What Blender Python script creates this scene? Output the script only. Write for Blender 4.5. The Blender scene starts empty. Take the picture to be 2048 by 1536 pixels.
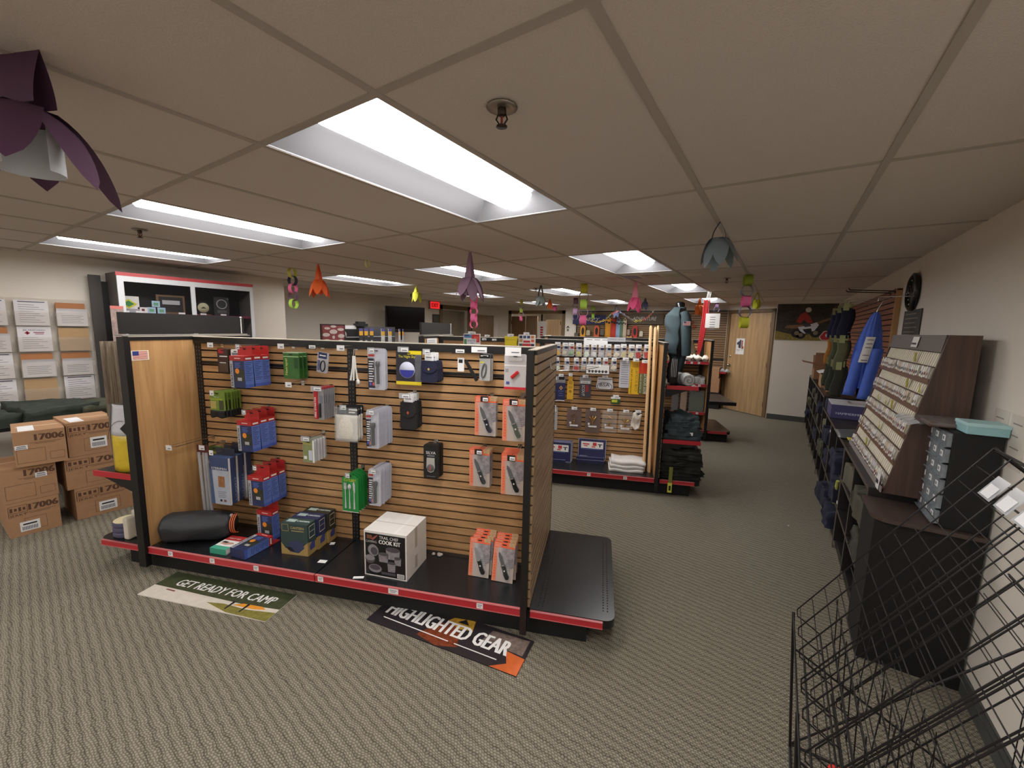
import bpy, bmesh, math, random
from mathutils import Vector, Matrix
random.seed(7)
S = bpy.context.scene
COL = S.collection
PI = math.pi

# ---------------------------------------------------------------- camera
F_PX = 822.633                       # focal length for a 2048 px wide frame
YAW, PITCH, ROLL = -0.57564, -0.133157, 0.022419
CAM = Vector((0.0, 0.0, 1.61))
CEIL = 2.2256
_cy, _sy = math.cos(YAW), math.sin(YAW)
FWD = Vector((_sy*math.cos(PITCH), _cy*math.cos(PITCH), math.sin(PITCH)))
_r0 = Vector((_cy, -_sy, 0)); _u0 = _r0.cross(FWD)
RGT = _r0*math.cos(ROLL) + _u0*math.sin(ROLL)
UPV = -_r0*math.sin(ROLL) + _u0*math.cos(ROLL)
cam = bpy.data.cameras.new('camera')
cam.sensor_width = 36.0
cam.lens = F_PX/2048*36.0
cam.clip_start = 0.02
camo = bpy.data.objects.new('camera', cam); COL.objects.link(camo)
camo.matrix_world = Matrix(((RGT.x, UPV.x, -FWD.x, CAM.x), (RGT.y, UPV.y, -FWD.y, CAM.y), (RGT.z, UPV.z, -FWD.z, CAM.z), (0, 0, 0, 1)))
S.camera = camo

# ---------------------------------------------------------------- world, exposure
w = bpy.data.worlds.new('world'); S.world = w; w.use_nodes = True
w.node_tree.nodes['Background'].inputs[0].default_value = (0.9, 0.85, 0.8, 1)
w.node_tree.nodes['Background'].inputs[1].default_value = 0.05
S.view_settings.view_transform = 'Standard'
S.view_settings.look = 'None'
S.view_settings.gamma = 1.0
S.view_settings.use_curve_mapping = False
S.view_settings.exposure = 0.88
LAMP = 12.0                          # strength of the troffer lenses

# ---------------------------------------------------------------- measuring helpers (photo point on a known plane of the room)
def ray(px, py):
    return RGT*((px-1024)/F_PX) + UPV*((768-py)/F_PX) + FWD
def at_z(px, py, z):
    d = ray(px, py); return CAM + d*((z-CAM.z)/d.z)
def at_x(px, py, x):
    d = ray(px, py); return CAM + d*((x-CAM.x)/d.x)
def at_y(px, py, y):
    d = ray(px, py); return CAM + d*((y-CAM.y)/d.y)
TH = 0.364287                        # the gondolas stand at this angle to the room
GU = Vector((math.cos(TH), math.sin(TH), 0)); GN = Vector((-math.sin(TH), math.cos(TH), 0))
def g_loc(O, s, t, z=0.0):
    return Vector((O.x, O.y, 0)) + GU*s + GN*t + Vector((0, 0, z))
def g_at(O, px, py, t=None, s=None, z=None):
    d = ray(px, py); c = CAM - O
    if t is not None: k = (t - c.dot(GN))/d.dot(GN)
    elif s is not None: k = (s - c.dot(GU))/d.dot(GU)
    else: k = (z - CAM.z)/d.z
    P = CAM + d*k; q = P - O
    return q.dot(GU), q.dot(GN), P.z
O1 = at_z(300, 1098, 0.15); O1.z = 0
O2 = at_z(1100, 941, 0.15); O2.z = 0
O3 = O2 + GU*2.02 + GN*2.35          # right end of the third gondola

# ---------------------------------------------------------------- materials
_M = {}
def lin(c):
    return tuple(((v/12.92) if v <= 0.04045 else ((v+0.055)/1.055)**2.4) for v in c)
def mat(key, rgb=(0.5, 0.5, 0.5), rough=0.6, metal=0.0, emit=0.0, alpha=1.0, spec=0.5, trans=0.0, var=0.0, vs=40, bump=0.0, bs=120, coat=0.0):
    """rgb is given as it looks on screen (sRGB); procedural noise gives every surface some variation."""
    if key in _M: return _M[key]
    m = bpy.data.materials.new(key); m.use_nodes = True
    nt = m.node_tree; b = nt.nodes['Principled BSDF']
    c = lin(rgb)
    b.inputs['Base Color'].default_value = (*c, 1)
    b.inputs['Roughness'].default_value = rough
    b.inputs['Metallic'].default_value = metal
    b.inputs['Specular IOR Level'].default_value = spec
    if coat: b.inputs['Coat Weight'].default_value = coat
    if trans: b.inputs['Transmission Weight'].default_value = trans
    if alpha < 1: b.inputs['Alpha'].default_value = alpha
    if emit:
        b.inputs['Emission Color'].default_value = (*c, 1); b.inputs['Emission Strength'].default_value = emit
    if var or bump:
        tc = nt.nodes.new('ShaderNodeTexCoord')
        no = nt.nodes.new('ShaderNodeTexNoise'); no.inputs['Scale'].default_value = vs; no.inputs['Detail'].default_value = 4
        nt.links.new(tc.outputs['Object'], no.inputs['Vector'])
        if var:
            mr = nt.nodes.new('ShaderNodeMapRange'); mr.inputs['From Min'].default_value = .25; mr.inputs['From Max'].default_value = .75
            mr.inputs['To Min'].default_value = 1-var; mr.inputs['To Max'].default_value = 1+var
            mx = nt.nodes.new('ShaderNodeMix'); mx.data_type = 'RGBA'; mx.blend_type = 'MULTIPLY'; mx.inputs['Factor'].default_value = 1
            mx.inputs[6].default_value = (*c, 1)
            nt.links.new(no.outputs['Fac'], mr.inputs['Value']); nt.links.new(mr.outputs[0], mx.inputs[7])
            nt.links.new(mx.outputs[2], b.inputs['Base Color'])
        if bump:
            n2 = nt.nodes.new('ShaderNodeTexNoise'); n2.inputs['Scale'].default_value = bs; n2.inputs['Detail'].default_value = 3
            nt.links.new(tc.outputs['Object'], n2.inputs['Vector'])
            bp = nt.nodes.new('ShaderNodeBump'); bp.inputs['Strength'].default_value = bump; bp.inputs['Distance'].default_value = 0.01
            nt.links.new(n2.outputs['Fac'], bp.inputs['Height']); nt.links.new(bp.outputs['Normal'], b.inputs['Normal'])
    _M[key] = m
    return m
def C(r, g, b): return (r/255, g/255, b/255)
def colm(r, g, b, rough=0.6, **k):
    return mat('paint_%d_%d_%d_%d' % (r, g, b, int(rough*10)), C(r, g, b), rough, **k)

def wood(key, c1, c2, rough=0.45, axis='x', scale=1.0, coat=0.0):
    if key in _M: return _M[key]
    m = bpy.data.materials.new(key); m.use_nodes = True; nt = m.node_tree; b = nt.nodes['Principled BSDF']
    tc = nt.nodes.new('ShaderNodeTexCoord'); mp = nt.nodes.new('ShaderNodeMapping')
    st = {'x': (1.2, 22, 22), 'z': (22, 22, 1.2), 'y': (22, 1.2, 22)}[axis]
    mp.inputs['Scale'].default_value = tuple(v*scale for v in st)
    nt.links.new(tc.outputs['Object'], mp.inputs['Vector'])
    n1 = nt.nodes.new('ShaderNodeTexNoise'); n1.inputs['Scale'].default_value = 1.6; n1.inputs['Detail'].default_value = 8; n1.inputs['Distortion'].default_value = 1.1
    n2 = nt.nodes.new('ShaderNodeTexNoise'); n2.inputs['Scale'].default_value = 9; n2.inputs['Detail'].default_value = 3
    nt.links.new(mp.outputs[0], n1.inputs['Vector']); nt.links.new(mp.outputs[0], n2.inputs['Vector'])
    ad = nt.nodes.new('ShaderNodeMath'); ad.operation = 'MULTIPLY_ADD'; ad.inputs[1].default_value = 0.35
    nt.links.new(n2.outputs['Fac'], ad.inputs[0]); nt.links.new(n1.outputs['Fac'], ad.inputs[2])
    cr = nt.nodes.new('ShaderNodeValToRGB'); e = cr.color_ramp.elements
    e[0].position = .42; e[0].color = (*lin(c1), 1); e[1].position = .85; e[1].color = (*lin(c2), 1)
    nt.links.new(ad.outputs[0], cr.inputs[0]); nt.links.new(cr.outputs[0], b.inputs['Base Color'])
    b.inputs['Roughness'].default_value = rough
    if coat: b.inputs['Coat Weight'].default_value = coat
    _M[key] = m; return m

def carpet():
    m = bpy.data.materials.new('carpet_loops'); m.use_nodes = True; nt = m.node_tree; b = nt.nodes['Principled BSDF']
    N = nt.nodes.new; L = nt.links.new
    tc = N('ShaderNodeTexCoord'); sp = N('ShaderNodeSeparateXYZ'); L(tc.outputs['Object'], sp.inputs[0])
    def M(op, a, b_=None, c=None):
        n = N('ShaderNodeMath'); n.operation = op
        for i, v in enumerate((a, b_, c)):
            if v is None: continue
            if isinstance(v, (int, float)): n.inputs[i].default_value = v
            else: L(v, n.inputs[i])
        return n.outputs[0]
    wob = N('ShaderNodeTexNoise'); wob.inputs['Scale'].default_value = 22; wob.inputs['Detail'].default_value = 4; L(tc.outputs['Object'], wob.inputs['Vector'])
    y = M('MULTIPLY_ADD', wob.outputs['Fac'], 0.03, sp.outputs['Y'])
    x = sp.outputs['X']
    row = M('FLOOR', M('DIVIDE', y, 0.0092))
    odd = M('MODULO', row, 2.0)
    u = M('ADD', M('DIVIDE', x, 0.0150), M('MULTIPLY', odd, 0.5))
    hu = M('ABSOLUTE', M('SINE', M('MULTIPLY', u, PI)))
    hv = M('ABSOLUTE', M('SINE', M('MULTIPLY', M('DIVIDE', y, 0.0092), PI)))
    h = M('POWER', M('MULTIPLY', hu, hv), 0.6)
    band = M('ABSOLUTE', M('SINE', M('MULTIPLY', M('DIVIDE', M('MULTIPLY_ADD', x, 0.12, y), 0.037), PI)))
    n2 = N('ShaderNodeTexNoise'); n2.inputs['Scale'].default_value = 90; n2.inputs['Detail'].default_value = 3; L(tc.outputs['Object'], n2.inputs['Vector'])
    f = M('ADD', M('MULTIPLY_ADD', h, 0.52, M('MULTIPLY', band, 0.24)), M('MULTIPLY', n2.outputs['Fac'], 0.25))
    cr = N('ShaderNodeValToRGB'); e = cr.color_ramp.elements
    e[0].position = .18; e[0].color = (*lin(C(74, 69, 60)), 1)
    e[1].position = .92; e[1].color = (*lin(C(164, 156, 139)), 1)
    L(f, cr.inputs[0]); L(cr.outputs[0], b.inputs['Base Color'])
    b.inputs['Roughness'].default_value = 0.95; b.inputs['Specular IOR Level'].default_value = 0.1
    bp = N('ShaderNodeBump'); bp.inputs['Strength'].default_value = 0.6; bp.inputs['Distance'].default_value = 0.006
    L(h, bp.inputs['Height']); L(bp.outputs['Normal'], b.inputs['Normal'])
    return m

BLACK = mat('black_metal', C(22, 21, 22), 0.42, var=.15, vs=8)
BLACKM = mat('black_matte', C(17, 16, 17), 0.7)
SLOT = mat('slot_dark', C(8, 8, 8), 0.9)
DECK = mat('deck_enamel', C(29, 30, 33), 0.27, var=.3, vs=5, bump=.03, bs=12)
RED = mat('red_rail', C(186, 44, 54), 0.38)
OAKS = wood('oak_slats', C(150, 112, 76), C(194, 152, 106), 0.42, 'x')
OAKSY = wood('oak_slats_side', C(148, 120, 90), C(182, 152, 116), 0.42, 'y')
OAK = wood('oak_veneer', C(166, 122, 76), C(200, 156, 106), 0.42, 'z', .55)
GROOVE = mat('slat_groove', C(18, 13, 10), 0.9)
WHITE = mat('white_card', C(232, 230, 228), 0.6)
TAGW = mat('tag_paper', C(238, 238, 240), 0.55)
CLEAR = mat('clear_plastic', C(225, 228, 232), 0.15, alpha=.13, spec=.8)
CLEARG = mat('cloudy_plastic', C(205, 208, 214), 0.2, alpha=.55, spec=.8)
CHROME = mat('chrome_wire', C(190, 188, 184), 0.25, metal=1.0)
INK = mat('ink_black', C(26, 26, 30), 0.6)
INKG = mat('ink_grey', C(120, 122, 130), 0.6)
SHINYB = mat('glossy_black', C(22, 22, 24), 0.2)
CARD = mat('cardboard', C(172, 132, 98), 0.8, var=.06, vs=25)
CARDIN = mat('cardboard_ink', C(92, 62, 46), 0.8)
WALLC = mat('wall_paint', C(228, 220, 210), 0.85, var=.02, vs=3)

# ---------------------------------------------------------------- mesh builder
_TXT = {}
def text_geo(s, bold=False):
    k = s
    if k in _TXT: return _TXT[k]
    cu = bpy.data.curves.new('txt', 'FONT'); cu.body = s; cu.size = 1.0; cu.resolution_u = 2
    cu.align_x = 'LEFT'
    o = bpy.data.objects.new('txt', cu)
    me = o.to_mesh()
    V = [v.co.copy() for v in me.vertices]; Fc = [tuple(p.vertices) for p in me.polygons]
    o.to_mesh_clear(); bpy.data.objects.remove(o); bpy.data.curves.remove(cu)
    if V:
        x0 = min(v.x for v in V); x1 = max(v.x for v in V); y0 = min(v.y for v in V); y1 = max(v.y for v in V)
    else: x0 = x1 = y0 = y1 = 0
    _TXT[k] = (V, Fc, x0, x1, y0, y1); return _TXT[k]

class MB:
    def __init__(self):
        self.v = []; self.f = []; self.mi = []; self.mats = []; self.sm = []; self.M = Matrix.Identity(4)
    def m(self, mt):
        if mt not in self.mats: self.mats.append(mt)
        return self.mats.index(mt)
    def add(self, vs, fs, mt, smooth=False):
        b = len(self.v); i = self.m(mt)
        self.v += [self.M @ Vector(p) for p in vs]
        for f in fs:
            self.f.append(tuple(b+k for k in f)); self.mi.append(i); self.sm.append(smooth)
    def box(self, x0, x1, y0, y1, z0, z1, mt, R=None):
        vs = [(x, y, z) for z in (z0, z1) for y in (y0, y1) for x in (x0, x1)]
        if R is not None:
            c = Vector(((x0+x1)/2, (y0+y1)/2, (z0+z1)/2)); vs = [c + R @ (Vector(p)-c) for p in vs]
        self.add(vs, [(0, 2, 3, 1), (4, 5, 7, 6), (0, 1, 5, 4), (2, 6, 7, 3), (0, 4, 6, 2), (1, 3, 7, 5)], mt)
        return self
    def quad(self, a, b, c, d, mt): self.add([a, b, c, d], [(0, 1, 2, 3)], mt); return self
    def poly(self, pts, mt): self.add(pts, [tuple(range(len(pts)))], mt); return self
    def fq(self, x0, x1, z0, z1, y, mt, e=0.0006):
        """thin printed patch on a face looking toward -y"""
        self.add([(x0, y-e, z0), (x1, y-e, z0), (x1, y-e, z1), (x0, y-e, z1)], [(0, 1, 2, 3)], mt); return self
    def fp(self, pts, y, mt, e=0.0006):
        self.add([(p[0], y-e, p[1]) for p in pts], [tuple(range(len(pts)))], mt); return self
    def prism(self, pts, y0, y1, mt, ms=None):
        """outline in x,z, extruded along y"""
        n = len(pts)
        vs = [(p[0], y0, p[1]) for p in pts] + [(p[0], y1, p[1]) for p in pts]
        self.add(vs, [tuple(range(n)), tuple(range(2*n-1, n-1, -1))], mt)
        self.add(vs, [(i, (i+1) % n, n+(i+1) % n, n+i)[::-1] for i in range(n)], ms or mt); return self
    def zprism(self, pts, z0, z1, mt, ms=None):
        n = len(pts)
        vs = [(p[0], p[1], z0) for p in pts] + [(p[0], p[1], z1) for p in pts]
        self.add(vs, [tuple(range(n))[::-1], tuple(range(n, 2*n))], mt)
        self.add(vs, [(i, (i+1) % n, n+(i+1) % n, n+i) for i in range(n)], ms or mt); return self
    def tube(self, pts, r, mt, seg=6, cap=True, closed=False):
        pts = [Vector(p) for p in pts]; n = len(pts); rings = []
        rr = r if isinstance(r, (list, tuple)) else [r]*n
        pn = None
        for i in range(n):
            if closed: d = pts[(i+1) % n]-pts[i-1]
            else: d = pts[min(i+1, n-1)]-pts[max(i-1, 0)]
            if d.length < 1e-9: d = Vector((0, 0, 1))
            d.normalize()
            if pn is None:
                a = Vector((0, 0, 1)) if abs(d.z) < .9 else Vector((1, 0, 0)); pn = d.cross(a).normalized()
            else:
                pn = (pn - d*pn.dot(d))
                pn = pn.normalized() if pn.length > 1e-6 else d.orthogonal().normalized()
            bn = d.cross(pn)
            rings.append([pts[i] + (pn*math.cos(2*PI*k/seg) + bn*math.sin(2*PI*k/seg))*rr[i] for k in range(seg)])
        vs = [p for r_ in rings for p in r_]; fs = []
        for i in range(n if closed else n-1):
            j = (i+1) % n
            for k in range(seg): fs.append((i*seg+k, i*seg+(k+1) % seg, j*seg+(k+1) % seg, j*seg+k))
        self.add(vs, fs, mt, True)
        if cap and not closed: self.add(rings[0]+rings[-1], [tuple(range(seg))[::-1], tuple(range(seg, 2*seg))], mt)
        return self
    def lathe(self, prof, c, mt, seg=20, ax='z', sx=1, sy=1):
        vs = []; fs = []
        for r, h in prof:
            for k in range(seg):
                a = 2*PI*k/seg; x, y = r*math.cos(a)*sx, r*math.sin(a)*sy
                p = {'z': (x, y, h), 'y': (x, h, y), 'x': (h, x, y)}[ax]
                vs.append((p[0]+c[0], p[1]+c[1], p[2]+c[2]))
        n = len(prof)
        for i in range(n-1):
            for k in range(seg): fs.append((i*seg+k, i*seg+(k+1) % seg, (i+1)*seg+(k+1) % seg, (i+1)*seg+k))
        self.add(vs, fs, mt, True)
        self.add(vs[:seg]+vs[-seg:], [tuple(range(seg))[::-1], tuple(range(seg, 2*seg))], mt)
        return self
    def surf(self, fn, nu, nv, mt, smooth=True, thick=0.0):
        vs = [fn(i/nu, j/nv) for j in range(nv+1) for i in range(nu+1)]
        fs = [(j*(nu+1)+i, j*(nu+1)+i+1, (j+1)*(nu+1)+i+1, (j+1)*(nu+1)+i) for j in range(nv) for i in range(nu)]
        self.add(vs, fs, mt, smooth); return self
    def text(self, s, o, right, up, h, mt, w=None, align='c', off=0.0008, bold=0.0, italic=0.0, outward=None):
        """text with cap height h; w stretches it to a width; o is the centre (or left edge) of the baseline"""
        V, Fc, x0, x1, y0, y1 = text_geo(s)
        if not V: return self
        right = Vector(right).normalized(); up = Vector(up).normalized(); nrm = right.cross(up) if outward is None else Vector(outward)
        k = h/0.70; kx = k if w is None else w/max(x1-x0, 1e-6)
        o = Vector(o); W = (x1-x0)*kx
        ox = {'c': -W/2, 'l': 0, 'r': -W}[align]
        reps = [0.0] if not bold else [-bold*h, 0.0, bold*h]
        for i, d in enumerate(reps):
            self.add([o + right*((v.x-x0)*kx+ox+d + italic*v.y*k) + up*(v.y*k) + nrm*(off+i*0.0001) for v in V], Fc, mt)
        return self
    def build(self, name, parent=None, bevel=0.0, solid=0.0, subsurf=0):
        me = bpy.data.meshes.new(name)
        me.from_pydata([tuple(p) for p in self.v], [], self.f)
        for mt in self.mats: me.materials.append(mt)
        for p, i, s in zip(me.polygons, self.mi, self.sm): p.material_index = i; p.use_smooth = s
        me.update()
        o = bpy.data.objects.new(name, me); COL.objects.link(o)
        if parent is not None: o.parent = parent
        if bevel:
            b = o.modifiers.new('bevel', 'BEVEL'); b.width = bevel; b.segments = 2; b.limit_method = 'ANGLE'
        if solid:
            s = o.modifiers.new('solid', 'SOLIDIFY'); s.thickness = solid; s.offset = 0
        if subsurf:
            s = o.modifiers.new('sub', 'SUBSURF'); s.levels = subsurf; s.render_levels = subsurf
        return o

def tag(o, label, cat, group=None):
    o['label'] = label; o['category'] = cat
    if group: o['group'] = group
    return o
def thing(name, label, cat, loc=(0, 0, 0), rz=0.0, group=None):
    o = bpy.data.objects.new(name, None); COL.objects.link(o)
    o.empty_display_size = 0.05
    o.location = loc; o.rotation_euler = (0, 0, rz)
    return tag(o, label, cat, group)
def solo(mb, name, label, cat, loc=(0, 0, 0), rz=0.0, group=None, rot=None, **k):
    o = mb.build(name, **k); o.location = loc; o.rotation_euler = rot if rot else (0, 0, rz)
    return tag(o, label, cat, group)
def struct(mb, name, **k):
    o = mb.build(name, **k)
    if k.get('parent') is None: o['kind'] = 'structure'
    return o
def dup(root, loc, rz=None, label=None, group=None, rot=None):
    r = root.copy(); COL.objects.link(r); r.location = loc
    if rz is not None: r.rotation_euler = (0, 0, rz)
    if rot is not None: r.rotation_euler = rot
    if label: r['label'] = label
    if group: r['group'] = group
    for ch in list(root.children):
        c = ch.copy(); COL.objects.link(c); c.parent = r
        for g in list(ch.children):
            d = g.copy(); COL.objects.link(d); d.parent = c
    return r
ORD = ['front', 'second from the front', 'third from the front', 'fourth from the front', 'fifth from the front', 'sixth from the front', 'seventh from the front', 'eighth from the front', 'ninth from the front']
def nth(i, n, who='one'):
    if i == 0: return 'front'
    if i == n-1: return 'rearmost'
    return ORD[i]
# ================================================================= THE ROOM
XR, XL, XT, YL, YF, YS = 0.84, -6.0, -7.1, 3.23, 9.28, 10.1   # right wall, left wall, recessed wall, corner, far wall, far slat wall
mb = MB(); mb.box(-12, 1.2, -4.2, 13.5, -0.08, 0, carpet()); struct(mb, 'floor')

TX, TY, TW, TL = 0.252, 0.793, 0.61, 1.215
LIGHTS = [(a, b) for a in (-3, -6, -9) for b in (0, 2, 4, 6)] + [(-1, -1), (-4, -2), (-8, -2), (-1, -3), (-5, -4), (-8, -4), (-10, 8), (-15, 7)]  # those behind the viewer are added to brighten near goods and right wall
hole = set(LIGHTS)
TILE = mat('ceiling_tile', C(212, 202, 193), 0.95, var=.05, vs=180, bump=.25, bs=260)
GRID = mat('ceiling_grid', C(178, 168, 158), 0.6)
mb = MB()
for a in range(-21, 2):
    for b in range(-5, 11):
        if (a, b) in hole: continue
        x0, y0 = TX+a*TW, TY+b*TL
        mb.box(x0+.004, x0+TW-.004, y0+.004, y0+TL-.004, CEIL+.002, CEIL+.02, TILE)
mb.box(-13, 1.6, -5.5, 14.5, CEIL+.16, CEIL+.2, TILE)
struct(mb, 'ceiling')
mb = MB()
for a in range(-21, 3): mb.box(TX+a*TW-.012, TX+a*TW+.012, TY-5*TL, TY+11*TL, CEIL-.002, CEIL+.006, GRID)
for b in range(-5, 12):
    for a in range(-21, 2): mb.box(TX+a*TW+.012, TX+(a+1)*TW-.012, TY+b*TL-.012, TY+b*TL+.012, CEIL-.0015, CEIL+.0055, GRID)
struct(mb, 'trim_1')

# troffer lights (the lens is the lamp)
LENS = mat('lamp_lens', (1, .99, .975), .5, emit=LAMP)
PAN = mat('lamp_pan', C(138, 138, 143), .5)
def troffer(loc, label):
    t = thing('ceiling_light', label, 'ceiling light', loc, 0, 'troffer lights in the tile ceiling')
    h = MB(); W, L = TW/2-.012, TL/2-.012
    h.box(-W, W, -L, L, .142, .15, PAN)
    for sx in (-1, 1):
        h.box(sx*W-.003 if sx > 0 else -W, sx*W if sx > 0 else -W+.003, -L, L, 0, .15, PAN)
        h.box(-W, W, sx*L-.003 if sx > 0 else -L, sx*L if sx > 0 else -L+.003, 0, .15, PAN)
        # curved side reflector
        f = lambda u, v, sx=sx: (sx*(W-.002-(W-.12)*u), (-L+.01)+(2*L-.02)*v, .004+.085*math.sin(u*PI/2))
        h.surf(f, 8, 1, PAN)
        g = lambda u, v, sx=sx: ((-W+.01)+(2*W-.02)*v, sx*(L-.002-.10*u), .003+.075*math.sin(u*PI/2))
        h.surf(g, 6, 1, PAN)
    h.build('housing', t)
    l = MB()
    f = lambda u, v: (-.125+.25*u, (-L+.07)+(2*L-.14)*v, .075-.055*math.sin(u*PI))
    l.surf(f, 12, 1, LENS)
    for sy in (-1, 1):
        yy = sy*(L-.07)
        l.poly([(-.125+.25*i/12, yy, .075-.055*math.sin(i/12*PI)) for i in range(13)], LENS)
    l.build('lens', t)
    return t
LL = {(-3, 0): 'large near troffer light over the front slat gondola, biggest in view', (-6, 0): 'troffer light on the left ahead of the display cabinet, second largest',
      (-9, 0): 'troffer light closest to the left wall with the brochure rack', (-3, 2): 'troffer light above the second gondola, left of the grey paper flower',
      (-6, 2): 'troffer light seen behind the purple paper flower', (-9, 2): 'long thin troffer light right of the orange paper flower',
      (-3, 4): 'troffer light near the jacket mannequin and far slat wall', (-6, 4): 'troffer light behind the small grey paper flower on the ceiling',
      (-9, 4): 'troffer light behind the pink paper chain', (-3, 6): 'farthest troffer light on the right, above the far slat wall',
      (-6, 6): 'troffer light just left of the bright pink paper flower', (-9, 6): 'farthest troffer light on the left near the open office doors',
      }
for _k, _n in (((-1, -1), 'near right'), ((-4, -2), 'near middle'), ((-8, -2), 'near left'), ((-1, -3), 'far right'), ((-5, -4), 'far middle'), ((-8, -4), 'far left')):
    LL[_k] = 'added unseen troffer light behind the viewer, %s of the six there' % _n
LL[(-10, 8)] = 'troffer light in the corridor beyond the double doorway'; LL[(-15, 7)] = 'troffer light in the office beyond the side doorway'
for (a, b) in LIGHTS:
    troffer((TX+(a+.5)*TW, TY+(b+.5)*TL, CEIL), LL[(a, b)])

def wall(name, p0, p1, z0=0, z1=CEIL+.05, th=.08, mt=None, holes=()):
    """wall from p0 to p1; its room side is to the right of that direction; holes are (along0, along1, z0, z1)"""
    p0 = Vector((p0[0], p0[1], 0)); p1 = Vector((p1[0], p1[1], 0)); d = (p1-p0); Ln = d.length; d.normalize()
    mb = MB(); mb.M = Matrix.Translation(p0) @ Matrix.Rotation(math.atan2(d.y, d.x), 4, 'Z')
    mt = mt or WALLC; cur = 0
    for a0, a1, h0, h1 in sorted(holes):
        mb.box(cur, a0, 0, th, z0, z1, mt)
        if h0 > z0: mb.box(a0, a1, 0, th, z0, h0, mt)
        mb.box(a0, a1, 0, th, h1, z1, mt); cur = a1
    mb.box(cur, Ln, 0, th, z0, z1, mt)
    return struct(mb, name)
wall('wall_right', (XR+.0, -4), (XR, YF+.1), th=-.1)
wall('wall_far', (-.12, YF), (XR, YF))
wall('wall_left', (XL, -4), (XL, YL), th=.1)
wall('wall_return', (XT, YL), (XL, YL), th=-.1)
wall('wall_near', (-12, -4), (XR, -4), th=-.1)
wall('wall_west_near', (-6.1, -4), (-6.1, -3.9))

# door openings and the recessed wall
yd0 = at_x(884, 640, XT).y; yd1 = at_x(930, 640, XT).y; yd2 = at_x(979, 640, XT).y
DT = 2.06
wall('wall_recess', (XT, YL), (XT, YS), holes=((yd0-YL, yd1-YL+.1, 0, DT),), th=.1)
xd0 = at_y(1022, 680, YS).x; xd1 = at_y(1123, 680, YS).x
xs0 = at_y(1152, 650, YS).x; xs1 = at_y(1463, 700, YS).x
wall('wall_back', (XT, YS), (-1.0, YS), holes=((xd0-XT, xd1-XT, 0, DT-.02),))
# angled wall with the closed door
A0 = Vector((-1.0, 10.02, 0)); A1 = Vector((-.12, 9.36, 0))
AD = (A1-A0).normalized(); AA = math.atan2(AD.y, AD.x)
wall('wall_angled', A0, A1, th=.08)
FRAME = wood('frame_brown', C(96, 76, 52), C(124, 100, 70), .5, 'z')
mb = MB(); mb.M = Matrix.Translation(A0) @ Matrix.Rotation(AA, 4, 'Z'); LA = (A1-A0).length
mb.box(.0, .035, -.03, .0, 0, DT+.10, mat('trim_white', C(214, 206, 192), .6)); mb.box(LA-.04, LA+.02, -.03, 0.0, 0, DT+.1, _M['trim_white'])
struct(mb, 'trim_2')
DOORW = wood('door_birch', C(150, 120, 84), C(186, 154, 112), .5, 'z', .5)
def door(name, w_, h, mt, knob=True, loc=(0, 0, 0), rz=0, hinges=True, frame=True, kside=-1):
    r = bpy.data.objects.new(name, None); COL.objects.link(r); r.location = loc; r.rotation_euler = (0, 0, rz); r['kind'] = 'structure'
    b = MB(); b.box(0, w_, -.045, 0, .01, h, mt); b.build('door_leaf', r)
    if frame:
        b = MB(); b.box(-.07, -.002, -.06, 0.0, 0, h+.075, FRAME); b.box(w_+.002, w_+.07, -.06, 0.0, 0, h+.075, FRAME); b.box(-.07, w_+.07, -.06, 0.0, h+.008, h+.075, FRAME); b.build('door_frame', r)
    if knob:
        kx = .07 if kside < 0 else w_-.07
        b = MB(); b.lathe([(.026, -.046), (.03, -.05), (.012, -.056), (.012, -.075), (.026, -.085), (.03, -.1), (.02, -.112), (.004, -.114)], (kx, 0, .95), CHROME, ax='y'); b.build('door_handle', r)
        b = MB(); b.lathe([(.024, -.046), (.024, -.056), (.015, -.062), (.003, -.062)], (kx, 0, 1.14), CHROME, ax='y'); b.build('deadbolt', r)
    if hinges:
        hx = w_-.004 if kside < 0 else .004
        for z in (.25, 1.02, 1.8):
            b = MB(); b.tube([(hx, -.05, z-.05), (hx, -.05, z+.05)], .008, BLACKM); b.build('hinge', r)
    return r
dw = LA-.17
d1 = door('door_1', dw, 2.03, DOORW, loc=A0+AD*.105, rz=AA)
t = MB()   # poster taped to the door
t.box(0, .20, -.002, 0, 0, .33, colm(222, 220, 220))
t.fq(.015, .19, .012, .10, -.002, WHITE)
for i, (a, b, c, d) in enumerate([(.05, .1, .2, .27), (.08, .12, .13, .3), (.06, .09, .14, .2), (.02, .05, .2, .25), (.13, .16, .16, .29), (.135, .18, .12, .17)]):
    t.fq(a, b, c, d, -.002, colm(58, 60, 74) if i < 4 else colm(150, 70, 50), .0008+i*.0001)
t.fq(.02, .10, .085, .094, -.002, INK); t.fq(.02, .09, .06, .066, -.002, INKG); t.fq(.02, .06, .02, .024, -.002, INKG)
t.tube([(.15+.02*math.cos(a), -.004, .105+.026*math.sin(a)) for a in [i*PI/6 for i in range(12)]], .002, INK, 4, closed=True)
q = solo(t, 'door_poster', 'white activity poster with figures and cyclist taped to closed door', 'poster', A0+AD*(.105+.19)-Vector((-AD.y, AD.x, 0))*.048+Vector((0, 0, 1.19)), AA)
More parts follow.
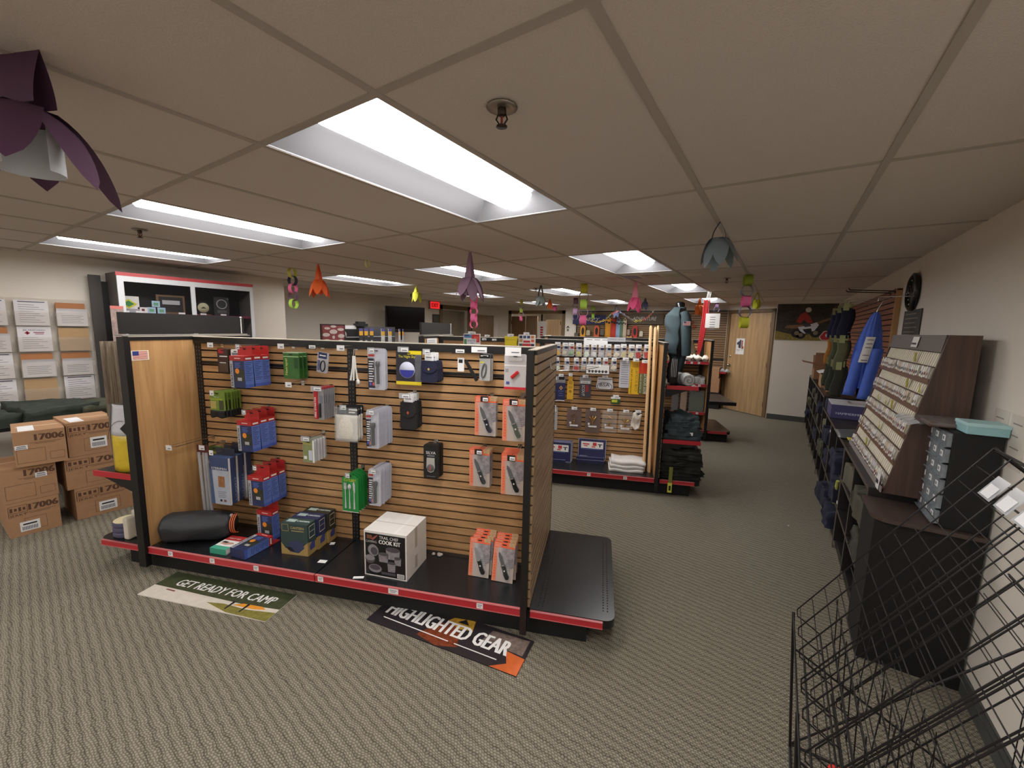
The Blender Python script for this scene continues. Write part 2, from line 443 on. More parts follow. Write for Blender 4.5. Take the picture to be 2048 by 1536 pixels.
# ATV poster on the far wall
pl = at_y(1556, 612, YF-.01); pr_ = at_y(1678, 614, YF-.01); W = pr_.x-pl.x; H_ = .66
m_f = mat('poster_forest', C(46, 42, 30), .5, var=.75, vs=14)
t = MB(); t.box(0, W, -.006, 0, 0, H_, m_f)
t.fp([(0, 0), (W, 0), (W, .1), (.7*W, .13), (.4*W, .09), (.2*W, .12), (0, .17)], -.006, mat('poster_grass', C(128, 112, 52), .5, var=.4, vs=30), .0006)
t.fp([(.15*W, .22), (.45*W, .2), (.62*W, .26), (.95*W, .40), (.9*W, .42), (.6*W, .3), (.2*W, .27)], -.006, mat('poster_log', C(120, 88, 58), .5, var=.3, vs=30), .0008)
cx = .5*W
for (x, z, r) in ((.37*W, .13, .085), (.44*W, .1, .075), (.68*W, .14, .085)):
    t.fp([(x+r*math.cos(a), z+r*math.sin(a)) for a in [i*PI/8 for i in range(16)]], -.006, INK, .0012)
    t.fp([(x+r*.45*math.cos(a), z+r*.45*math.sin(a)) for a in [i*PI/8 for i in range(16)]], -.006, colm(126, 110, 86), .0014)
t.fp([(.38*W, .24), (.5*W, .26), (.68*W, .33), (.72*W, .28), (.66*W, .18), (.5*W, .12), (.42*W, .17)], -.006, colm(206, 208, 214), .0016)
t.fp([(.46*W, .2), (.6*W, .22), (.62*W, .16), (.52*W, .13)], -.006, INK, .0018)
t.fp([(.34*W, .34), (.39*W, .46), (.48*W, .52), (.56*W, .44), (.62*W, .32), (.54*W, .3), (.47*W, .38), (.42*W, .3)], -.006, colm(156, 44, 38), .002)
t.fp([(.525*W+.045*math.cos(a), .55+.045*math.sin(a)) for a in [i*PI/6 for i in range(12)]], -.006, colm(206, 198, 190), .0022)
t.fp([(.44*W, .3), (.56*W, .32), (.6*W, .26), (.5*W, .24)], -.006, colm(60, 60, 66), .0021)
for k, (s_, mt) in enumerate(((1.0, colm(222, 210, 200)), (.88, colm(170, 32, 40)))):
    c = (.855*W, .085)
    pts = []
    for a0 in (90, 210, 330):
        for da in (-24, 0, 24):
            a = math.radians(a0+da); pts.append((c[0]+.10*s_*math.cos(a), c[1]+.10*s_*math.sin(a)*.95))
    t.fp(pts, -.006, mt, .0024+k*.0004)
t.fp([(.855*W, .135), (.84*W, .1), (.86*W, .06), (.87*W, .1)], -.006, WHITE, .003)
solo(t, 'wall_poster', 'wide forest poster of a rider in red on a quad bike with red triangle badge', 'poster', (pl.x, YF-.002, 1.52))
# baseboards
BB = mat('baseboard', C(74, 76, 74), .6)
mb = MB(); mb.box(-.12, XR, YF-.012, YF, 0, .1, BB); struct(mb, 'baseboard_far')
mb = MB(); mb.box(XR-.012, XR, -4, YF-.013, 0, .1, BB); struct(mb, 'baseboard_right')
mb = MB(); mb.box(XL, XL+.012, -4, YL, 0, .1, BB); struct(mb, 'baseboard_left')

# back left: door openings
mb = MB()
mb.box(XT, XT+.02, yd0-.10, yd0, 0, DT+.1, FRAME); mb.box(XT, XT+.02, yd1+.1, yd1+.2, 0, DT+.1, FRAME); mb.box(XT, XT+.02, yd0-.1, yd1+.2, DT, DT+.1, FRAME)
struct(mb, 'trim_3')
mb = MB(); mb.box(xd0-.09, xd0, YS-.02, YS, 0, DT+.07, FRAME); mb.box(xd1, xd1+.09, YS-.02, YS, 0, DT+.07, FRAME); mb.box(xd0-.09, xd1+.09, YS-.02, YS, DT-.02, DT+.07, FRAME)
struct(mb, 'trim_4')
LW = mat('office_wall', C(226, 214, 196), .8)
mb = MB(); mb.box(-11, -10.9, 7, 13, 0, CEIL, LW); mb.box(-11, -7.2, 12.9, 13, 0, CEIL, LW); struct(mb, 'wall_office')
mb = MB(); mb.box(-7.19, -3, 13.2, 13.3, 0, CEIL, LW); mb.box(-7.25, -7.2, 10.2, 13.2, 0, CEIL, LW); mb.box(-4.3, -4.2, 10.2, 13.2, 0, CEIL, LW); struct(mb, 'wall_corridor')
OAKD = wood('door_oak_grey', C(118, 96, 74), C(146, 122, 96), .5, 'z', .5)
OAKM = wood('door_oak_dark', C(88, 64, 42), C(116, 88, 58), .5, 'z', .5)
OAKL = wood('door_maple', C(196, 162, 122), C(216, 186, 148), .5, 'z', .5)
door('door_2', yd2-yd1-.12, 1.97, OAKD, knob=False, loc=(XT+.05, yd1+.2, 0), rz=PI/2, frame=False, hinges=False)
mb = MB(); mb.box(XT+.0, XT+.055, yd2+.085, yd2+.11, 0, 1.98, colm(222, 206, 184)); struct(mb, 'trim_5')
x1 = at_y(1050, 680, YS).x
door('door_3', x1-xd0-.02, 1.97, OAKM, knob=False, loc=(xd0+.01, YS+.05, 0), frame=False, kside=1)
xa = at_y(1092, 680, YS+.6).x; xb = at_y(1122, 680, YS+.6).x
door('door_4', xb-xa, 1.9, OAKL, knob=False, loc=(xa, YS+.6, 0), frame=False)
xa2 = at_y(1052, 680, YS+.6).x; xb2 = at_y(1075, 680, YS+.6).x
door('door_5', xb2-xa2, 2.0, OAKD, knob=False, loc=(xa2, YS+.6, 0), frame=False, hinges=False)
t = MB(); bw = at_y(1092, 680, YS+.5).x-at_y(1075, 680, YS+.5).x
t.box(0, bw, -.004, 0, 0, 1.6, WHITE)
for k in range(5): t.fq(bw*.3, bw*.62, 1.12+k*.07, 1.165+k*.07, -.004, colm(180, 40, 40))
for k in range(4):
    t.fq(bw*.3, bw*.4, .5+k*.1, .57+k*.1, -.004, INK); t.fq(bw*.4, bw*.7, .5+k*.1, .515+k*.1, -.004, INK); t.fq(bw*.6, bw*.7, .515+k*.1, .56+k*.1, -.004, INK)
solo(t, 'hanging_banner', 'narrow white banner with red and black lettering in the doorway', 'banner', (at_y(1075, 680, YS+.5).x, YS+.5, .25))
# ================================================================= GONDOLAS (slatwall display islands)
PITCHS = 0.0508
def slat_mb(mb, x0, x1, z0, z1, y, mt, out=-1):
    """slatwall face at y looking toward y*out; grooves between 2 inch slats"""
    th = .014
    ya, yb = (y, y+th) if out < 0 else (y-th, y)
    bk = (y+.012, y+.02) if out < 0 else (y-.02, y-.012)
    mb.box(x0, x1, bk[0], bk[1], z0, z1, GROOVE)
    n = int((z1-z0)/PITCHS)
    top = z1
    while top > z0+.01:
        b = max(z0, top-PITCHS+.0105)
        mb.box(x0, x1, ya, yb, b, top, mt)
        top -= PITCHS
def slat_mb_x(mb, y0, y1, z0, z1, x, mt, out=1):
    th = .014
    xa, xb = (x-th, x) if out > 0 else (x, x+th)
    bk = (x-.02, x-.012) if out > 0 else (x+.012, x+.02)
    mb.box(bk[0], bk[1], y0, y1, z0, z1, GROOVE)
    top = z1
    while top > z0+.01:
        b = max(z0, top-PITCHS+.0105); mb.box(xa, xb, y0, y1, b, top, mt); top -= PITCHS

PERF = SLOT
def deck_part(root, x0, x1, y0, y1, z=.17, name='base_deck', perf=(True, True), corner=None):
    b = MB()
    if corner:      # rounded free corners toward +x or -x
        r = .05; sgn = 1 if corner == 'r' else -1
        xe = x1 if sgn > 0 else x0; xi = x0 if sgn > 0 else x1
        pts = [(xi, y0)]
        for a in range(0, 91, 15): pts.append((xe-sgn*r+sgn*r*math.sin(math.radians(a)), y0+r-r*math.cos(math.radians(a))))
        for a in range(0, 91, 15): pts.append((xe-sgn*r+sgn*r*math.cos(math.radians(a)), y1-r+r*math.sin(math.radians(a))))
        pts.append((xi, y1))
        if sgn < 0: pts = pts[::-1]
        b.zprism(pts, z-.045, z, DECK)
        for j in range(2):
            xx = xe-sgn*(.035+j*.022)
            k = y0+.07
            while k < y1-.07: b.box(xx-.003, xx+.003, k, k+.008, z, z+.0004, PERF); k += .022
            xx = xi+sgn*(.04+j*.022); k = y0+.03
            while k < y1-.03: b.box(xx-.0022, xx+.0022, k, k+.006, z, z+.0004, PERF); k += .022
    else:
        b.box(x0, x1, y0, y1, z-.025, z, DECK)
        k = x0+.05
        while k < x1-.04:
            for yy in (y0+.025, y0+.045): b.box(k, k+.006, yy, yy+.004, z, z+.0004, PERF)
            k += .025
    b.build(name, root, bevel=.002)
def rail(root, x0, x1, y, z=.15, h=.036, tags=(), name='price_rail'):
    b = MB(); b.box(x0+.003, x1-.003, y-.012, y, z-h/2, z+h/2, RED); b.box(x0+.003, x1-.003, y-.015, y, z+h/2, z+h/2+.003, mat('rail_lip', C(196, 110, 112), .4)); b.box(x0+.003, x1-.003, y-.015, y, z-h/2-.003, z-h/2, _M['rail_lip'])
    o = b.build(name, root)
    for t_ in tags:
        w_ = t_[1] if isinstance(t_, tuple) else .035; x = t_[0] if isinstance(t_, tuple) else t_
        c = MB(); c.box(x-w_/2, x+w_/2, y-.0135, y-.012, z-.015, z+.015, TAGW)
        c.fq(x-w_*.35, x+w_*.35, z+.003, z+.007, y-.0135, INKG); c.fq(x-w_*.3, x+w_*.2, z-.006, z-.002, y-.0135, INKG)
        c.build('price_label', o)
def upright(root, x, y0, y1, z0, z1, slots=True, w_=.05):
    b = MB(); b.box(x-w_/2, x+w_/2, y0, y1, z0, z1, BLACK)
    if slots:
        z = z0+.03
        while z < z1-.03:
            for dx in (-.011, .011): b.box(x+dx-.0025, x+dx+.0025, y0-.0006, y0, z, z+.012, colm(96, 92, 88))
            z += .0254
    b.build('upright', root)
def header(root, x, y0, y1, z0, h):
    b = MB(); b.box(x-.012, x+.012, y0, y1, z0, z0+h, mat('header_black', C(24, 22, 23), .55, var=.08, vs=30)); b.build('header_board', root)
    b = MB(); b.box(x-.03, x+.03, y0-.01, y1+.01, z0-.012, z0-.004, colm(150, 146, 140, .4)); b.build('header_tray', root)
    b = MB(); b.tube([(x+.016, y1-.03, z0), (x+.016, y1-.03, z0+h-.01)], .004, colm(215, 212, 208, .3)); b.lathe([(.001, 0), (.009, .004), (.009, .01), (.001, .014)], (x+.016, y1-.03, z0+h-.014), colm(215, 212, 208, .3), 8); b.build('header_clip', root)

def gondola(name, label, O, secs, oak_left=True, right_shelf=True, left_shelf=True, front_tags=(), top=1.506, hdr=True, SD=.43, TOTAL=.88, SW=1.22, slat_t=.41):
    r = thing(name, label, 'display shelving', (O.x, O.y, 0), TH, 'slatwall gondolas')
    L = secs*SW
    b = MB(); b.box(-.24 if left_shelf else 0, L+(.34 if right_shelf else 0), .05, TOTAL-.05, 0, .128, BLACKM); b.build('base_kick', r)
    for i in range(secs):
        deck_part(r, i*SW+.004, (i+1)*SW-.004, 0, slat_t-.002)
        deck_part(r, i*SW+.004, (i+1)*SW-.004, TOTAL-slat_t+.05, TOTAL)
        rail(r, i*SW, (i+1)*SW, 0, tags=[x for x in front_tags if i*SW < (x[0] if isinstance(x, tuple) else x) < (i+1)*SW])
        b = MB(); slat_mb(b, i*SW+.028, (i+1)*SW-.028, .17, top-.045, slat_t, OAKS); b.build('slat_panel', r)
        b = MB(); b.M = Matrix.Translation((0, 2*slat_t+.06, 0)) @ Matrix.Scale(-1, 4, (0, 1, 0)); slat_mb(b, i*SW+.028, (i+1)*SW-.028, .17, top-.045, slat_t, OAKS); b.build('back_slat_panel', r)
        b = MB(); b.box(i*SW+.028, (i+1)*SW-.028, slat_t-.006, slat_t+.03, top-.045-PITCHS*5-.028, top-.045-PITCHS*5-.004, BLACKM) if False else b.box(i*SW+.0281, (i+1)*SW-.0281, slat_t-.004, slat_t+.01, top-.184, top-.164, BLACK); b.build('cross_bar', r)
    for i in range(secs+1):
        x = min(max(i*SW, .0262), L-.0262)
        upright(r, x, slat_t-.004, slat_t+.056, .13, top-.04)
    b = MB(); b.box(0, L, slat_t-.012, slat_t+.072, top-.044, top, BLACK); b.box(.0, L, slat_t-.01, slat_t+.07, top, top+.004, colm(196, 184, 168, .35)); b.build('top_rail', r)
    # end panels
    for side in (-1, 1):
        xi = 0 if side < 0 else L
        xa, xb = (xi-.055, xi) if side < 0 else (xi, xi+.045)
        b = MB(); b.box(xa, xb-(.012 if side > 0 else 0), -.03, .004, .04, top+.004, BLACK); b.build('end_post', r)
        b = MB(); b.box(xa, xb, TOTAL-.02, TOTAL+.012, .04, top+.004, BLACK); b.build('end_post', r)
        b = MB(); b.box(xa, xb, .004, TOTAL-.02, top-.016, top+.004, BLACK)
        b.box(xa+.002, xb-.002, .0, TOTAL, top+.004, top+.008, colm(196, 184, 168, .35)); b.build('end_cap_rail', r)
        b = MB()
        if side < 0:
            b.box(xi-.03, xi-.004, .004, TOTAL-.02, .15, top-.018, OAK)
            b.build('end_panel', r, bevel=.001)
            b = MB(); slat_mb_x(b, .004, TOTAL-.02, .15, top-.018, xi-.05, OAKSY, out=-1); b.build('end_slat_panel', r)
        else:
            b.box(xi+.004, xi+.02, .004, TOTAL-.02, .15, top-.018, OAK)
            b.build('end_panel', r, bevel=.001)
            b = MB(); slat_mb_x(b, .004, TOTAL-.02, .171, top-.018, xi+.045, OAKSY, out=1); b.build('end_slat_panel', r)
    if right_shelf:
        deck_part(r, L+.046, L+.046+SD, .005, TOTAL-.005, name='end_deck', corner='r')
        rail(r, L+.046, L+SD-.01, .004, z=.148, h=.03)
    if left_shelf:
        deck_part(r, -.07-.36, -.071, .005, TOTAL-.005, name='end_deck', corner='l')
        rail(r, -.40, -.075, .004, z=.148, h=.03)
    if hdr: header(r, -.035, -.02, TOTAL-.03, top+.022, .13)
    return r

G1 = gondola('slatwall_gondola', 'near oak slatwall island with flag sticker, camping gear and red shelf edge', O1, 2,
             front_tags=(.18, .5, .82, 1.26, (1.72, .06), 2.22))
# flag sticker on the inside of the left end panel
b = MB(); b.M = Matrix.Translation((-.0035, 0, 0))
f = g_at(O1, 276, 711, s=0); fy, fz = max(.056, f[1]), f[2]
b.box(0, .0008, fy-.05, fy+.05, fz-.03, fz+.03, colm(240, 232, 214))
for i in range(7):
    b.box(.0008, .0012, fy-.043, fy+.043, fz-.024+i*.0074, fz-.024+i*.0074+.0038, colm(190, 60, 66))
b.box(.0008, .0015, fy-.043, fy-.008, fz, fz+.0265, colm(44, 58, 128))
b.build('flag_sticker', G1)
# left end shelf with bag
b = MB(); z_ = g_at(O1, 225, 945, t=.02)[2]; sx_ = g_at(O1, 190, 940, t=.02)[0]
ZSH = z_
b.box(sx_, -.072, .02, .80, z_-.02, z_, DECK); b.build('end_shelf', G1)
b = MB(); b.box(sx_, -.072, .008, .02, z_-.032, z_+.004, RED); b.build('price_rail', G1)
for yy in (.02, .79):
    b = MB(); b.prism([(sx_+.02, z_-.021), (-.0725, z_-.021), (-.0725, z_-.15), (-.11, z_-.12)], yy, yy+.006, BLACK); b.build('shelf_bracket', G1)

G2 = gondola('slatwall_gondola', 'second slatwall island with pins, decals and patches, staves leaning at its end', O2 - GU*(2.44-1.04), 2, front_tags=(.3, 1.4+.42-.02, 1.4+.78-.02), SD=.385, TOTAL=.9)
O2L = O2 - GU*(2.44-1.04)
G3 = gondola('slatwall_gondola', 'third slatwall island seen end-on behind the jacket mannequin', O3 - GU*2.44, 2, SD=.33, TOTAL=.9, hdr=False)
O3L = O3 - GU*2.44
for lv in (1.2,):
    pass
# ================================================================= GOODS ON THE NEAR GONDOLA
SLT = .41
def hookobj(O, s, z, reach, label, tagc=None, tagw=.045, tagh=.03, dz=0.0, t=SLT, group='wire peg hooks on the near island'):
    """wire peg hook pushed into the slatwall, with a swing-up price label at its tip"""
    r = thing('peg_hook', label, 'peg hook', g_loc(O, s, t, z), TH, group)
    b = MB()
    b.box(-.012, .012, -.004, 0, -.016, .016, CHROME)
    for dx in (-.006, .006):
        b.tube([(dx, -.003, 0), (dx, -reach*.9, -.002), (dx, -reach, .008)], .0016, CHROME, 5)
    b.tube([(0, -.003, .014), (0, -reach-.012, .016)], .0014, CHROME, 5)
    b.build('wire', r)
    if tagc is not False:
        c = MB(); c.box(-tagw/2, tagw/2, -reach-.0145, -reach-.0125, -.002-tagh+.02+dz, .02+dz, tagc or CLEARG)
        c.fq(-tagw*.2, tagw*.46, -.0-tagh+.022+dz, .012+dz, -reach-.0147, TAGW)
        c.fq(-tagw*.1, tagw*.38, -tagh*.5+.012+dz, -tagh*.5+.018+dz, -reach-.0155, INKG)
        c.build('price_tag', r)
    return r

def series(build, O, s, z, tf, n, pitch, lab, group, jit=.004, name_fmt=True, tilt=0.0, yaw=0.0, droop=0.0):
    """n copies one behind another along the hook, the first at depth tf; lab(i) gives each its label"""
    root = build(); out = []
    for i in range(n):
        loc = g_loc(O, s+random.uniform(-jit, jit), tf+i*pitch, z-droop*i)
        rot = (0, tilt*(1 if i % 2 else .3), TH+yaw+random.uniform(-.03, .03)*(jit > 0))
        if i == 0: o = root; o.location = loc; o.rotation_euler = rot
        else: o = dup(root, loc, rot=rot)
        o['label'] = lab(i)
        if group: o['group'] = group
        out.append(o)
    return out
def chain(n, what, where):
    def f(i):
        p = 'front' if i == 0 else ('rearmost' if i == n-1 and n > 1 else ORD[i])
        if n == 1: return '%s, %s' % (what, where)
        full = '%s, %s of %d %s' % (what, p, n, where)
        if len(full.split()) > 15: full = '%s, %s, %s' % (what, p.replace(' from the front', ' back'), where)
        return full
    return f

LBLUE = mat('pack_light_blue', C(94, 118, 190), .5, var=.05, vs=60); DBLUE = mat('pack_dark_blue', C(40, 50, 92), .5)
PRED = mat('pack_red', C(176, 42, 40), .5); SILV = mat('pack_silver', C(176, 176, 182), .5); ORNG = mat('pack_orange', C(232, 140, 40), .5)
def repellent_box(header=True, w=.12, h=.2, d=.06):
    r = thing('repellent_box', '', 'box')
    b = MB(); x = w/2
    b.box(-x, x, 0, d, -h, -.03, DBLUE); b.box(-x, x, 0, d, -.0299, 0, PRED)
    b.fq(-x, -x+.026, -h, -.031, 0, SILV)
    b.text('DURATION', (-x+.019, 0, -h+.012), (0, 0, 1), (-1, 0, 0), .013, INK, w=.135, align='l', off=.0014, bold=.05)
    b.fp([(.000+.017*math.cos(a), -.095+.017*math.sin(a)) for a in [i*PI/7 for i in range(14)]], 0, ORNG, .0012)
    b.fq(-.02, x-.002, -.16, -.085, 0, mat('pack_photo', C(50, 52, 40), .5, var=.5, vs=60), .0008)
    b.fq(.0, .035, -.155, -.135, 0, SILV, .0014)
    for k in range(4): b.fq(-.018, .03-.008*(k % 2), -.046-k*.009, -.042-k*.009, 0, LBLUE)
    b.fq(-.018, .03, -.018, -.012, 0, colm(230, 190, 190))
    # right side face
    b.quad((x+.0006, 0, -h+.02), (x+.0006, d, -h+.02), (x+.0006, d, -.031), (x+.0006, 0, -.031), LBLUE)
    b.quad((x+.0006, 0, -h), (x+.0006, d, -h), (x+.0006, d, -h+.0199), (x+.0006, 0, -h+.0199), mat('pack_mid_blue', C(70, 94, 178), .5))
    for k in range(11):
        z = -.045-k*.011; b.quad((x+.0012, .006, z), (x+.0012, d-.006-.01*(k % 3), z), (x+.0012, d-.006-.01*(k % 3), z+.003), (x+.0012, .006, z+.003), DBLUE)
    b.quad((x+.0012, .010, -.022), (x+.0012, d-.01, -.022), (x+.0012, d-.01, -.012), (x+.0012, .01, -.012), WHITE)
    b.build('carton', r, bevel=.0008)
    if header:
        c = MB(); c.prism([(-x, 0), (x, 0), (x, .05), (x-.008, .058), (-x+.008, .058), (-x, .05)], d-.0012, d, PRED); c.box(-.012, .012, d-.0015, d+.0003, .036, .044, BLACKM); c.build('hang_tab', r)
    return r
for k, (s, z, tf, row) in enumerate(((.585, 1.405, .215, 'top'), (.6, .99, .225, 'middle'), (.655, .628, .225, 'lower'))):
    series(lambda: repellent_box(), O1, s-.02, z, tf-.02, 3, .066, chain(3, 'red-topped blue repellent carton', 'on %s hook of the near island' % row), 'repellent cartons on %s hook' % row, tilt=-.05, yaw=-.08)
    hookobj(O1, s-.02, z+.052, .19, 'peg hook carrying %s row of red and blue repellent cartons' % row, tagw=.03)

def simple_pack(name, cat, w, h, th, base, prints=(), texts=(), extra=None, slot=True, outline=None, part='card'):
    def f():
        r = thing(name, '', cat)
        b = MB(); x = w/2
        if outline: b.prism([(px*w, pz*h) for px, pz in outline], 0, th, base)
        else:
            c = .006; b.prism([(-x+c, 0), (-x, -c), (-x, -h+c), (-x+c, -h), (x-c, -h), (x, -h+c), (x, -c), (x-c, 0)], 0, th, base)
        for i, p in enumerate(prints): b.fq(p[0]*w, p[1]*w, -h*(p[2]), -h*(p[3]), 0, p[4], .0006+i*.00015)
        for t_ in texts: b.text(t_[0], (t_[1]*w, 0, -h*t_[2]), t_[5] if len(t_) > 5 else (1, 0, 0), t_[6] if len(t_) > 6 else (0, 0, 1), t_[3], t_[4], w=(t_[7] if len(t_) > 7 else None), off=.0006+.00015*(len(prints)+2))
        if slot: b.fq(-.012, .012, -.016, -.010, 0, BLACKM, .0006+.00015*(len(prints)+3))
        b.build(part, r)
        if extra: extra(r)
        return r
    return f
UPT = ((0, 0, 1), (-1, 0, 0)); DNT = ((0, 0, -1), (1, 0, 0))

def blade_extra(dark, handle, ang=22, L=.14):
    def ex(r):
        a = math.radians(ang)
        R = Matrix.Translation((.0, -.006, -.125)) @ Matrix.Rotation(-a, 4, 'Y') @ Matrix.Diagonal((1.1, 1.0, 1.1, 1))
        b = MB(); b.M = R
        b.prism([(-.009, .0), (.009, .0), (.010, .035), (.004, .062), (-.002, .068), (-.008, .05), (-.010, .02)], -.003, .001, dark)
        b.build('blade', r)
        b = MB(); b.M = R
        b.prism([(-.011, 0), (.011, 0), (.012, -.02), (.010, -.045), (.014, -.068), (.006, -.078), (-.008, -.074), (-.012, -.05), (-.009, -.025)], -.008, .002, handle)
        b.lathe([(.0045, -.0095), (.002, -.011)], (0, 0, -.03), colm(210, 205, 196), 8, 'y'); b.box(-.009, .009, -.0095, -.007, -.006, 0, CHROME)
        b.build('handle', r, bevel=.001)
    return ex
KORANGE = mat('pack_coral', C(236, 104, 66), .5); KGREY = mat('pack_warm_grey', C(186, 172, 164), .5); KPHOTO = mat('pack_stone_photo', C(150, 142, 146), .5, var=.45, vs=45)
def knife_pack(dark, handle, shape=None):
    w, h = .125, .225
    def f():
        pr = [(-.5, .5, .14, 1, KGREY), (-.12, .5, .1, .62, KPHOTO), (-.5, -.3, .1, 1, mat('pack_coral_light', C(226, 138, 108), .5)), (-.5, .5, 0, .14, KORANGE), (.2, .5, .0, .1, mat('pack_tan', C(196, 160, 120), .5, var=.3, vs=60))]
        pr += [(-.43, -.34, .3+.07*k, .34+.07*k, KORANGE) for k in range(9)]
        pr += [(.12, .42-.06*(k % 2), .42+.05*k, .435+.05*k, INKG) for k in range(6)]
        pr += [(-.45, -.15, .03+.035*k, .042+.035*k, colm(240, 200, 180)) for k in range(3)]
        r = simple_pack('knife_pack', 'knife pack', w, h, .0015, KGREY, pr, (), extra=blade_extra(dark, handle))()
        c = MB(); c.prism([(-.05, -.03), (-.01, -.03), (.03, -.10), (.052, -.2), (.040, -.218), (.01, -.21), (-.04, -.09)], -.014, -.0008, CLEAR); c.build('blister', r)
        return r
    return f
STEEL = mat('blade_dark', C(44, 42, 44), .35); STEELL = mat('blade_bright', C(176, 178, 180), .3, metal=.8)
GRNH = mat('handle_green', C(64, 78, 52), .6); NAVH = mat('handle_navy', C(42, 42, 62), .6); BLKH = mat('handle_black', C(34, 36, 34), .6)
series(knife_pack(STEEL, NAVH), O1, 2.156, 1.225, .27, 4, .014, chain(4, 'knife pack with navy handle', 'on upper right knife hook'), 'knife packs on the upper left hook of the pair')
series(knife_pack(STEEL, GRNH), O1, 2.345, 1.235, .17, 3, .016, chain(3, 'knife pack with olive green handle', 'on hook nearest the right post'), 'green handled knife packs')
series(knife_pack(STEEL, BLKH), O1, 2.117, .908, .295, 5, .016, chain(5, 'knife pack with black handle', 'on lower left knife hook'), 'black handled knife packs', tilt=-.02)
series(knife_pack(STEEL, BLKH), O1, 2.336, .925, .185, 6, .018, chain(6, 'coral and grey knife pack', 'on lower hook beside right post'), 'coral knife packs by the post', droop=-.003)
for s, z, rch, nm in ((2.156, 1.213, .15, 'upper navy knife packs'), (2.345, 1.223, .25, 'green knife packs'), (2.117, .896, .125, 'lower black knife packs'), (2.336, .913, .235, 'lower knife packs beside the right post')):
    hookobj(O1, s, z, rch, 'peg hook carrying the %s' % nm, tagc=BLACKM, tagw=.045)

# knife packs standing on the deck, leaning on one another
def deck_knives(s, t, n, hd, lab, grp):
    root = knife_pack(*hd)()
    for i in range(n):
        loc = g_loc(O1, s-.012+random.uniform(-.006, .01)+.004*i, t+i*.02, 0)
        rot = (-.16+.01*i, random.uniform(-.03, .03), TH+random.uniform(-.05, .02))
        if i == 0: o = root; o.location = loc; o.rotation_euler = rot
        else: o = dup(root, loc, rot=rot)
        o.location.z = .17+.226*math.cos(.16)+.002+.009*i
        o['label'] = lab(i); o['group'] = grp
# front face of each stack at the measured place
s_, t_, z_ = g_at(O1, 962, 1155, z=.17)
deck_knives(s_, t_+.035, 4, (STEELL, BLKH), chain(4, 'knife pack with bright blade', 'leaning on the base deck'), 'bright bladed knife packs on the deck')
s_, t_, z_ = g_at(O1, 1006, 1164, z=.17)
deck_knives(s_+.005, t_+.03, 4, (STEEL, BLKH), chain(4, 'knife pack with dark blade', 'on deck by the right post'), 'dark bladed knife packs on the deck')

# flashlights
FSIL = mat('pack_lilac_silver', C(188, 188, 200), .35, var=.06, vs=50)
def flashlight_pack(w=.085, h=.235, big=False):
    def f():
        DK = mat('pack_ink_blue', C(38, 40, 62), .5)
        def ex(r):
            b = MB(); x = w*.12
            b.lathe([(.009, -.075), (.0135, -.078), (.0135, -.10), (.0095, -.112), (.0095, -.205), (.011, -.21), (.004, -.214)], (x, -.012, 0), SHINYB, 12)
            b.build('flashlight', r)
            c = MB(); c.prism([(x-.018, -.06), (x+.018, -.06), (x+.018, -.222), (x-.018, -.222)], -.027, -.0006, CLEAR); c.build('blister', r)
        pr = [(-.5, -.1, .24, .96, DK)] + [(-.45, -.16-.04*(k % 3), .30+.06*k, .325+.06*k, WHITE) for k in range(9)] + [(-.42, -.3, .82, .9, colm(90, 100, 180)), (-.25, -.14, .82, .9, colm(200, 80, 70)), (-.46, -.1, .14, .19, colm(190, 60, 56))]
        return simple_pack('flashlight_pack', 'flashlight pack', w, h, .002, FSIL, pr, (), extra=ex, outline=[(-.5, -.08), (-.42, -.01), (-.3, 0), (.3, 0), (.42, -.01), (.5, -.08), (.5, -.94), (.44, -1), (-.44, -1), (-.5, -.94)])()
    return f
series(flashlight_pack(), O1, 1.47, 1.112, .235, 8, .021, chain(8, 'silver flashlight pack', 'on the middle flashlight hook'), 'flashlight packs on the middle hook')
series(flashlight_pack(), O1, 1.465, .742, .25, 8, .019, chain(8, 'silver flashlight pack', 'on the lower flashlight hook'), 'flashlight packs on the lower hook', tilt=.03)
series(flashlight_pack(.115, .25), O1, 1.46, 1.475, .30, 2, .03, chain(2, 'large flashlight blister pack', 'on top row hook'), 'large flashlight packs')
for s, z, rch, nm in ((1.47, 1.1, .185, 'middle row flashlight packs'), (1.465, .73, .17, 'lower row flashlight packs'), (1.46, 1.463, .15, 'two large flashlight packs')):
    hookobj(O1, s, z, rch, 'peg hook carrying the %s' % nm)

# cutlery cards
def cutlery():
    GR = mat('pack_green', C(40, 140, 66), .45)
    def ex(r):
        SP = mat('cutlery_steel', C(196, 196, 198), .4)
        def piece(nm, x, head):
            b = MB(); b.tube([(x, -.004, -.09), (x, -.004, -.15), (x, -.004, -.225)], [.0035, .003, .006], SP, 6)
            if head == 'spoon': b.lathe([(.001, -.012), (.010, -.006), (.0135, 0), (.001, .002)], (x, -.003, -.085), SP, 12, 'y', sx=1, sy=1.5)
            elif head == 'fork':
                b.box(x-.009, x+.009, -.006, -.002, -.10, -.082, SP)
                for k in range(4): b.box(x-.009+k*.005, x-.0065+k*.005, -.006, -.002, -.082, -.06, SP)
            else: b.prism([(x-.006, -.1), (x-.007, -.06), (x, -.045), (x+.008, -.07), (x+.006, -.12)], -.006, -.002, SP)
            b.build(nm, r)
        piece('fork', -.032, 'fork'); piece('spoon', -.002, 'spoon'); piece('table_knife', .03, 'knife')
    return simple_pack('cutlery_card', 'cutlery set', .115, .25, .003, GR, [(-.5, .5, .985, 1, WHITE)], [('CUTLERY', 0, .2, .018, colm(226, 214, 60), (1, 0, 0), (0, 0, 1), .085)], extra=ex, outline=[(-.5, -.12), (-.3, -.06), (-.12, 0), (.12, 0), (.3, -.04), (.5, -.12), (.5, -1), (-.5, -1)])()
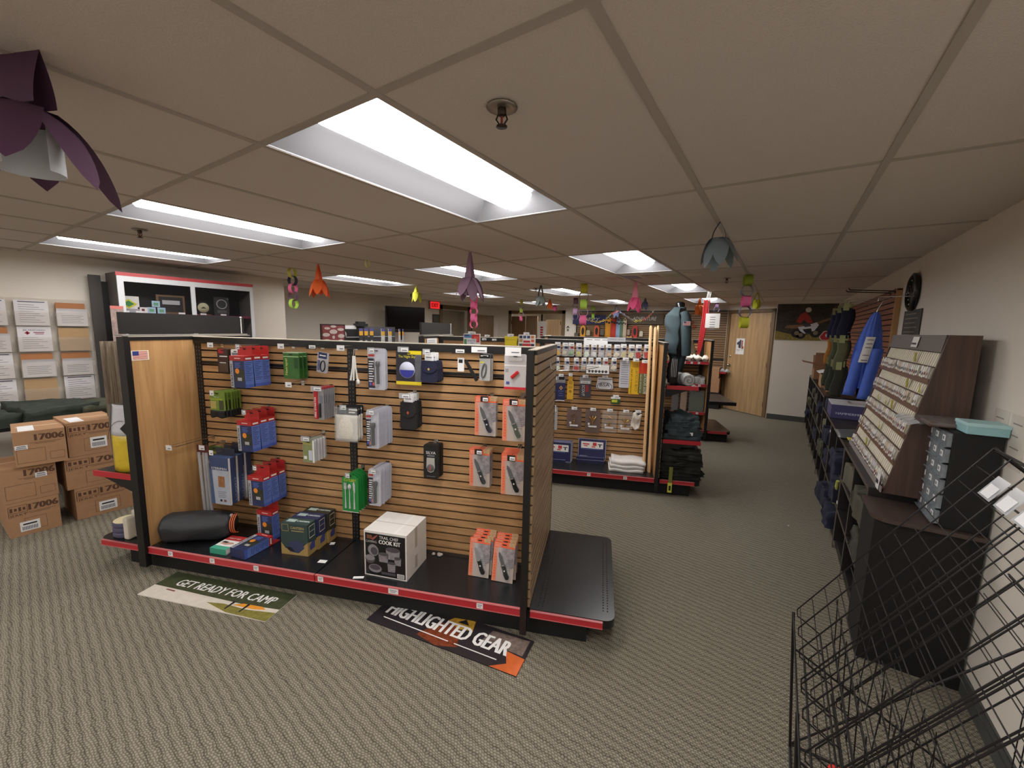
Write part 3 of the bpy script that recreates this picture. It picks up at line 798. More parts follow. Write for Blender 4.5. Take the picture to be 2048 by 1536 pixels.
series(cutlery, O1, 1.285, .69, .26, 5, .026, chain(5, 'green cutlery card with fork, spoon and knife', 'on hook'), 'green cutlery cards', tilt=.01)
hookobj(O1, 1.285, .684, .16, 'peg hook carrying the green cutlery cards', tagw=.032)

# fire starters
def firestarter():
    def ex(r):
        b = MB(); b.box(-.026, -.004, -.010, -.0006, -.2, -.012, mat('pack_scarlet', C(196, 36, 44), .45)); b.text('FIRE STARTER', (-.011, -.010, -.19), (0, 0, 1), (-1, 0, 0), .011, WHITE, w=.13, align='l', bold=.05); b.build('starter_block', r, bevel=.001)
        b = MB(); b.lathe([(.006, -.19), (.007, -.11), (.004, -.1)], (.014, -.008, 0), SHINYB, 8); b.build('striker', r)
    return simple_pack('fire_starter_pack', 'fire starter', .075, .205, .002, mat('pack_mesh_grey', C(150, 148, 152), .5), [(-.5, .5, .0, .06, PRED), (.1, .42, .25, .5, INKG)], extra=ex)()
series(firestarter, O1, 1.07, 1.222, .285, 7, .017, chain(7, 'fire starter pack with red strip', 'on its hook'), 'fire starter packs')
hookobj(O1, 1.07, 1.212, .135, 'peg hook carrying the fire starter packs with double price card', tagw=.075)
# green bag packs
def litebag():
    GN_ = mat('pack_lime', C(122, 150, 60), .5, var=.12, vs=30)
    def ex(r):
        b = MB(); b.surf(lambda u, v: (-.055+.11*u, -.012*math.sin(u*PI)-.001, -.125-.045*v-.006*math.sin(u*9)*v), 10, 4, BLACKM); b.build('mesh_bag', r, solid=.012)
    return simple_pack('bug_bag_pack', 'bag pack', .12, .128, .004, GN_, [(.1, .42, .45, .95, colm(70, 74, 48)), (-.46, -.1, .5, .9, mat('pack_sand', C(186, 168, 100), .5, var=.1, vs=30))], [('Easy-Log-Net', -.05, .42, .011, colm(232, 232, 60), (1, 0, 0), (0, 0, 1), .09), ('Pack and', -.05, .3, .008, WHITE)], extra=ex)()
series(litebag, O1, .315, 1.155, .27, 6, .024, chain(6, 'green bag card with black mesh', 'on its hook'), 'green bag cards')
hookobj(O1, .315, 1.148, .165, 'peg hook carrying the green mesh bag cards', tagc=TAGW, tagw=.03)
# ponchos
def poncho():
    return simple_pack('poncho_pack', 'poncho pack', .085, .145, .014, CLEARG, [(-.48, .48, .0, .98, mat('pack_olive_photo', C(132, 140, 92), .5, var=.15, vs=30)), (-.0, .3, .45, .9, colm(196, 200, 214)), (-.42, -.15, .72, .86, WHITE), (.34, .5, 0, 1, WHITE)], [('Poncho', -.1, .2, .013, colm(220, 190, 60))])()
series(poncho, O1, 1.0, .885, .255, 5, .026, chain(5, 'green and white poncho packet', 'on its hook'), 'poncho packets')
hookobj(O1, 1.0, .896, .165, 'peg hook carrying the poncho packets', tagw=.06)
# towels
def towel():
    def ex(r):
        b = MB(); b.surf(lambda u, v: (-.075+.15*u, -.010-.012*math.sin(u*PI)*math.sin(v*PI)**.5, -.055-.165*v), 10, 8, mat('towel_white', C(224, 218, 208), .9, bump=.3, bs=90)); b.build('folded_towel', r, solid=.014)
        c = MB(); c.box(-.08, .08, -.024, -.023, -.225, -.004, CLEAR); c.build('bag', r)
    return simple_pack('towel_pack', 'towel pack', .15, .06, .004, INK, [(-.4, -.05, .3, .8, colm(70, 84, 92)), (.05, .45, .28, .45, WHITE), (.05, .35, .58, .72, WHITE)], extra=ex)()
series(towel, O1, 1.235, 1.105, .33, 3, .03, chain(3, 'white camp towel pack with dark header', 'on its hook'), 'camp towel packs')
hookobj(O1, 1.235, 1.1, .11, 'peg hook carrying the white camp towels')
# compasses
def compass():
    def ex(r):
        b = MB(); b.prism([(-.025, -.08), (.025, -.08), (.027, -.14), (.018, -.165), (0, -.172), (-.018, -.165), (-.027, -.14)], -.006, -.0006, mat('compass_plate', C(176, 172, 166), .4)); b.build('baseplate', r)
        b = MB(); b.lathe([(.022, -.0065), (.022, -.012), (.018, -.014), (.001, -.014)], (0, 0, -.14), colm(96, 92, 96), 14, 'y'); b.box(-.002, .002, -.0148, -.0142, -.155, -.125, colm(206, 70, 40)); b.build('dial', r)
    return simple_pack('compass_pack', 'compass pack', .095, .21, .012, mat('pack_black', C(26, 26, 28), .45), [(-.3, .3, .93, .945, INKG), (-.25, .25, .3, .34, INKG)], [('SILVA', 0, .27, .018, WHITE, (1, 0, 0), (0, 0, 1), .062)], extra=ex)()
series(compass, O1, 1.8, .9, .325, 4, .02, chain(4, 'black boxed compass', 'on its hook right of centre'), 'black compass packs')
hookobj(O1, 1.8, .9, .1, 'peg hook carrying the black compass boxes', tagc=False)
# pouches
def pouch(c_key, rgb, w, h, badge):
    def f():
        r = thing('belt_pouch', '', 'pouch'); m = mat(c_key, rgb, .9, bump=.3, bs=80)
        b = MB(); b.prism([(-w*.4, 0), (w*.4, 0), (w*.46, -h*.3), (w*.5, -h*.9), (w*.4, -h), (-w*.4, -h), (-w*.5, -h*.9), (-w*.46, -h*.3)], 0, .022, m); b.build('body', r, bevel=.004)
        b = MB(); b.prism([(-w*.44, .004), (w*.44, .004), (w*.48, -h*.35), (w*.3, -h*.5), (0, -h*.56), (-w*.3, -h*.5), (-w*.48, -h*.35)], -.006, -.0005, m)
        b.fp([(0, -h*.3), (.008, -h*.36), (0, -h*.44), (-.008, -h*.36)], -.006, badge, .001); b.build('flap', r, bevel=.0015)
        b = MB(); b.box(-w*.28, w*.25, .004, .006, -.002, .05, TAGW); b.fq(-w*.2, w*.15, .02, .026, .004, INKG); b.build('hang_card', r)
        return r
    return f
series(pouch('pouch_black', C(34, 33, 34), .11, .165, colm(190, 80, 50)), O1, 1.66, 1.155, .31, 4, .031, chain(4, 'black belt pouch with white card', 'on hook'), 'black belt pouches', tilt=.04)
hookobj(O1, 1.66, 1.2, .13, 'peg hook carrying the black belt pouches', tagw=.07)
series(pouch('pouch_navy', C(34, 36, 62), .105, .125, colm(190, 160, 90)), O1, 1.80, 1.41, .31, 3, .03, chain(3, 'navy belt pouch with gold emblem', 'on top row hook'), 'navy belt pouches', tilt=.05)
hookobj(O1, 1.80, 1.465, .13, 'peg hook carrying the navy belt pouches')

def place1(fn, px, py, t, label, dz=0, group=None, ry=0.0):
    s, _, z = g_at(O1, px, py, t=t)
    o = fn(); o.location = g_loc(O1, s, t, z+dz); o.rotation_euler = (0, ry, TH); o['label'] = label
    if group: o['group'] = group
    return s, z
# the single packs of the top row
def p_knifesharp(): return simple_pack('brown_pack', 'pack', .085, .165, .012, mat('pack_brown', C(62, 44, 40), .5), [(-.4, .1, .02, .2, colm(176, 40, 48)), (-.3, .45, .3, .34, WHITE), (-.4, .45, .62, .95, colm(84, 66, 54)), (-.3, .3, .57, .6, WHITE)])()
for i in range(2):
    s, z = place1(p_knifesharp, 444-0+i*7, 697+i*1, .37+i*.025, 'dark brown pack with red corner, %s on the leftmost top hook' % ('front' if i == 0 else 'rear'), group='dark brown packs')
hookobj(O1, .235, 1.455, .08, 'peg hook carrying the dark brown packs, leftmost in top row', tagc=TAGW)
def p_mess(): return simple_pack('white_card_pack', 'pack', .07, .21, .006, WHITE, [(-.4, .4, .1, .3, colm(120, 124, 130)), (-.4, .4, .62, .95, colm(60, 64, 66)), (-.1, .2, .66, .92, colm(190, 190, 190)), (-.35, .35, .35, .5, colm(200, 200, 204))])()
place1(p_mess, 470, 699, .36, 'white and grey card pack half hidden behind repellent cartons')
def p_nat():
    return simple_pack('tick_repellent_pouch', 'pouch', .115, .17, .008, mat('pack_forest', C(56, 104, 44), .5, var=.18, vs=40), [(-.5, .5, .0, .02, colm(200, 220, 190)), (-.5, .5, .14, .17, colm(176, 206, 150)), (.2, .46, .2, .6, colm(40, 76, 38))], [('Natrapel', -.24, .55, .018, colm(220, 232, 120), *UPT, .105)])()
for i in range(3):
    place1(p_nat, 581+i*8, 705-i*.5, .33+i*.03, 'green tick repellent pouch, %s of three on top row hook' % nth(i, 3), group='green tick repellent pouches')
hookobj(O1, .80, 1.465, .10, 'peg hook carrying the green repellent pouches', tagc=TAGW)
def p_carab():
    def ex(r):
        b = MB(); b.tube([(.01+.016*math.cos(a), -.008, -.085+.034*math.sin(a)) for a in [i*PI/8 for i in range(16)]], .0035, mat('carabiner', C(44, 40, 44), .3, metal=.6), 6, closed=True); b.build('carabiner', r)
    return simple_pack('carabiner_pack', 'carabiner pack', .075, .13, .01, SILV, [(-.4, .4, .0, .3, colm(40, 50, 92)), (-.45, -.2, .4, .9, colm(90, 96, 130)), (-.3, .3, .12, .18, WHITE)], extra=ex)()
place1(p_carab, 646, 705, .34, 'small blue and silver carabiner pack in the top row', ry=.12)
hookobj(O1, 1.02, 1.47, .10, 'peg hook carrying the blue carabiner pack', tagc=BLACKM, tagw=.07)
def p_spoons():
    r = thing('utensil_set', '', 'utensils'); W_ = colm(226, 224, 220, .4)
    for nm, dx, hd in (('spoon', .012, 1), ('fork', -.004, 0), ('table_knife', -.016, 0)):
        b = MB(); b.tube([(dx*.3, dx*.2, 0), (dx*.6, dx*.2, -.07), (dx*1.6, dx*.2, -.15)], [.004, .005, .006], W_, 6)
        if hd: b.lathe([(.002, -.006), (.014, 0), (.002, .006)], (.022, 0, -.16), W_, 10, 'y', sx=1, sy=1.6)
        b.build(nm, r)
    b = MB(); b.tube([(0, -.006, .0), (.006, -.008, .025), (0, 0, .04)], .0012, WHITE, 4); b.build('cord', r)
    return r
place1(p_spoons, 708, 712, .30, 'white plastic utensil set hanging on a cord by the middle post')
hookobj(O1, 1.26, 1.47, .15, 'long peg hook carrying the white utensil set', tagc=TAGW, tagw=.05)
def p_sky():
    def ex(r):
        b = MB(); b.lathe([(.05, -.0012), (.05, -.003), (.001, -.003)], (-.01, 0, -.115), colm(196, 198, 216), 24, 'y')
        b.fp([(-.01+.047*math.cos(a), -.115+.047*math.sin(a)) for a in [PI+i*PI/10 for i in range(11)]], -.003, colm(48, 54, 150)); b.build('star_wheel', r)
    return simple_pack('star_chart', 'star chart', .165, .205, .006, mat('pack_night', C(40, 40, 52), .4), [(-.5, .5, .9, 1, colm(228, 204, 40)), (.25, .5, .1, .9, mat('pack_dusk', C(92, 92, 100), .4, var=.2, vs=20)), (-.05, .5, -.01, .1, colm(236, 214, 30))], [('The Night Sky', -.07, .2, .016, colm(240, 226, 70), (1, 0, 0), (0, 0, 1), .11)], extra=ex)()
place1(p_sky, 817, 702, .34, 'black and yellow star chart with round blue and white wheel')
hookobj(O1, 1.63, 1.47, .08, 'peg hook carrying the black and yellow star chart', tagw=.07)
def p_strap():
    r = thing('black_strap', '', 'strap')
    b = MB(); b.M = Matrix.Rotation(-.55, 4, 'Y'); b.box(-.010, .010, -.004, .004, -.19, -.055, BLACKM); b.build('strap', r, bevel=.002)
    b = MB(); b.prism([(-.017, -.03), (.023, -.03), (.023, -.11), (-.017, -.11)], -.010, -.0085, TAGW); b.fq(-.01, .014, -.06, -.04, -.010, INK); b.build('hang_tag', r)
    b = MB(); b.tube([(0, -.006, -.035), (0, -.002, 0)], .001, INKG, 4); b.build('cord', r)
    return r
place1(p_strap, 922, 705, .34, 'slim black strap hanging crooked with white barcode tag')
hookobj(O1, 1.98, 1.475, .09, 'peg hook carrying the slim black strap', tagc=BLACKM, tagw=.08)
def p_carab2():
    def ex(r):
        b = MB(); b.tube([(-.004+.012*math.cos(a)+.006*math.sin(a), -.006, -.095+.04*math.sin(a)) for a in [i*PI/8 for i in range(16)]], .004, colm(96, 96, 98, .3), 6, closed=True); b.build('carabiner', r)
    return simple_pack('carabiner_pack', 'carabiner pack', .065, .155, .012, mat('pack_light_grey', C(176, 176, 176), .45), [(-.5, .5, 0, .16, INK), (-.4, .3, .05, .09, WHITE), (-.42, -.1, .28, .34, colm(210, 210, 60))], extra=ex)()
for i in range(2): place1(p_carab2, 970+i*5, 708, .33+i*.03, 'grey carabiner pack with black top, %s on its hook' % ('front' if i == 0 else 'rear'), group='grey carabiner packs')
hookobj(O1, 2.11, 1.485, .11, 'peg hook carrying the grey carabiner packs', tagc=TAGW, tagw=.09)
def p_swiss():
    def ex(r):
        b = MB(); b.M = Matrix.Translation((0, -.008, -.115)) @ Matrix.Rotation(-.75, 4, 'Y'); b.box(-.028, .028, -.005, .005, -.009, .009, mat('knife_red', C(186, 30, 40), .3)); b.build('pocket_knife', r, bevel=.004)
    return simple_pack('pocket_knife_pack', 'knife pack', .125, .2, .004, mat('pack_pearl', C(190, 188, 192), .4), [(-.5, .5, .93, 1, colm(200, 30, 50)), (-.5, .5, .3, .34, colm(226, 226, 226)), (-.45, -.3, .42, .52, colm(150, 150, 156)), (-.4, -.25, .78, .86, colm(70, 80, 150)), (-.3, .3, .1, .2, colm(210, 210, 212))], extra=ex)()
place1(p_swiss, 1031, 708, .30, 'pearl grey blister pack with small red pocket knife')
hookobj(O1, 2.31, 1.49, .13, 'peg hook carrying the red pocket knife pack', tagc=TAGW, tagw=.09, tagh=.045)
hookobj(O1, .86, 1.225, .12, 'empty peg hook with white price tag below the green pouches', tagc=TAGW)
hookobj(O1, .10, .80, .30, 'long bare peg hook with hanging tag low on the left', tagc=TAGW)

# lower left: poles, orange bars, filter boxes
def p_poles():
    r = thing('tent_pole_pack', '', 'pole pack')
    for k in range(3):
        b = MB(); b.tube([(-.03+k*.03, .0+.008*(k % 2), 0), (-.026+k*.03, .01, -.52)], .010, CLEARG, 8); b.build('tube', r)
    b = MB(); b.box(-.05, .05, .004, .006, -.02, .05, colm(90, 40, 34)); b.build('header_card', r)
    return r
s, z = place1(p_poles, 405, 905, .25, 'clear tube pack of long grey poles in the lower left corner')
hookobj(O1, s, z+.03, .15, 'peg hook carrying the clear tube pole pack', tagc=TAGW)
def p_bar():
    r = thing('orange_stake_bundle', '', 'tent stakes'); m = mat('stake_orange', C(190, 84, 44), .45)
    for k in range(3):
        b = MB(); b.box(-.03+k*.021, -.013+k*.021, 0, .012, -.26, 0, m)
        for j in range(6): b.fq(-.0255+k*.021, -.0205+k*.021, -.235+j*.042, -.228+j*.042, 0, SLOT)
        b.build('stake', r, bevel=.002)
    b = MB()
    for k in range(7): b.tube([(-.03+.01*k, -.004, 0), (-.036+.012*k, -.016, .012+.006*(k % 3)), (-.03+.012*k, 0, .026)], .003, WHITE, 5)
    b.build('cord', r)
    return r
s, z = place1(p_bar, 429, 927, .27, 'bundle of orange tent stakes tied with white cord')
hookobj(O1, s, z+.03, .14, 'peg hook carrying the orange stakes', tagc=TAGW)
def p_green(): return simple_pack('green_header_pack', 'pack', .10, .11, .02, mat('pack_leaf', C(74, 104, 44), .5, var=.15, vs=40), [(-.45, .45, .3, .45, colm(200, 206, 90)), (-.5, .5, .6, 1, colm(40, 70, 36))])()
s, z = place1(p_green, 428, 893, .33, 'green header pack behind the orange stakes')
hookobj(O1, s, z+.01, .1, 'peg hook carrying the green header pack', tagc=False)
def p_filter():
    r = thing('water_purifier_box', '', 'box'); x = .075; h = .32; d = .055
    b = MB(); b.box(-x, x, 0, d, -h, 0, mat('pack_steel_blue', C(58, 74, 112), .5)); b.fq(-x, x, -h, -.085, 0, mat('pack_mist', C(170, 176, 190), .5, var=.12, vs=12))
    b.fp([(-x, -h), (-x+.03, -h), (-x+.018, -.085), (-x, -.085)], 0, mat('pack_steel_blue2', C(70, 92, 130), .5), .001)
    b.text('STERIPEN', (.0, 0, -.08), (1, 0, 0), (0, 0, 1), .014, WHITE, w=.12, off=.0012)
    b.fq(-.012, .04, -.2, -.125, 0, mat('pack_glass_photo', C(150, 104, 66), .5, var=.3, vs=60), .001)
    for k in range(4): b.fq(-.02, .05-.01*(k % 2), -.235-k*.012, -.231-k*.012, 0, INKG, .001)
    b.fq(-.005, .012, -.3, -.285, 0, INK, .001); b.fq(.025, .045, -.3, -.285, 0, colm(110, 60, 50), .001)
    b.quad((x+.0005, 0, -h), (x+.0005, .014, -h), (x+.0005, .014, 0), (x+.0005, 0, 0), WHITE)
    b.text('STERIPEN', (x, .04, -.22), (0, 0, -1), (0, 1, 0), .02, colm(150, 160, 180), w=.16, off=.001, outward=(1, 0, 0))
    b.build('carton', r, bevel=.001)
    b = MB(); b.box(-x, x, d-.002, d-.0005, 0, .05, colm(44, 48, 62)); b.build('hang_tab', r)
    return r
series(p_filter, O1, .36, .73, .20, 3, .065, chain(3, 'tall blue and white water purifier carton', 'on hook'), 'water purifier cartons', tilt=.02)
hookobj(O1, .36, .772, .24, 'peg hook carrying the water purifier cartons', tagc=TAGW, tagw=.03)

# ------------------------------------------------------------- on the base deck
DZ = .1705
def on_deck(px, py, z=DZ): return g_at(O1, px, py, z=z)
# sleeping bag
NYL = mat('nylon_black', C(38, 40, 44), .5, var=.12, vs=14, bump=.5, bs=22)
s0, t0, _ = on_deck(330, 1094); s1, t1, _ = on_deck(452, 1075)
r = thing('sleeping_bag', 'black stuffed sleeping bag with orange drawcord lying on the deck', 'sleeping bag', g_loc(O1, .006, .075, DZ+.093), TH+.34)
b = MB(); R_ = .095
def bag(u, v):
    x = .46*v; a = 2*PI*u
    rr = R_*(min(1, (v/.10)**.5) if v < .10 else 1)*(1 if v < .78 else (1-(v-.78)*1.3 if v < .93 else .8*(1-((v-.93)/.07)**2)+.04)) * (1+.035*math.sin(a*3+v*9)+.02*math.sin(a*7))
    rr = max(rr, .004)
    return (x, rr*math.cos(a), max(rr*math.sin(a), -R_+.003) + (.03*max(0, v-.75)))
b.surf(bag, 32, 24, NYL)
b.build('bag', r)
b = MB()
for k in range(3): b.tube([(.455+.012*k, -.06*math.cos(a)-.01, .085*math.sin(a)*.75+.02) for a in [(-1.4+j*.28) for j in range(11)]], .0035, mat('cord_orange', C(206, 104, 58), .7), 6)
b.build('drawcord', r)
b = MB(); b.lathe([(.002, -.012), (.01, -.008), (.012, 0), (.008, .01), (.002, .012)], (.445, -.02, .075), colm(150, 150, 156, .35), 10); b.build('cord_lock', r)
# first aid booklet box and lying carton
s, t, _ = on_deck(449, 1110)
r = thing('first_aid_kit', 'first aid kit box with red top and green end lying flat', 'first aid kit', g_loc(O1, .50, .03, DZ), TH)
b = MB(); b.box(-.06, .06, 0, .16, 0, .035, WHITE); b.box(-.0605, .0605, -.001, .0, .0, .036, colm(60, 158, 130)); b.box(-.0605, .0605, 0, .035, .035, .0355, colm(70, 166, 138)); b.box(-.0605, .0605, .105, .16, .035, .0355, PRED)
b.text('FIRST AID', (0, .12, .0358), (1, 0, 0), (0, 1, 0), .014, WHITE, w=.09); b.poly([(-.05, .06, .0357), (.0, .05, .0357), (.05, .07, .0357), (.03, .085, .0357), (-.03, .08, .0357)], colm(190, 150, 130)); b.poly([(-.05, .075, .0359), (-.01, .07, .0359), (.0, .085, .0359), (-.04, .09, .0359)], INK)
b.build('carton', r, bevel=.0015)
s, t, _ = on_deck(495, 1118)
r = repellent_box(header=True); r.location = g_loc(O1, .655, .02, DZ+.0005); r.rotation_euler = (-PI/2, 0, TH-.12)
r.location += Vector((0, 0, .061)) + Vector((-math.sin(TH-.12), math.cos(TH-.12), 0))*.201
r['label'] = 'red-topped blue repellent carton lying flat on the deck'
s, t, _ = on_deck(543, 1078)
r = repellent_box(header=True); r.location = g_loc(O1, .64, .255, DZ+.201); r.rotation_euler = (0, 0, TH-.05)
r['label'] = 'red-topped blue repellent carton standing upright on the deck'
# canteen boxes
def canteen(key, rgb, label, px, py, dx=0.0, dt=0.0):
    s, t, _ = on_deck(px, py)
    r = thing('canteen_box', label, 'box', g_loc(O1, .872+dx, .135+dt, DZ), TH+.05, 'boxed canteens')
    W_, D_, H_ = .185, .082, .205
    b = MB(); b.box(0, W_, 0, D_, 0, H_, mat(key, rgb, .5)); b.fp([(0, 0), (W_, 0), (W_, .09), (.14, .05), (.08, .06), (.03, .04), (0, .08)], 0, colm(168, 140, 84), .0006)
    b.fp([(.06, .02), (.12, .015), (.16, .05), (.15, .085), (.1, .1), (.06, .085), (.04, .05)], 0, colm(58, 64, 96), .001)
    b.fp([(.03, .05), (.05, .03), (.1, .02), (.07, .05)], 0, INK, .0012)
    b.quad((W_+.0006, 0, 0), (W_+.0006, D_, 0), (W_+.0006, D_, .07), (W_+.0006, 0, .09), colm(168, 140, 84))
    b.add([(W_+.001, .02, .03), (W_+.001, .065, .03), (W_+.001, .07, .07), (W_+.001, .045, .085), (W_+.001, .015, .06)], [(0, 1, 2, 3, 4)], colm(64, 70, 130))
    for (z0, z1, y0, y1) in ((.185, .19, .015, .07), (.11, .115, .015, .07), (.11, .19, .015, .018), (.11, .19, .067, .07), (.15, .153, .015, .07)):
        b.quad((W_+.001, y0, z0), (W_+.001, y1, z0), (W_+.001, y1, z1), (W_+.001, y0, z1), colm(210, 208, 196))
    for (x0, x1, z0, z1) in ((.01, .055, .198, .2), (.01, .055, .155, .157), (.01, .012, .155, .2), (.053, .055, .155, .2)): b.fq(x0, x1, z0, z1, 0, colm(196, 170, 110))
    b.text('CANTEEN', (.115, 0, .172), (1, 0, 0), (0, 0, 1), .016, colm(206, 180, 120), w=.09)
    b.fq(.075, .16, .158, .162, 0, colm(196, 170, 110))
    b.text('CANTEEN', (.13, .035, H_), (1, 0, 0), (0, 1, 0), .016, colm(220, 230, 226), w=.085, bold=.06); b.poly([(.02, .025, H_+.0006), (.08, .025, H_+.0006), (.08, .06, H_+.0006), (.02, .06, H_+.0006)], colm(176, 196, 190))
    b.build('carton', r, bevel=.0012)
canteen('pack_teal_dark', C(52, 72, 70), 'dark green canteen box in front of the other two', 568, 1097)
canteen('pack_navy_box', C(48, 54, 92), 'navy canteen box behind the dark green one', 568, 1097, .008, .087)
canteen('pack_olive_box', C(52, 52, 40), 'olive canteen box, rearmost of three on the deck', 568, 1097, .02, .174)
# cook kit
s0, t0, _ = on_deck(728, 1150); s1, t1, _ = on_deck(818, 1168)
CW = .27
r = thing('cook_kit_box', 'white cook kit box with black printed front showing pots', 'box', g_loc(O1, s0+.0, t0+.01, DZ), TH-.03)
b = MB(); b.box(0, CW, 0, .25, 0, .275, mat('box_white', C(226, 222, 218), .6, var=.04, vs=20)); b.box(0, CW, .118, .122, .275, .2755, colm(176, 160, 148))
b.box(.185, .20, .0, .25, .2751, .2752, WHITE)
for (y0, y1, z0, z1) in ((.10, .13, .15, .275), (.10, .13, .02, .10)): b.quad((CW+.0006, y0, z0), (CW+.0006, y1, z0), (CW+.0006, y1, z1), (CW+.0006, y0, z1), colm(186, 178, 168))
b.build('carton', r, bevel=.003)
b = MB(); b.fq(.008, CW-.008, .008, .262, -.0005, mat('label_black', C(20, 20, 24), .35))
yy = -.0015
b.text('TRAIL CHEF', (.16, yy, .235), (1, 0, 0), (0, 0, 1), .018, WHITE, w=.12); b.text('COOK KIT', (.165, yy, .205), (1, 0, 0), (0, 0, 1), .024, WHITE, w=.135, bold=.06)
b.text('CAMPING', (.048, yy, .205), (1, 0, 0), (0, 0, 1), .014, colm(196, 190, 186), w=.07)
b.fp([(.02, .228), (.055, .226), (.052, .25), (.02, .252)], yy, colm(120, 76, 50)); b.fp([(.045, .228), (.06, .222), (.09, .252), (.086, .256)], yy, colm(160, 84, 70))
PT = mat('pot_print', C(136, 132, 138), .4, var=.25, vs=90); PD = mat('pot_print_dark', C(78, 74, 82), .4)
def ell(cx, cz, rx, rz, mt, e, a0=0): b.fp([(cx+rx*math.cos(a)*math.cos(a0)-rz*math.sin(a)*math.sin(a0), cz+rx*math.cos(a)*math.sin(a0)+rz*math.sin(a)*math.cos(a0)) for a in [i*PI/9 for i in range(18)]], yy, mt, e)
for cx, cz, w_, h_ in ((.185, .155, .045, .06), (.125, .125, .032, .05), (.215, .115, .022, .045), (.175, .075, .026, .055)):
    b.fp([(cx-w_, cz+h_*.4), (cx+w_, cz+h_*.4), (cx+w_*.85, cz-h_*.6), (cx-w_*.85, cz-h_*.6)], yy, PT, .0008); ell(cx, cz+h_*.4, w_, w_*.35, PD, .0012)
ell(.06, .16, .034, .036, PT, .0010, .4); ell(.066, .156, .022, .024, PD, .0014, .4); ell(.038, .105, .032, .028, PD, .0012); ell(.038, .112, .032, .018, PT, .0014); ell(.07, .05, .042, .026, PT, .001); ell(.07, .056, .034, .016, PD, .0014)
b.fq(.11, .2, .02, .036, yy, PD); b.fq(.21, .255, .012, .038, yy, WHITE)
for k in range(7): b.fq(.215+k*.0055, .2175+k*.0055, .015, .035, yy, INK, .001)
b.build('printed_label', r)
# scraps on the deck
def scrap(px, py, w_, d_, rz, label, mt=TAGW, nm='paper_tag'):
    s, t, _ = on_deck(px, py); b = MB(); b.box(-w_/2, w_/2, -d_/2, d_/2, 0, .0012, mt); solo(b, nm, label, 'tag', g_loc(O1, s, t, DZ), TH+rz)
scrap(645, 1123, .05, .03, .1, 'white price tag lying left of the cook kit box'); scrap(665, 1087, .03, .03, .3, 'small white tag lying behind near the canteen boxes')
scrap(717, 1155, .06, .02, .3, 'white tag against the lower left corner of cook kit box')
s, t, _ = on_deck(874, 1111)
b = MB()
for k in range(6): b.lathe([(.002, 0), (.014, .004), (.008, .012), (.001, .014)], (random.uniform(-.03, .03), random.uniform(-.015, .015), 0), colm(176, 166, 158), 8)
o = solo(b, 'lint', 'small clump of pale lint on the black deck', 'lint', g_loc(O1, s, t, DZ), TH); o['kind'] = 'stuff'

# ------------------------------------------------------------- left end of the near island
s, t, z = g_at(O1, 250, 940, t=.1)
r = thing('shopping_bag', 'white and yellow plastic bag standing on the left end shelf', 'bag', g_loc(O1, -.235, .06, ZSH+.001), TH)
YB = mat('bag_yellow', C(216, 186, 48), .4, var=.12, vs=18, bump=.3, bs=20); WB = mat('bag_white', C(208, 208, 214), .4, var=.05, vs=15)
b = MB()
b.surf(lambda u, v: (-.07+.22*u, -.005-.015*math.sin(u*5), .24*v), 8, 6, YB); b.surf(lambda u, v: (-.07+.22*u, -.005-.015*math.sin(u*5)+.02*v, .24+.2*v), 8, 6, WB)
b.surf(lambda u, v: (-.07-.012*math.sin(v*PI), -.005+.1*u, .44*v), 4, 6, mat('bag_side', C(126, 118, 106), .5)); b.surf(lambda u, v: (-.07+.22*u, .1, .44*v), 4, 4, WB)
b.build('bag_body', r, solid=.002)
b = MB(); b.tube([(-.04+.12*math.cos(a)+.08, -.018, .20+.14*math.sin(a)) for a in [PI*.45+i*.15 for i in range(12)]], .0015, INK, 4); b.prism([(.03, .29), (.08, .33), (.12, .29), (.08, .25)], -.021, -.0195, INK); b.build('print', r)
# round tins and folded white cloth on the lower left deck
for k in range(3):
    b = MB(); b.lathe([(.075, 0), (.08, .006), (.08, .026), (.076, .033)], (0, 0, 0), mat('patch_blue', C(86, 84, 108), .8) , 24)
    if k == 2: b.lathe([(.074, .0332), (.06, .036), (.001, .036)], (0, 0, 0), mat('patch_cream', C(232, 218, 176), .8, var=.08, vs=60), 24)
    s, t, _ = g_at(O1, 232, 1083, z=DZ)
    solo(b, 'round_coaster', ['blue-edged round disc, lowest of the stack of three', 'blue-edged round disc, middle of the stack of three', 'cream-topped round disc on top of the stack of three'][k], 'disc', g_loc(O1, -.31, .10, DZ+k*.034), TH, 'stack of round discs')
WC = mat('cloth_cream', C(206, 198, 184), .95, bump=.3, bs=60)
for k in range(7):
    b = MB(); b.box(-.05, .05, 0, .2, 0, .05, WC)
    solo(b, 'folded_cloth', ['bottom', 'second', 'third', 'fourth', 'fifth', 'sixth', 'top'][k]+' cream folded cloth in the stack beside the left post', 'cloth', g_loc(O1, -.145+random.uniform(-.006, .006), .05+random.uniform(-.01, .01), DZ+k*.0515), TH+random.uniform(-.03, .03), 'stack of cream folded cloths', bevel=.015)
b = MB(); b.box(-.022, .022, 0, .13, 0, .15, WC); solo(b, 'folded_cloth', 'cream folded cloth standing upright between discs and stack', 'cloth', g_loc(O1, -.222, .02, DZ), TH, bevel=.012)

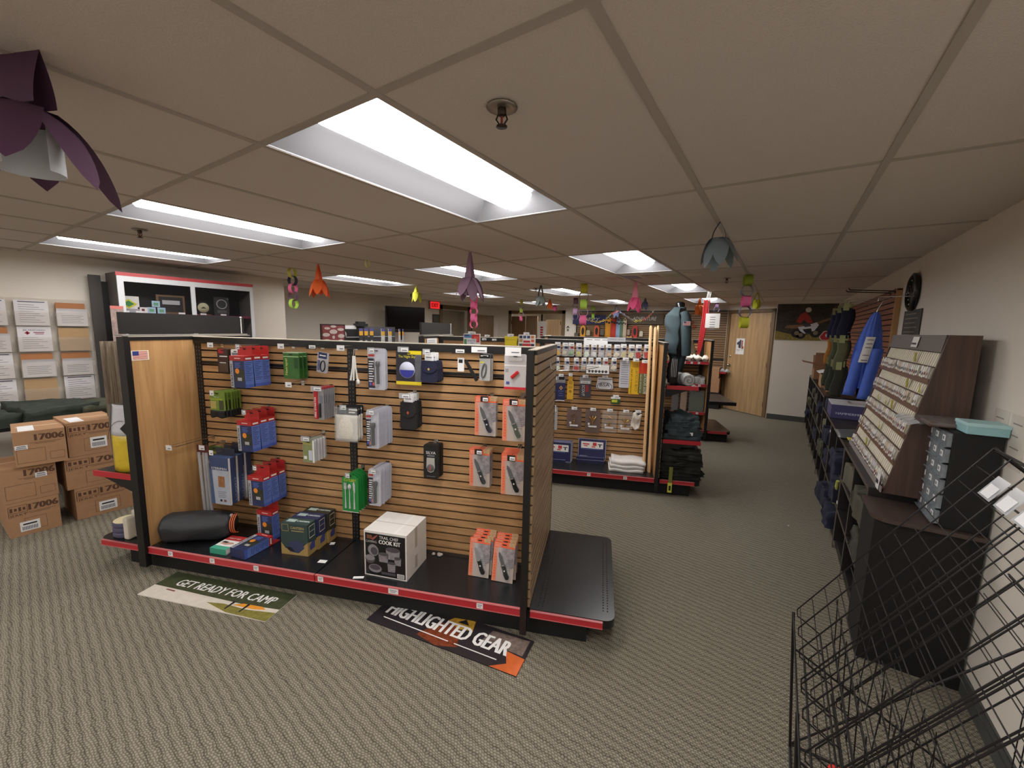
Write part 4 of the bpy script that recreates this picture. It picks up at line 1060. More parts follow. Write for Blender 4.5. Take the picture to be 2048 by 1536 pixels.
# ------------------------------------------------------------- signs on the floor in front
def floor_sign(corners, label, texts, art, base):
    # corners: back left, back right, front right, front left in photo pixels
    P = [at_z(x, y, 0) for x, y in corners]
    ang = math.atan2((P[2]-P[3]).y, (P[2]-P[3]).x); W_ = (P[2]-P[3]).length; D_ = (P[1]-P[2]).length
    b = MB(); b.box(0, W_, 0, D_, 0.0, .004, base)
    art(b, W_, D_)
    return solo(b, 'floor_sign', label, 'sign', (P[3].x, P[3].y, .001), ang)
def art1(b, W, D):
    z = .0046
    def q(pts, mt, e=0): b.poly([(x*W, y*D, z+e) for x, y in pts], mt)
    q([(0, 0), (1, 0), (1, .42), (.75, .36), (0, .42)], mat('sign_lake', C(214, 206, 194), .45, var=.08, vs=30))
    q([(0, .42), (.3, .4), (.75, .36), (1, .42), (1, 1), (0, 1)], mat('sign_woods', C(66, 72, 48), .45, var=.35, vs=40), .0001)
    q([(.5, .2), (.7, .02), (1, 0), (1, .3), (.8, .22), (.62, .26)], mat('sign_bank', C(128, 122, 56), .45, var=.3, vs=50), .0002)
    q([(.68, .28), (.74, .38), (.88, .4), (.92, .33), (.84, .27)], colm(226, 150, 40), .0004)
    for x in (.66, .77): q([(x, .12), (x+.012, .1), (x+.02, .38), (x, .4)], INK, .0005)
    q([(.12, .33), (.2, .31), (.2, .35), (.13, .36)], colm(120, 50, 50), .0004)
    b.text('GET READY FOR CAMP', (W*.52, D*.52, z+.0006), (1, 0, 0), (0, 1, 0), D*.26, WHITE, w=W*.78, bold=.03, italic=.12)
floor_sign([(347, 1150), (597, 1192), (531, 1245), (275, 1190)], 'Get Ready For Camp lake banner lying on the carpet at left', None, art1, mat('sign_white', C(220, 216, 210), .45))
def art2(b, W, D):
    z = .0046
    def q(pts, mt, e=0): b.poly([(x*W, y*D, z+e) for x, y in pts], mt)
    q([(0, 0), (1, 0), (1, 1), (0, 1)], mat('sign_dusk', C(44, 38, 42), .4, var=.2, vs=20))
    q([(.35, .1), (.5, .0), (.62, .15), (.55, .75), (.42, .6)], mat('sign_fire', C(120, 56, 30), .4, var=.6, vs=60), .0001)
    q([(.46, .75), (.5, .98), (.62, .98), (.64, .7), (.56, .62)], mat('sign_yellow', C(196, 150, 50), .4, var=.3, vs=50), .0002)
    q([(.52, .8), (.56, .95), (.6, .8)], INK, .0003)
    q([(.84, .0), (1, 0), (1, .45), (.88, .5), (.92, .2)], mat('sign_jacket', C(206, 100, 48), .4, var=.2, vs=20), .0002)
    q([(.72, .55), (.98, .5), (.98, .95), (.75, .9)], mat('sign_rock', C(120, 104, 96), .4, var=.4, vs=50), .0002)
    b.text('HIGHLIGHTED GEAR', (W*.48, D*.36, z+.0006), (1, 0, 0), (0, 1, 0), D*.40, WHITE, w=W*.83, bold=.045, italic=.05)
    q([(.08, .22), (.55, .2), (.55, .225), (.08, .245)], WHITE, .0006); q([(.59, .2), (.86, .19), (.86, .215), (.59, .225)], WHITE, .0006)
c3 = at_z(1032, 1355, 0)
floor_sign([(757, 1207), (1068, 1284), (1032, 1355), (733, 1240)], 'Highlighted Gear campfire banner lying on the carpet under the shelf edge', None, art2, mat('sign_black', C(30, 28, 32), .4))
# ================================================================= GOODS ON THE SECOND GONDOLA
H2 = 'wire peg hooks on the second island'
def at2(px, py, t=.33): return g_at(O2, px, py, t=t)
def hook2(px, py, reach, label, tagw=.05, tagh=.032, tagc=None, t=SLT):
    s, _, z = g_at(O2, px, py, t=t-reach)
    hookobj(O2, s, z, reach, label, tagc or TAGW, tagw, tagh, group=H2)
    return s, z
def bagpack(content, header=DBLUE, w=.062, h=.115):
    r = thing('patch_bag', '', 'packet')
    b = MB(); b.prism([(-w*.45, 0), (w*.45, 0), (w*.5, -h*.4), (w*.55, -h*.96), (w*.3, -h), (-w*.3, -h), (-w*.55, -h*.96), (-w*.5, -h*.4)], -.006, .004, CLEARG); b.build('bag', r)
    b = MB(); b.box(-w*.42, w*.42, -.0075, -.0065, -.045, -.002, colm(196, 196, 204)); b.fq(-w*.1, w*.4, -.034, -.01, -.0075, header); b.build('header_card', r)
    b = MB(); random.seed(hash(content.name) % 1000)
    for k in range(4): b.box(-w*.4+random.uniform(0, .015), w*.1+random.uniform(0, .02), -.014+k*.002, -.010+k*.002, -h*.95+random.uniform(0, .02), -h*.6+random.uniform(0, .02), content, Matrix.Rotation(random.uniform(-.6, .6), 3, 'Y'))
    b.build('contents', r); return r
PC = [mat('patch_%d' % i, C(*c), .7, var=.2, vs=60) for i, c in enumerate(((216, 170, 90), (206, 196, 176), (150, 176, 140), (196, 190, 130), (214, 222, 206), (214, 214, 214), (190, 188, 192), (200, 176, 150), (214, 206, 190), (200, 190, 150), (214, 204, 170), (176, 70, 66), (186, 80, 70)))]
row1 = [(1116, 701), (1131, 702), (1143, 702), (1158, 703), (1173, 704), (1188, 704), (1203, 705), (1217, 705), (1234, 706), (1247, 705), (1263, 706), (1277, 706), (1294, 706)]
C1 = ['tan', 'cream', 'green', 'yellowish', 'pale green', 'white', 'grey', 'brownish', 'ivory', 'khaki', 'straw', 'dark red', 'brick red']
for i, (px, py) in enumerate(row1):
    s, t, z = at2(px, py-11, .30)
    o = bagpack(PC[i], header=(PRED if i == 2 else DBLUE)); o.location = g_loc(O2, s, .30, z); o.rotation_euler = (0, random.uniform(-.05, .05), TH)
    o['label'] = 'clear packet with %s contents in the top row of the second island' % C1[i]; o['group'] = 'small packets in the top row'
    hookobj(O2, s, z+.012, .12, 'top row peg hook with white label holding the %s packet' % C1[i], TAGW, .058, .036, group=H2)
row2 = [(1114, 728, 4), (1134, 729, 5), (1153, 729, 11), (1168, 729, 7), (1182, 729, 6), (1197, 729, 5), (1211, 729, 12), (1228, 729, 8)]
C2 = ['lilac', 'white twisted', 'reddish', 'fawn', 'grey', 'pale', 'red-headed', 'beige']
for i, (px, py, c) in enumerate(row2):
    s, t, z = at2(px, py-8, .30)
    o = bagpack(PC[c], header=(PRED if i == 6 else DBLUE)); o.location = g_loc(O2, s, .30, z); o.rotation_euler = (0, random.uniform(-.05, .05), TH)
    o['label'] = '%s packet in the second row of the second island' % C2[i]; o['group'] = 'small packets in the second row'
    hookobj(O2, s, z+.012, .12, 'second row peg hook with label holding the %s packet' % C2[i], TAGW, .05, .034, group=H2)
def board2(px0, py0, px1, py1, name, label, cat, base, prints=(), texts=(), th=.006, t=.36, parts=None, ry=0, hookit=True, extra=None, slot=False, outline=None):
    """flat goods hanging between two photo corners (top left, bottom right)"""
    a = g_at(O2, px0, py0, t=t); c = g_at(O2, px1, py1, t=t)
    w = c[0]-a[0]; h = a[2]-c[2]
    o = simple_pack(name, cat, w, h, th, base, prints, texts, extra=extra, slot=slot, outline=outline)()
    o.location = g_loc(O2, (a[0]+c[0])/2, t, a[2]); o.rotation_euler = (0, ry, TH); o['label'] = label
    if hookit: hookobj(O2, (a[0]+c[0])/2, a[2]+.006, SLT-t+.03, 'peg hook holding the '+' '.join(label.split()[:7]), TAGW, min(.06, max(.04, w*.6)), .03, group=H2)
    return w, h
NAVY = mat('pack_scout_navy', C(40, 42, 84), .5)
board2(1172, 729, 1219, 750, 'decal_display', 'white decal display card with row of black figures', 'display card', WHITE, [(-.5, .5, .93, 1, INK), (-.5, -.48, 0, 1, INK), (.48, .5, 0, 1, INK)]+[(-.38+.14*k, -.32+.14*k, .55, .82, INK) for k in range(6)]+[(-.42+.14*k, -.28+.14*k, .62, .68, INK) for k in range(6)], t=.27, hookit=False)
for i, (x0, x1) in enumerate(((1101.5, 1114), (1115, 1129))):
    board2(x0, 751, x1, 802, 'necktie_pack', '%s navy pack with gold diamond emblem at the left end of the third row' % ('left' if i == 0 else 'right'), 'pack', NAVY, [(-.5, .5, 0, .28, CLEARG), (-.3, .4, .04, .16, INK if i else TAGW), (-.35, .35, .60, .62, LBLUE), (-.2, .2, .69, .71, LBLUE), (-.3, .3, .78, .8, LBLUE), (-.5, .5, .97, 1, TAGW)], extra=lambda r: (lambda b: (b.fp([(0, -.11), (.02, -.135), (0, -.16), (-.02, -.135)], -.001, colm(206, 170, 110)), b.fp([(0, -.122), (.01, -.135), (0, -.148), (-.01, -.135)], -.0016, colm(150, 60, 60)), b.build('emblem', r)))(MB()), th=.01)
board2(1135.5, 750, 1146, 799, 'ruler_pack', 'narrow yellow bookmark strip with pointed top', 'bookmark', mat('pack_gold', C(222, 170, 50), .5), [(-.3, .3, .45, .55, colm(190, 150, 40)), (-.2, .2, .62, .72, colm(160, 120, 30)), (-.3, .3, .25, .38, colm(190, 150, 40))], outline=[(0, 0), (.4, -.1), (.25, -.18), (.5, -.28), (.5, -1), (-.5, -1), (-.5, -.28), (-.25, -.18), (-.4, -.1)])
board2(1160, 753, 1181, 796, 'decal_pack', 'dark decal pack with vertical white lettering', 'decal', mat('pack_charcoal', C(66, 62, 70), .5), [(-.5, .5, 0, .34, CLEARG), (-.4, .4, .2, .32, TAGW), (.02, .3, .38, .72, colm(150, 50, 60))], [('DECAL', 0, .3, .014, INK, (1, 0, 0), (0, 0, 1), .07), ('SCOUT', -.28, .66, .03, WHITE, (0, 0, -1), (1, 0, 0), .12)])
board2(1193, 754, 1226, 779, 'oval_sticker', 'white plate with dark oval and bold lettering in the middle of the island', 'sticker', mat('plate_lilac', C(220, 220, 226), .45), [(-.4, .4, .12, .2, INKG)], [('BSA', 0, .78, .036, INK, (1, 0, 0), (0, 0, 1), .105)], outline=[(-.42, 0), (.42, 0), (.5, -.85), (.44, -1), (-.44, -1), (-.5, -.85)],
       extra=lambda r: (lambda b: (b.tube([(.078*math.cos(a), -.002, -.1+.045*math.sin(a)) for a in [i*PI/12 for i in range(24)]], .0025, colm(60, 90, 120), 4, closed=True), b.build('oval_border', r)))(MB()))
board2(1240.5, 719, 1258, 776, 'ruler_pack', 'pale grey strip pack with fine print, left of yellow sticker', 'pack', mat('pack_fog', C(198, 200, 212), .5), [(-.35, .35, .12+.08*k, .135+.08*k, INKG) for k in range(10)], t=.33)
board2(1260.5, 721, 1278, 789, 'bumper_sticker', 'long yellow bumper sticker pack with vertical lettering', 'sticker', mat('pack_sun', C(232, 184, 34), .5), [(-.3, .3, .06, .2, colm(200, 150, 30))], [("I'M PROUD OF MY", -.22, .6, .014, INK, (0, 0, 1), (-1, 0, 0), .26), ('CUB SCOUT', .3, .6, .026, colm(120, 110, 60), (0, 0, 1), (-1, 0, 0), .22)], t=.33)
board2(1279, 724, 1295, 788, 'bumper_sticker', 'red and olive bumper sticker beside the staves', 'sticker', mat('pack_olive_sticker', C(112, 116, 70), .5), [(-.5, .5, 0, .36, colm(206, 62, 36))], [("I'M PROUD OF MY", -.2, .68, .013, WHITE, (0, 0, 1), (-1, 0, 0), .2), ('BOY SCOUT', .34, .68, .03, WHITE, (0, 0, 1), (-1, 0, 0), .21)], t=.33)
board2(1222, 793, 1240, 809, 'battery_pack', 'small green and yellow pack alone on the lower right', 'pack', mat('pack_bottle', C(44, 84, 48), .5), [(-.5, .5, 0, .3, TAGW), (-.4, .2, .4, .75, colm(206, 214, 60))])
# brass pin packs
BRASS = mat('brass', C(214, 176, 104), .25, metal=.9)
PK = mat('pin_card', C(128, 108, 104), .35, alpha=.7)
def pin(kind):
    def ex(r):
        b = MB()
        if kind == 0: b.tube([(0, -.008, -.06), (.03, -.008, -.088), (0, -.008, -.12), (-.03, -.008, -.088), (0, -.008, -.06)], .003, BRASS, 5)
        elif kind == 1:
            for sx in (-1, 0, 1): b.tube([(sx*.006, -.008, -.13), (sx*.02, -.008, -.1), (sx*.034, -.008, -.085), (sx*.03, -.008, -.07)], [.005, .009, .008, .002], BRASS, 6)
        elif kind == 2: b.tube([(-.04, -.008, -.1), (0, -.008, -.065), (.04, -.008, -.1)], .003, BRASS, 5)
        else:
            for sx in (-1, 1): b.tube([(0, -.008, -.12), (sx*.02, -.008, -.1), (sx*.036, -.008, -.1), (sx*.03, -.008, -.075)], [.004, .007, .006, .002], BRASS, 6)
            b.tube([(0, -.008, -.12), (0, -.008, -.07)], [.006, .002], BRASS, 6)
        b.build('emblem_pin', r)
        b = MB(); b.lathe([(.002, -.175), (.008, -.17), (.009, -.155), (.006, -.14), (.010, -.135), (.003, -.13)], (0, -.010, 0), BRASS, 10); b.build('brass_knob', r)
        b = MB(); b.box(-.05, -.03, -.009, -.008, -.172, -.150, TAGW); b.box(-.045, .045, -.006, -.005, -.198, -.18, TAGW); b.build('paper_label', r)
    return ex
for i, (x0, x1, y0, y1, k) in enumerate(((1134.5, 1162, 816, 857, 0), (1171.5, 1199, 818, 866, 1), (1205, 1232, 820, 866, 2), (1238, 1263, 822, 866, 3))):
    board2(x0, y0, x1, y1, 'pin_pack', ['diamond outline', 'fleur shaped', 'chevron shaped', 'winged'][i]+' brass pin on a clear card, lower row', 'pin', CLEAR if k >= 2 else PK, (), extra=pin(k))
board2(1101.5, 813, 1114, 860, 'clear_pack', 'narrow clear pack with brass ball beside the near island end panel', 'pack', CLEARG, [(-.3, .3, .05, .2, TAGW)], extra=lambda r: (lambda b: (b.lathe([(.001, -.01), (.01, 0), (.001, .01)], (0, -.008, -.15), BRASS, 10), b.build('brass_ball', r)))(MB()))
def crumple(r): 
    b = MB(); b.surf(lambda u, v: (-.045+.09*u+.02*v, -.02-.02*math.sin(u*PI)*math.sin(v*7), -.02-.16*v+.012*math.sin(u*8)), 10, 10, mat('plastic_milky', C(222, 216, 206), .35, bump=.4, bs=30)); b.build('bag', r, solid=.01)
board2(1266, 823, 1285, 830, 'bagged_parts', 'crumpled white plastic packet next to the wooden staves', 'packet', INK, (), extra=crumple, ry=.25)
# row of long label strips above the top rail
for (x0, x1, y0, y1, lab, mt) in ((1168, 1215, 675.5, 690, 'long white label strip on top of the second island', TAGW), (1215, 1251, 675, 684, 'grey translucent label strip right of the white strip', CLEARG)):
    a = g_at(O2, x0, y0, t=.32); c = g_at(O2, x1, y1, t=.32); b = MB(); b.box(0, c[0]-a[0], 0, .002, c[2]-a[2], 0, mt)
    for k in range(3): b.fq(.03+k*.08, .09+k*.08, -.02, -.014, 0, INKG)
    b.tube([(.02, 0, -.03), (.02, .085, -.03)], .0015, CHROME, 4)
    solo(b, 'shelf_label_strip', lab, 'label strip', g_loc(O2, a[0], .32, a[2]), TH)

# derby kits on the deck
DZ2 = .1705
def kit(label, s, t, z, lean=True, w=.30, d=.22, h=.03, grp='navy derby kits'):
    r = thing('derby_kit', label, 'box', g_loc(O2, s, t, z), TH, grp)
    b = MB(); b.box(-w/2, w/2, 0, h, 0, d, NAVY)
    e = .004
    for (x0, x1, z0, z1) in ((-w/2, w/2, 0, e), (-w/2, w/2, d-e, d), (-w/2, -w/2+e, 0, d), (w/2-e, w/2, 0, d)): b.fq(x0, x1, z0, z1, 0, colm(196, 198, 216))
    b.fq(-w*.4, w*.4, d*.52, d*.86, 0, WHITE)
    for (x0, x1, z0, z1, mt) in ((-.34, -.1, .70, .76, 0), (-.3, -.16, .62, .66, 0), (.02, .16, .66, .82, 0), (-.02, .12, .58, .63, 0), (.2, .36, .72, .76, 1), (.26, .3, .6, .74, 1)): b.fq(x0*w, x1*w, z0*d, z1*d, 0, (colm(206, 56, 50), INK)[mt], .0012)
    b.fq(-w*.4, w*.3, d*.47, d*.49, 0, LBLUE)
    b.text('PINEWOOD', (-w*.28, 0, d*.08), (1, 0, 0), (0, 0, 1), .016, colm(190, 196, 216), w=.08, off=.001)
    b.quad((-w/2+.01, .003, d+.0005), (w/2-.01, .003, d+.0005), (w/2-.01, h-.003, d+.0005), (-w/2+.01, h-.003, d+.0005), mat('pack_navy_side', C(60, 62, 110), .5))
    b.build('carton', r); return r
def kit_flat(r, s, t, z, rz=0.0):
    r.location = g_loc(O2, s, t, z); r.rotation_euler = (-PI/2, 0, TH+rz); r.location += GN*.22 + Vector((0, 0, .03)); return r
sa, ta, _ = g_at(O2, 1148, 937, z=.17); sb, tb, _ = g_at(O2, 1211, 938, z=.17); sm = (g_at(O2, 1154, 880, t=.35)[0]+g_at(O2, 1212, 884, t=.35)[0])/2
k = kit('navy derby kit standing upright behind the flat pair', sm, .36, DZ2+.03); k.location = g_loc(O2, sm+.01, .35, DZ2+.035); k.rotation_euler = (-.12, 0, TH)
kit_flat(kit('navy derby kit lying flat, lower of the right pair', 0, 0, 0), sm, .09, DZ2)
kit_flat(kit('navy derby kit lying flat, upper of the right pair', 0, 0, 0), sm-.005, .10, DZ2+.031, .03)
sl = g_at(O2, 1144, 885, t=.33)[0]-.15
for i in range(3):
    k = kit('navy derby kit standing at the left, %s of three' % nth(i, 3), 0, 0, 0); k.location = g_loc(O2, sl-.0+i*.006, .25+i*.035, DZ2+.003+.0*i); k.rotation_euler = (-.05, 0, TH)
kit_flat(kit('navy derby kit lying flat in front of the left upright kits', 0, 0, 0), sl-.06, .015, DZ2)
# folded white shirts
WSH = mat('shirt_white', C(222, 218, 216), .85, bump=.2, bs=40)
s0 = g_at(O2, 1220, 912, t=.22)[0]; s1 = g_at(O2, 1288, 912, t=.22)[0]
for i in range(3):
    b = MB(); wd = s1-s0
    b.surf(lambda u, v: (wd*(u-.5), .26*v, .018+.006*math.sin(u*9+i)+.006*math.sin(v*6)), 10, 6, WSH)
    o = solo(b, 'folded_shirt', ['lowest', 'middle', 'top'][i]+' white folded shirt on the deck of the second island', 'shirt', g_loc(O2, (s0+s1)/2+.01*(i-1), .10+.005*i, DZ2-.008+i*.04), TH+random.uniform(-.04, .04), 'folded white shirts', solid=.034, bevel=.01)
# staves
STV = wood('stave_birch', C(206, 166, 118), C(232, 198, 152), .5, 'z', .6)
for i, (xt, yt, xb, yb, tt, r_) in enumerate(((1302, 651, 1287, 943, .16, .0155), (1311, 654, 1298, 945, .15, .0155), (1318, 651, 1309, 944, .13, .013), (1322, 668, 1313, 940, .2, .012))):
    pb = g_at(O2, xb, yb, z=.17); ptp = g_at(O2, xt, yt, t=pb[1]+.12)
    pb = (min(pb[0], 1.025-r_-.012*(i == 2)), pb[1], pb[2]); ptp = (min(ptp[0], 1.03-r_), ptp[1], ptp[2])
    b = MB(); top = Vector((ptp[0]-pb[0], .12, ptp[2]-.172))
    b.tube([(0, 0, 0), top*.5, top*.985, top], [r_, r_, r_, r_*.6], STV, 10)
    solo(b, 'hiking_stave', ['leftmost', 'second', 'third', 'rearmost thin'][i]+' wooden stave leaning in the corner of the second island', 'stave', g_loc(O2, pb[0], pb[1], .172), TH, 'wooden hiking staves')
a = g_at(O2, 1312, 692, t=.36); b_ = g_at(O2, 1305, 860, t=.36)
b = MB(); b.box(0, .012, 0, .07, 0, a[2]-b_[2], colm(222, 206, 168)); b.box(-.0006, 0, .01, .06, .1, .5, colm(214, 190, 90))
solo(b, 'growth_chart', 'pale yardstick board on the inner side of the end panel', 'board', g_loc(O2, 1.012, .30, b_[2]), TH)

# knots-for-kids kits etc. on the left half of the second island
board2(927, 667, 960, 696, 'knots_kit', 'square blue, red and green kit card seen over the near island', 'kit', mat('kit_white', C(226, 220, 216), .5), [(-.46, .0, .05, .3, colm(80, 130, 180)), (.0, .46, .05, .6, colm(196, 50, 50)), (-.46, -.2, .4, .9, colm(90, 150, 90)), (-.46, -.15, .08, .16, NAVY), (.12, .4, .2, .5, colm(220, 90, 80)), (-.3, .28, .36, .98, colm(224, 226, 236))], [('KNOTS', 0, .56, .022, NAVY, (1, 0, 0), (0, 0, 1), .09), ('FOR', 0, .72, .014, NAVY), ('KIDS', 0, .92, .022, NAVY, (1, 0, 0), (0, 0, 1), .08)], t=.30, th=.02)
board2(1009, 672, 1034, 700, 'yellow_case', 'bright yellow plastic case hanging on the second island', 'case', mat('case_yellow', C(226, 204, 40), .4), [(-.4, .4, .25, .28, colm(180, 160, 30)), (-.4, .4, .75, .78, colm(180, 160, 30))], t=.30, th=.05, outline=[(-.5, 0), (.5, 0), (.42, -1), (-.42, -1)])
board2(1037, 669, 1070, 698, 'science_kit', 'white kit card bordered by small dark squares and red words', 'kit', mat('kit_white', C(226, 220, 216), .5), [(-.44+.23*k, -.27+.23*k, .08, .26, [NAVY, colm(50, 90, 140), colm(40, 60, 110), colm(200, 120, 60)][k]) for k in range(4)]+[(-.44, -.26, .34, .52, colm(190, 150, 80)), (.26, .44, .34, .52, colm(206, 90, 50)), (-.44, -.26, .64, .84, colm(60, 90, 90)), (.26, .44, .64, .84, NAVY), (-.2, .2, .42, .56, colm(190, 50, 56)), (-.25, .25, .64, .86, colm(190, 50, 56))], t=.30, th=.02)
for i, (px, py) in enumerate(((970, 680), (990, 681), (975, 673))):
    s, t, z = g_at(O2, px, py, t=.34)
    hookobj(O2, s, z, .09, ['left', 'right', 'upper'][i]+' white clip hook between the knots kit and yellow case', TAGW, .05, .02, group=H2)
b = MB(); s, t, z = g_at(O2L, 850, 690, s=0)
b.box(.0, .001, 0, .28, -.11, 0, TAGW)
for k in range(4): b.quad((.0014, .03, -.025-.02*k), (.0014, .22, -.025-.02*k), (.0014, .22, -.02-.02*k), (.0014, .03, -.02-.02*k), INKG)
solo(b, 'taped_notice', 'white notice taped inside the left end panel of second island', 'notice', g_loc(O2L, .0005, .06, 1.485), TH)
# tassel on the near island end hook
s, t, z = g_at(O1, 1098, 712, s=2.50)
r = thing('peg_hook', 'long looped wire hook on the outer end panel of near island', 'peg hook', g_loc(O1, 2.4855, .52, 1.40), TH, 'wire peg hooks on the near island')
b = MB(); b.tube([(0, 0, .0), (.28, 0, .0), (.30, -.005, .006)], .0022, CHROME, 6); b.tube([(0, -.0, .0), (.01, -.03, -.02), (.03, -.05, -.03), (.2, -.03, -.02), (.29, -.01, .0)], .0022, CHROME, 6); b.box(-.0, .004, -.012, .012, -.015, .015, CHROME); b.build('wire', r)
# ================================================================= PAPER DECORATIONS ON THE CEILING
def paper(c): return mat('paper_%d_%d_%d' % c, C(*c), .8)
def strip(mb, pts, wv, mt, half):
    """ribbon along pts; wv = width direction"""
    wv = Vector(wv).normalized()*half; n = len(pts)
    vs = []
    for i, p in enumerate(pts):
        p = Vector(p); k = half and 1
        vs += [p-wv*(pts_w[i] if False else 1), p+wv]
    mb.add(vs, [(2*i, 2*i+1, 2*i+3, 2*i+2) for i in range(n-1)], mt, True)
def petal(length, width, out, col, a, r0=.03, curl=.75):
    b = MB(); ca, sa = math.cos(a), math.sin(a)
    def f(u, v):
        w_ = width*(math.sin(PI*min(1, .30+.70*v**1.5))**.6)*(1 if v < .98 else .2) if v > 0 else width*.5
        if v >= 1: w_ = 0.002
        rad = r0 + out*(v**curl); z = -length*(v**1.25) + .012*math.sin(PI*v)
        side = (u-.5)*w_; bow = -.25*(u-.5)**2*w_
        x = rad+bow; return (x*ca-side*sa, x*sa+side*ca, z)
    b.surf(f, 4, 10, col); return b
def flower(px, py, col, label, size=1.0, n=6, spread=.085, stem=.12, rz=0.0, inner=None, stemcol=None, thin=False):
    p = at_z(px, py, CEIL)
    r = thing('paper_flower', label, 'paper flower', p, rz, 'paper flowers hanging from the ceiling')
    m = paper(col); ms = paper(stemcol) if stemcol else m
    k = size
    b = MB(); w_ = .012*k if thin else (.06*k if px < 100 else .03*k)
    sgn = (-1, 1)
    for s_ in sgn:
        f = lambda u, v, s_=s_: ((u-.5)*2*w_*((.35+.65*v) if px > 100 else 1) if not thin else s_*(.035*k)*math.sin(v*PI*.5)+(u-.5)*.012, (s_*.018*k*math.sin(v*PI*.5)) if not thin else (u-.5)*.02, -.001-stem*k*v)
        b.surf(f, 3, 8, ms)
    b.build('stem_loop', r)
    for i in range(n):
        a = 2*PI*i/n+.3
        q = petal(.15*k*(1+.12*math.sin(i*2.3)), .082*k, spread*k*(1+.25*math.sin(i*1.7)), m, a, r0=.02*k); o = q.build('petal', r); o.location = (0, 0, -stem*k+.002)
    if inner:
        b = MB(); b.surf(lambda u, v: ((.052 if px < 100 else .045)*k*math.cos(2*PI*u*.8), (.052 if px < 100 else .045)*k*math.sin(2*PI*u*.8), -(stem+.02+.1*v)*k), 14, 2, paper(inner)); b.build('inner_curl', r)
    return r
flower(30, 104, (84, 52, 78), 'dark purple paper flower hanging closest, cut off by left frame edge', 1.2, 6, .10, .10, .4, inner=(214, 218, 222))
flower(636, 528, (240, 104, 44), 'bright orange paper flower hanging left of the thin light', 1.15, 6, .06, .14)
flower(832, 572, (214, 214, 70), 'yellow-green paper flower hanging above the television', 1.0, 5, .06, .09)
flower(940, 504, (148, 118, 142), 'mauve purple paper flower hanging in the middle above the near island', 1.2, 7, .075, .17, inner=(120, 92, 116))
flower(1441, 443, (122, 134, 142), 'large grey-blue paper flower hanging on the right by the grid bar', 1.05, 6, .07, .085, .5, thin=True, stemcol=(60, 70, 80))
flower(1082, 570, (150, 162, 162), 'small pale grey paper flower near the middle lights', .95, 6, .06, .16, thin=True, stemcol=(96, 100, 98))
flower(1272, 563, (244, 96, 146), 'hot pink paper flower hanging left of the jacket mannequin', 1.15, 7, .055, .17, stemcol=(244, 150, 176))
flower(1100, 598, (240, 120, 60), 'small orange paper flower behind the pale grey one', .9, 5, .05, .08)
flower(1291, 596, (96, 104, 140), 'slate blue paper flower half hidden behind the pink one', .9, 5, .06, .08)
flower(1233, 610, (110, 118, 156), 'dusty blue paper flower over the hanging ribbons', 1.1, 6, .05, .13, thin=True)
flower(1400, 597, (230, 116, 44), 'orange paper flower right of the mannequin', 1.2, 6, .05, .1)
flower(1515, 585, (214, 220, 60), 'yellow paper flower near the closed door', .9, 6, .04, .12, thin=True)

def chain_obj(px, py, cols, label, r_=.05, wd=.045, z0=None, sag=.085, lean=(0, 0)):
    p = at_z(px, py, CEIL) if z0 is None else z0
    root = thing('paper_chain', label, 'paper chain', p, .3, 'paper ring chains hanging from the ceiling')
    z = -r_*.95
    for i, c in enumerate(cols):
        b = MB()
        N_ = 16
        ring = []
        for k in range(N_):
            a = 2*PI*k/N_
            for s_ in (-.5, .5):
                if i % 2: ring.append((lean[0]*i+r_*math.cos(a), s_*wd+lean[1]*i, z+r_*math.sin(a)*1.1))
                else: ring.append((lean[0]*i+s_*wd, r_*math.cos(a)+lean[1]*i, z+r_*math.sin(a)*1.1))
        b.add(ring, [(2*k, 2*k+1, (2*k+3) % (2*N_), (2*k+2) % (2*N_)) for k in range(N_)], paper(c), True)
        b.build('ring', root); z -= sag
    return root
YE, NV, PK_, PU, LM = (206, 206, 90), (70, 66, 96), (248, 120, 170), (140, 108, 140), (186, 230, 90)
GY = (92, 92, 104); LI = (196, 160, 196)
chain_obj(584, 537, [YE, NV, PK_, PU, LM], 'yellow, navy, pink and lime paper chain at the left')
chain_obj(735, 520, [(214, 214, 130)], 'single pale yellow paper strip stuck to the ceiling', r_=.035, wd=.015)
chain_obj(948, 577, [(226, 70, 90), (244, 110, 160), PK_, PK_, (246, 130, 180), PK_], 'pink paper chain hanging behind the mauve flower', r_=.058, wd=.075, sag=.1)
chain_obj(1043, 600, [YE, NV, (190, 214, 90), LI, PK_], 'small far chain of yellow, navy, lime and pink rings', r_=.05)
chain_obj(1169, 568, [(206, 204, 60), GY, LM, LI, PK_], 'yellow, lime and pink chain hanging right of the middle', r_=.06, wd=.08, sag=.105)
chain_obj(1152, 596, [(112, 84, 104), PU, LI, LI], 'dull purple paper chain left of the yellow-topped chain', r_=.055, wd=.08, sag=.1)
chain_obj(1187, 612, [LM, LM, LM], 'short lime green chain in front of the navy banner', r_=.055, wd=.06, sag=.1)
chain_obj(1497, 550, [(168, 190, 70), GY, PK_, NV, (224, 226, 70)], 'lime, pink and yellow chain in front of the closed door', r_=.055, wd=.075, sag=.11)
chain_obj(1110, 612, [(246, 110, 176)], 'single pink paper ring near the double doorway', r_=.06, wd=.08)
chain_obj(1434, 606, [(126, 96, 130), (140, 130, 176)], 'two faint purple rings near the notice', r_=.05, wd=.06)
